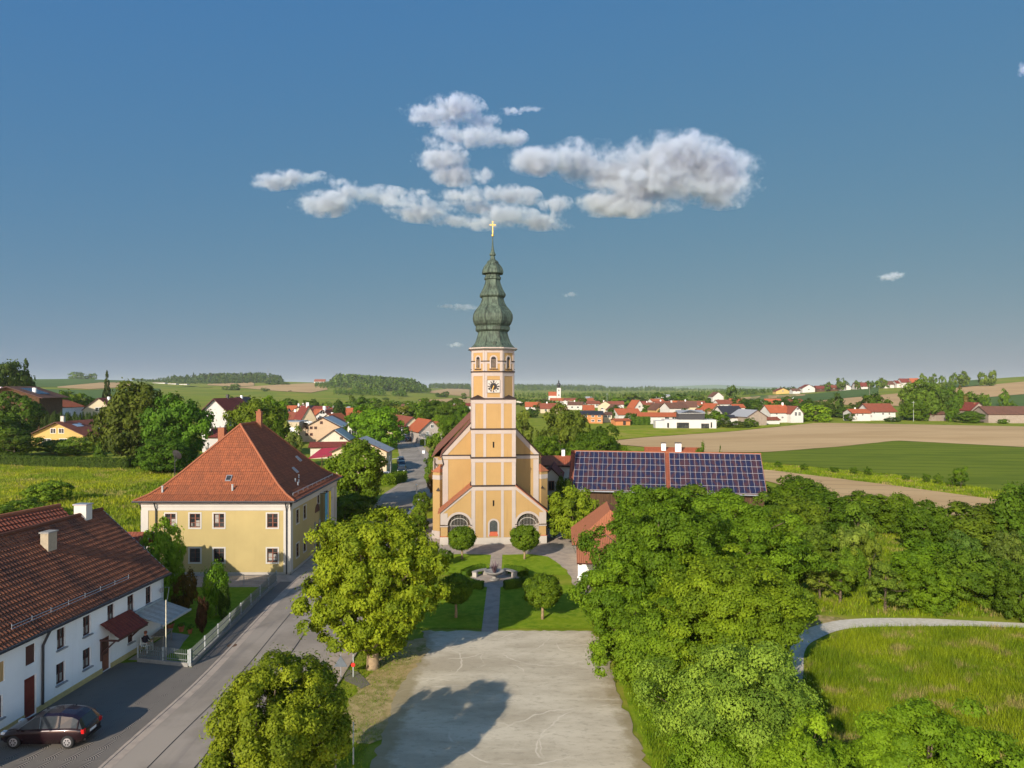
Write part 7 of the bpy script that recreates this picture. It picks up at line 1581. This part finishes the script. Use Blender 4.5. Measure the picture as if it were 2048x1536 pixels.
# the person sitting in the armchair: one skinned body
def person():
    t = thing('person', 'person in a dark top and light trousers sitting in the white garden armchair', 'person', (-23.45, 45.55, .05), R(-12))
    J = [(-.10, 0, .53), (-.13, 0, .75), (-.12, 0, .98), (-.09, 0, 1.07), (-.06, 0, 1.17), (-.05, 0, 1.27),
         (.02, .1, .53), (.36, .12, .52), (.37, .12, .12), (.48, .13, .06), (.02, -.1, .53), (.36, -.13, .52), (.38, -.13, .12), (.49, -.14, .06),
         (-.12, .2, .95), (-.04, .27, .73), (.17, .2, .66), (.25, .17, .65), (-.12, -.2, .95), (-.04, -.27, .73), (.17, -.22, .66), (.25, -.19, .65)]
    E = [(0, 1), (1, 2), (2, 3), (3, 4), (4, 5), (0, 6), (6, 7), (7, 8), (8, 9), (0, 10), (10, 11), (11, 12), (12, 13), (2, 14), (14, 15), (15, 16), (16, 17), (2, 18), (18, 19), (19, 20), (20, 21)]
    Rd = [.15, .14, .15, .055, .09, .085, .09, .065, .045, .035, .09, .065, .045, .035, .06, .047, .036, .034, .06, .047, .036, .034]
    me = bpy.data.meshes.new('body'); me.from_pydata(J, E, []); o = bpy.data.objects.new('body', me); COL.objects.link(o); o.parent = t
    md = o.modifiers.new('skin', 'SKIN'); o.modifiers.new('sub', 'SUBSURF').levels = 1; o.modifiers['sub'].render_levels = 2
    sv = me.skin_vertices[0].data
    for k, r_ in enumerate(Rd): sv[k].radius = (r_, r_)
    sv[0].use_root = True
    m, nt, om = newmat('clothed_body'); b = NB(nt); x, y, z = b.xyz(b.obj())
    c = b.mix(b.math('GREATER_THAN', z, 1.05), (.03, .02, .03), (.5, .26, .18)); leg = b.math('MULTIPLY', b.math('LESS_THAN', z, .62), b.math('GREATER_THAN', x, -.02)); c = b.mix(leg, c, (.36, .32, .26)); c = b.mix(b.math('LESS_THAN', z, .1), c, (.04, .03, .03))
    hand = b.math('MULTIPLY', b.math('GREATER_THAN', x, .16), b.math('GREATER_THAN', z, .615)); c = b.mix(hand, c, (.5, .26, .18))
    nt.links.new(b.bsdf(c, .8), om.inputs[0]); me.materials.append(m)
    mb = MB()
    for s, yy in ((1, .165), (-1, -.185)):
        for k in range(4): mb.tube([(.26, yy-.03+.02*k, .65), (.32, yy-.032+.021*k, .645), (.345+.004*(k % 3), yy-.033+.021*k, .61)], [.011, .01, .008], 5)
        mb.tube([(.24, yy-s*.045, .65), (.28, yy-s*.065, .64)], .011, 5)
    mb.build('fingers', plain('skin', (.5, .26, .18), .6), o)
    mb = MB(); mb.lathe([(.02, 1.345), (.07, 1.33), (.097, 1.28), (.1, 1.22), (.09, 1.17)], 12, (-.068, 0)); mb.build('hair', plain('red_hair', (.22, .06, .03), .7), t, smooth=True)
person()
for k, (px, py, s, lb) in enumerate(((340, 1262, .26, 'large terracotta pot close to the farmhouse corner'), (363, 1264, .2, 'terracotta flower pot in the middle of the patio edge'), (380, 1268, .17, 'smallest terracotta pot, out on the garden grass'))):
    gx, gy = G(px, py); t = thing('flower_pot', lb, 'pot', (gx, gy, .04)); mb = MB(); mb.lathe([(s*.65, 0), (s*.95, s*1.5), (s*1.1, s*1.5), (s*1.1, s*1.8), (s*.9, s*1.8), (s*.85, s*1.5)], 12); mb.build('pot', M['terracotta'], t)
    V, Fc, vv, _ = crown_data(s*1.2, s*1.2, s, 8, 160, .07, k); V[:, 2] += s*2.3; o = bpy.data.objects.new('plant', mesh_np('plant', V, Fc, vv, [M['leaf']])); COL.objects.link(o); o.parent = t; o.color = (.05, .08, .015, 1)
# ------------------------------------------------------------------ fountain and benches
ft = thing('fountain', 'round stone bowl on a short stem, planted with spiky purple leaves', 'fountain', (FC[0], FC[1], .05))
mb = MB(); mb.lathe([(.42, 0), (.42, .1), (.2, .16), (.16, .34), (.3, .42)], 20); mb.build('stem', M['stone'], ft, smooth=False)
mb = MB(); mb.lathe([(.28, .4), (.62, .52), (.86, .74), (.88, .8), (.8, .8), (.6, .64), (.1, .58)], 28); mb.build('bowl', M['stone'], ft, smooth=True)
mb = MB(); rr = random.Random(3)
for k in range(26):
    a, l, u = rr.uniform(0, 6.28), rr.uniform(.55, 1.0), rr.uniform(.25, 1.1); d = Vector((math.cos(a), math.sin(a), 0)); s_ = d.cross(Vector((0, 0, 1)))*.035
    p0 = d*.08+Vector((0, 0, .62)); p1 = p0+d*l*.35*u+Vector((0, 0, l*.65)); p2 = p0+d*l*.75*u+Vector((0, 0, l))
    mb.face([p0-s_, p0+s_, p1+s_*1.2, p1-s_*1.2]); mb.face([p1-s_*1.2, p1+s_*1.2, p2])
mb.build('spiky_plant', plain('purple_leaf', (.1, .06, .07), .6), ft)
for a0, a1, lb in ((112, 158, 'curved stone bench on the road side of the fountain'), (22, 68, 'curved stone bench on the chapel side of the fountain')):
    mid = FC[0]+1.95*math.cos(R((a0+a1)/2)), FC[1]+1.95*math.sin(R((a0+a1)/2)); t = thing('stone_bench', lb, 'bench', (*mid, .05)); mb = MB()
    I = [Vector((FC[0]+1.75*math.cos(R(a))-mid[0], FC[1]+1.75*math.sin(R(a))-mid[1], 0)) for a in np.linspace(a0, a1, 9)]; O = [Vector((FC[0]+2.2*math.cos(R(a))-mid[0], FC[1]+2.2*math.sin(R(a))-mid[1], 0)) for a in np.linspace(a0, a1, 9)]
    up = lambda p, z: (p.x, p.y, z)
    for k in range(8):
        mb.face([up(I[k], .52), up(I[k+1], .52), up(O[k+1], .52), up(O[k], .52)]); mb.face([up(I[k], .42), up(I[k+1], .42), up(I[k+1], .52), up(I[k], .52)]); mb.face([up(O[k], .52), up(O[k+1], .52), up(O[k+1], .42), up(O[k], .42)]); mb.face([up(I[k], .42), up(O[k], .42), up(O[k+1], .42), up(I[k+1], .42)])
    for k in (0, 8): mb.face([up(I[k], .42), up(I[k], .52), up(O[k], .52), up(O[k], .42)])
    mb.build('seat', M['stone'], t)
    for k in (1, 7): c = (I[k]+O[k])/2; mb = MB(); mb.box((0, 0, .21), (.3, .42, .42), Matrix.Translation((c.x, c.y, 0)) @ Matrix.Rotation(R(a0+(a1-a0)*k/8+90), 4, 'Z')); mb.build('support', M['plinth'], t)
# ------------------------------------------------------------------ lamps, signs, walls along the road
M['lampglass'] = plain('opal_globe', (.8, .8, .78), .3)
for lb, x, y, h in (('short street lamp with a white globe beside the big lime tree', -13.75, 84.6, 2.5), ('short street lamp with a white globe farther along the white road wall', -14.1, 105.2, 2.45)):
    t = thing('street_lamp', lb, 'street lamp', (x, y, .1)); mb = MB(); mb.tube([(0, 0, 0), (0, 0, .5), (0, 0, h-.25)], [.07, .05, .035], 7); mb.build('post', M['steel'], t); mb = MB(); mb.lathe([(.03, h-.28), (.17, h-.2), (.2, h-.05), (.15, h+.1), (.02, h+.16)], 10); mb.build('lamp_head', M['lampglass'], t, smooth=True)
for lb, px, Y, h, sg in (('tall curved street lamp on the grass beside the road bend', 850, 175, 5.4, -1), ('tall thin lamp post by the parked black car', 824, 205, 5.0, -1), ('tall lamp post on the house side of the road', 781, 128, 4.2, 1)):
    t = thing('street_lamp', lb, 'street lamp', (X(px, Y), Y, tz(X(px, Y), Y))); mb = MB(); mb.tube([(0, 0, 0), (0, 0, h*.85), (sg*.3, 0, h*.97), (sg*1.0, 0, h)], [.08, .06, .05, .04], 6); mb.build('post', M['zinc'], t); mb = MB(); mb.box((sg*1.2, 0, h), (.6, .25, .12)); mb.build('lamp_head', M['steel'], t)
wl = thing('road_wall', 'low white concrete wall between the road and the church path', 'wall', (0, 0, 0)); mb = MB(); pl = [(-13.25, 81.6), (-13.35, 90), (-13.45, 98), (-13.6, 105)]
for (xa, ya), (xb, yb_) in zip(pl, pl[1:]):
    for k in range(4):
        p0 = Vector((xa+(xb-xa)*k/4, ya+(yb_-ya)*k/4, 0)); p1 = Vector((xa+(xb-xa)*(k+1)/4, ya+(yb_-ya)*(k+1)/4, 0)); hh = .75; q = Matrix.Translation((p0+p1)/2) @ Matrix.Rotation(math.atan2(p1.y-p0.y, p1.x-p0.x), 4, 'Z'); mb.box((0, 0, hh/2), ((p1-p0).length-.004, .28, hh), q)
mb.build('coping', M['white'], wl)
def post(name, label, cat, x, y, h, r=.035, mt='whitemetal'):
    t = thing(name, label, cat, (x, y, .02)); mb = MB(); mb.tube([(0, 0, 0), (0, 0, h)], r, 7); mb.build('post', M[mt], t); return t
t = post('sign_post', 'thin white post with a small red disc on the verge near the lime tree', 'sign', -9.3, 41.6, 2.3); mb = MB(); mb.lathe([(.0, -.01), (.13, -.01), (.13, .01), (.0, .01)], 14)
for i in range(len(mb.v)): v_ = mb.v[i]; mb.v[i] = (v_[0], v_[2]-.05, v_[1]+.75)
mb.build('disc', plain('sign_red', (.5, .03, .02), .5), t); mb = MB(); mb.box((0, -.05, 2.15), (.3, .02, .2)); mb.build('plate', M['whitemetal'], t)
t = post('traffic_sign', 'back of a grey triangular traffic sign at the end of the footpath', 'sign', -9.95, 41.3, 1.5, .03, 'zinc'); mb = MB(); mb.prism([(-.4, .75), (.4, .75), (.4, .75+.02), (.0, 1.4), (-.4, .77)], -.06, -.04, Matrix.Identity(4)); mb.build('plate', plain('grey_sign_back', (.1, .12, .14), .5), t)
post('marker_post', 'plain white post half hidden by the chestnut tree', 'post', -7.15, 32, 1.9); post('marker_post', 'dark leaning stake next to the plain white post', 'post', -7.75, 31.2, 1.2, .04, 'wood')
sheet('stone_apron', [G(680, 1338), G(716, 1345), G(742, 1370), G(722, 1378), G(690, 1362)], .045, M['cobble'], .05, 21)
bx = thing('transformer_box', 'small white utility box on the grass beside the road bend', 'utility box', (X(847, 182), 182, 0)); mb = MB(); mb.box((0, 0, .4), (.6, .4, .8)); mb.box((0, 0, .82), (.66, .46, .06)); mb.build('cabinet', M['white'], bx)
for lb, px, yt, Y in (('power pole among the trees of the distant town, left one', 1188, 786, 620), ('tall power pole beside the white gabled house in the far village', 1214, 786, 560), ('thin power pole on the striped hill field', 1739, 768, 600), ('white telegraph pole beside the birch-like farm tree', 1827, 802, 345), ('radio mast on the long far wood', 536, 736, 2100)):
    x = X(px, Y); zb = tz(x, Y); h = Z(yt, Y)-zb; t = thing('pole', lb, 'pole', (x, Y, zb)); mb = MB(); mb.tube([(0, 0, 0), (0, 0, h)], [.11 if Y < 1000 else .5, .07 if Y < 1000 else .3], 5); mb.box((0, 0, h*.93), (1.6 if Y < 1000 else 2, .12, .12)); mb.build('mast', M['wood' if 'white' not in lb else 'whitemetal'], t)
for k, (px, py, c) in enumerate(((300, 1240, 0), (492, 1287, 0))):
    pass
gx, gy = G(464, 1292); o = sheet('manhole', [(gx+.32*math.cos(a), gy+.32*math.sin(a)) for a in np.linspace(0, 6.28, 16)[:-1]], .042, plain('rusty_iron', (.12, .06, .03), .8))
# ------------------------------------------------------------------ clouds
def cloud(label, lobes, dens=.03, D=5200., amp=1.0, nscale=1.0, name='cloud', thick=1.6):
    cxp = sum(l[0] for l in lobes)/len(lobes); cyp = sum(l[1] for l in lobes)/len(lobes)
    O = Vector((X(cxp, D), D, Z(cyp, D))); k = D/F
    L = [(Vector(((l[0]-cxp)*k, rr_*k*20, (cyp-l[1])*k)), Vector((l[2]*1.3*k, min(l[2], l[3]*thick)*1.3*k, l[3]*1.16*k))) for l, rr_ in zip(lobes, [((i*37) % 5-2)/2 for i in range(len(lobes))])]
    bm = bmesh.new()
    for c, r in L:
        bmesh.ops.create_icosphere(bm, subdivisions=3, radius=1.0, matrix=Matrix.Translation(c) @ Matrix.Diagonal((r.x*1.05, r.y*1.05, r.z*1.1, 1)))
    me = bpy.data.meshes.new(name); bm.to_mesh(me); bm.free()
    m, nt, o = newmat('cloud_vapour'); b = NB(nt); P = b.obj()
    f = None
    for c, r in L:
        q = b.vmath('DIVIDE', b.vmath('SUBTRACT', P, tuple(c)), tuple(r)).outputs[0]
        d = b.math('SUBTRACT', 1.0, b.vmath('LENGTH', q).outputs['Value'])
        f = d if f is None else b.n('Math', {'operation': 'SMOOTH_MAX'}, i0=f, i1=d, i2=.25).outputs[0]
    n1 = b.noise(P, nscale/330, 10, .66); n2 = b.noise(P, nscale/70, 8, .65)
    nn = b.math('ADD', b.math('MULTIPLY', b.math('SUBTRACT', n1, .5), 3.2*amp), b.math('MULTIPLY', b.math('SUBTRACT', n2, .5), 1.9*amp))
    dd = b.math('POWER', b.ramp(b.math('ADD', f, nn), .05, .95), 1.5)
    v = b.n('VolumePrincipled', None, Color=(.86, .95, 1.0), Density=b.math('MULTIPLY', dd, dens), Anisotropy=.15)
    nt.links.new(v.outputs[0], o.inputs['Volume']); me.materials.append(m)
    ob = bpy.data.objects.new(name, me); COL.objects.link(ob); ob.location = O
    rm = ob.modifiers.new('join', 'REMESH'); rm.mode = 'VOXEL'; rm.voxel_size = max(8, k*4)
    tag(ob, label, 'cloud'); return ob
cloud('largest grey-bellied cumulus cloud, high over the solar barn', [(1072, 328, 50, 24), (1160, 320, 62, 34), (1240, 326, 95, 40), (1340, 318, 95, 42), (1425, 338, 85, 36), (1310, 372, 110, 36), (1450, 378, 60, 32), (1215, 402, 60, 22), (1275, 416, 70, 18), (1478, 355, 34, 22)], .03)
cloud('topmost small puffy white cloud with a ragged underside', [(850, 234, 44, 20), (905, 220, 56, 26), (958, 234, 36, 16)], .024, amp=1.15, nscale=1.4)
cloud('thin white wisp drifting beside the topmost cloud', [(1022, 230, 22, 7), (1058, 219, 26, 6)], .02, amp=1.2, nscale=2)
cloud('hook-shaped white cloud below the topmost cloud', [(900, 280, 55, 22), (960, 275, 50, 20), (1015, 270, 34, 16), (880, 318, 48, 24), (908, 348, 40, 18)], .022, amp=1.15, nscale=1.4)
cloud('small cigar-shaped cloud farthest along on the road side of the sky', [(545, 368, 36, 16), (580, 358, 36, 16), (618, 350, 36, 12)], .03, nscale=1.5)
cloud('flat-bottomed grey cloud next to the cigar-shaped cloud', [(650, 412, 54, 22), (690, 388, 46, 16), (745, 386, 60, 18), (680, 368, 30, 9)], .024, amp=1.1, nscale=1.4)
cloud('long low grey cloud trailing toward the spire', [(800, 408, 50, 18), (850, 424, 60, 18), (905, 436, 42, 14), (840, 388, 22, 10)], .02, amp=1.15, nscale=1.4)
cloud('two-humped cloud right above the golden cross', [(925, 396, 55, 20), (1020, 394, 50, 20), (972, 410, 40, 14)], .024, nscale=1.4)
cloud('hazy cloud just behind the golden cross', [(1010, 438, 55, 20), (962, 446, 35, 13)], .016, amp=1.1, nscale=1.4)
cloud('small double cloud between the cross and the largest cumulus', [(1105, 412, 32, 15), (1080, 442, 42, 16), (1118, 448, 30, 9)], .022, amp=1.1, nscale=1.5)
cloud('little puff in the bend of the hook-shaped cloud', [(968, 358, 17, 15)], .016, nscale=2)
cloud('thin pinkish cloud streak beside the copper dome', [(895, 614, 26, 5), (932, 615, 24, 7)], .018, amp=.9, nscale=2.2, D=6500)
cloud('lone small cloud low over the hill of fields', [(1765, 558, 22, 7), (1787, 550, 20, 7)], .022, nscale=2.2, D=6000)
cloud('tiny cloud fragment cut off by the edge of the photo, far from the rest', [(2042, 145, 16, 14)], .02, nscale=2)

cloud('small pinkish puff low beside the tower cornice', [(912, 691, 15, 5)], .018, amp=.8, nscale=2.4, D=6500)
cloud('small faint puff above the horizon on the field side of the spire', [(1138, 592, 14, 5)], .012, amp=.9, nscale=2.4, D=6500)
# thin summer haze over the valley
bm = bmesh.new(); bmesh.ops.create_cube(bm, size=1.0, matrix=Matrix.Translation((0, 5900, 30)) @ Matrix.Diagonal((26000, 12400, 180, 1)))
me = bpy.data.meshes.new('haze'); bm.to_mesh(me); bm.free(); m, nt, o = newmat('valley_air'); b = NB(nt)
v = b.n('VolumePrincipled', None, Color=(.8, .9, .96), Density=.00005, Anisotropy=.0); nt.links.new(v.outputs[0], o.inputs['Volume']); me.materials.append(m)
ob = bpy.data.objects.new('haze', me); COL.objects.link(ob); tag(ob, kind='stuff')
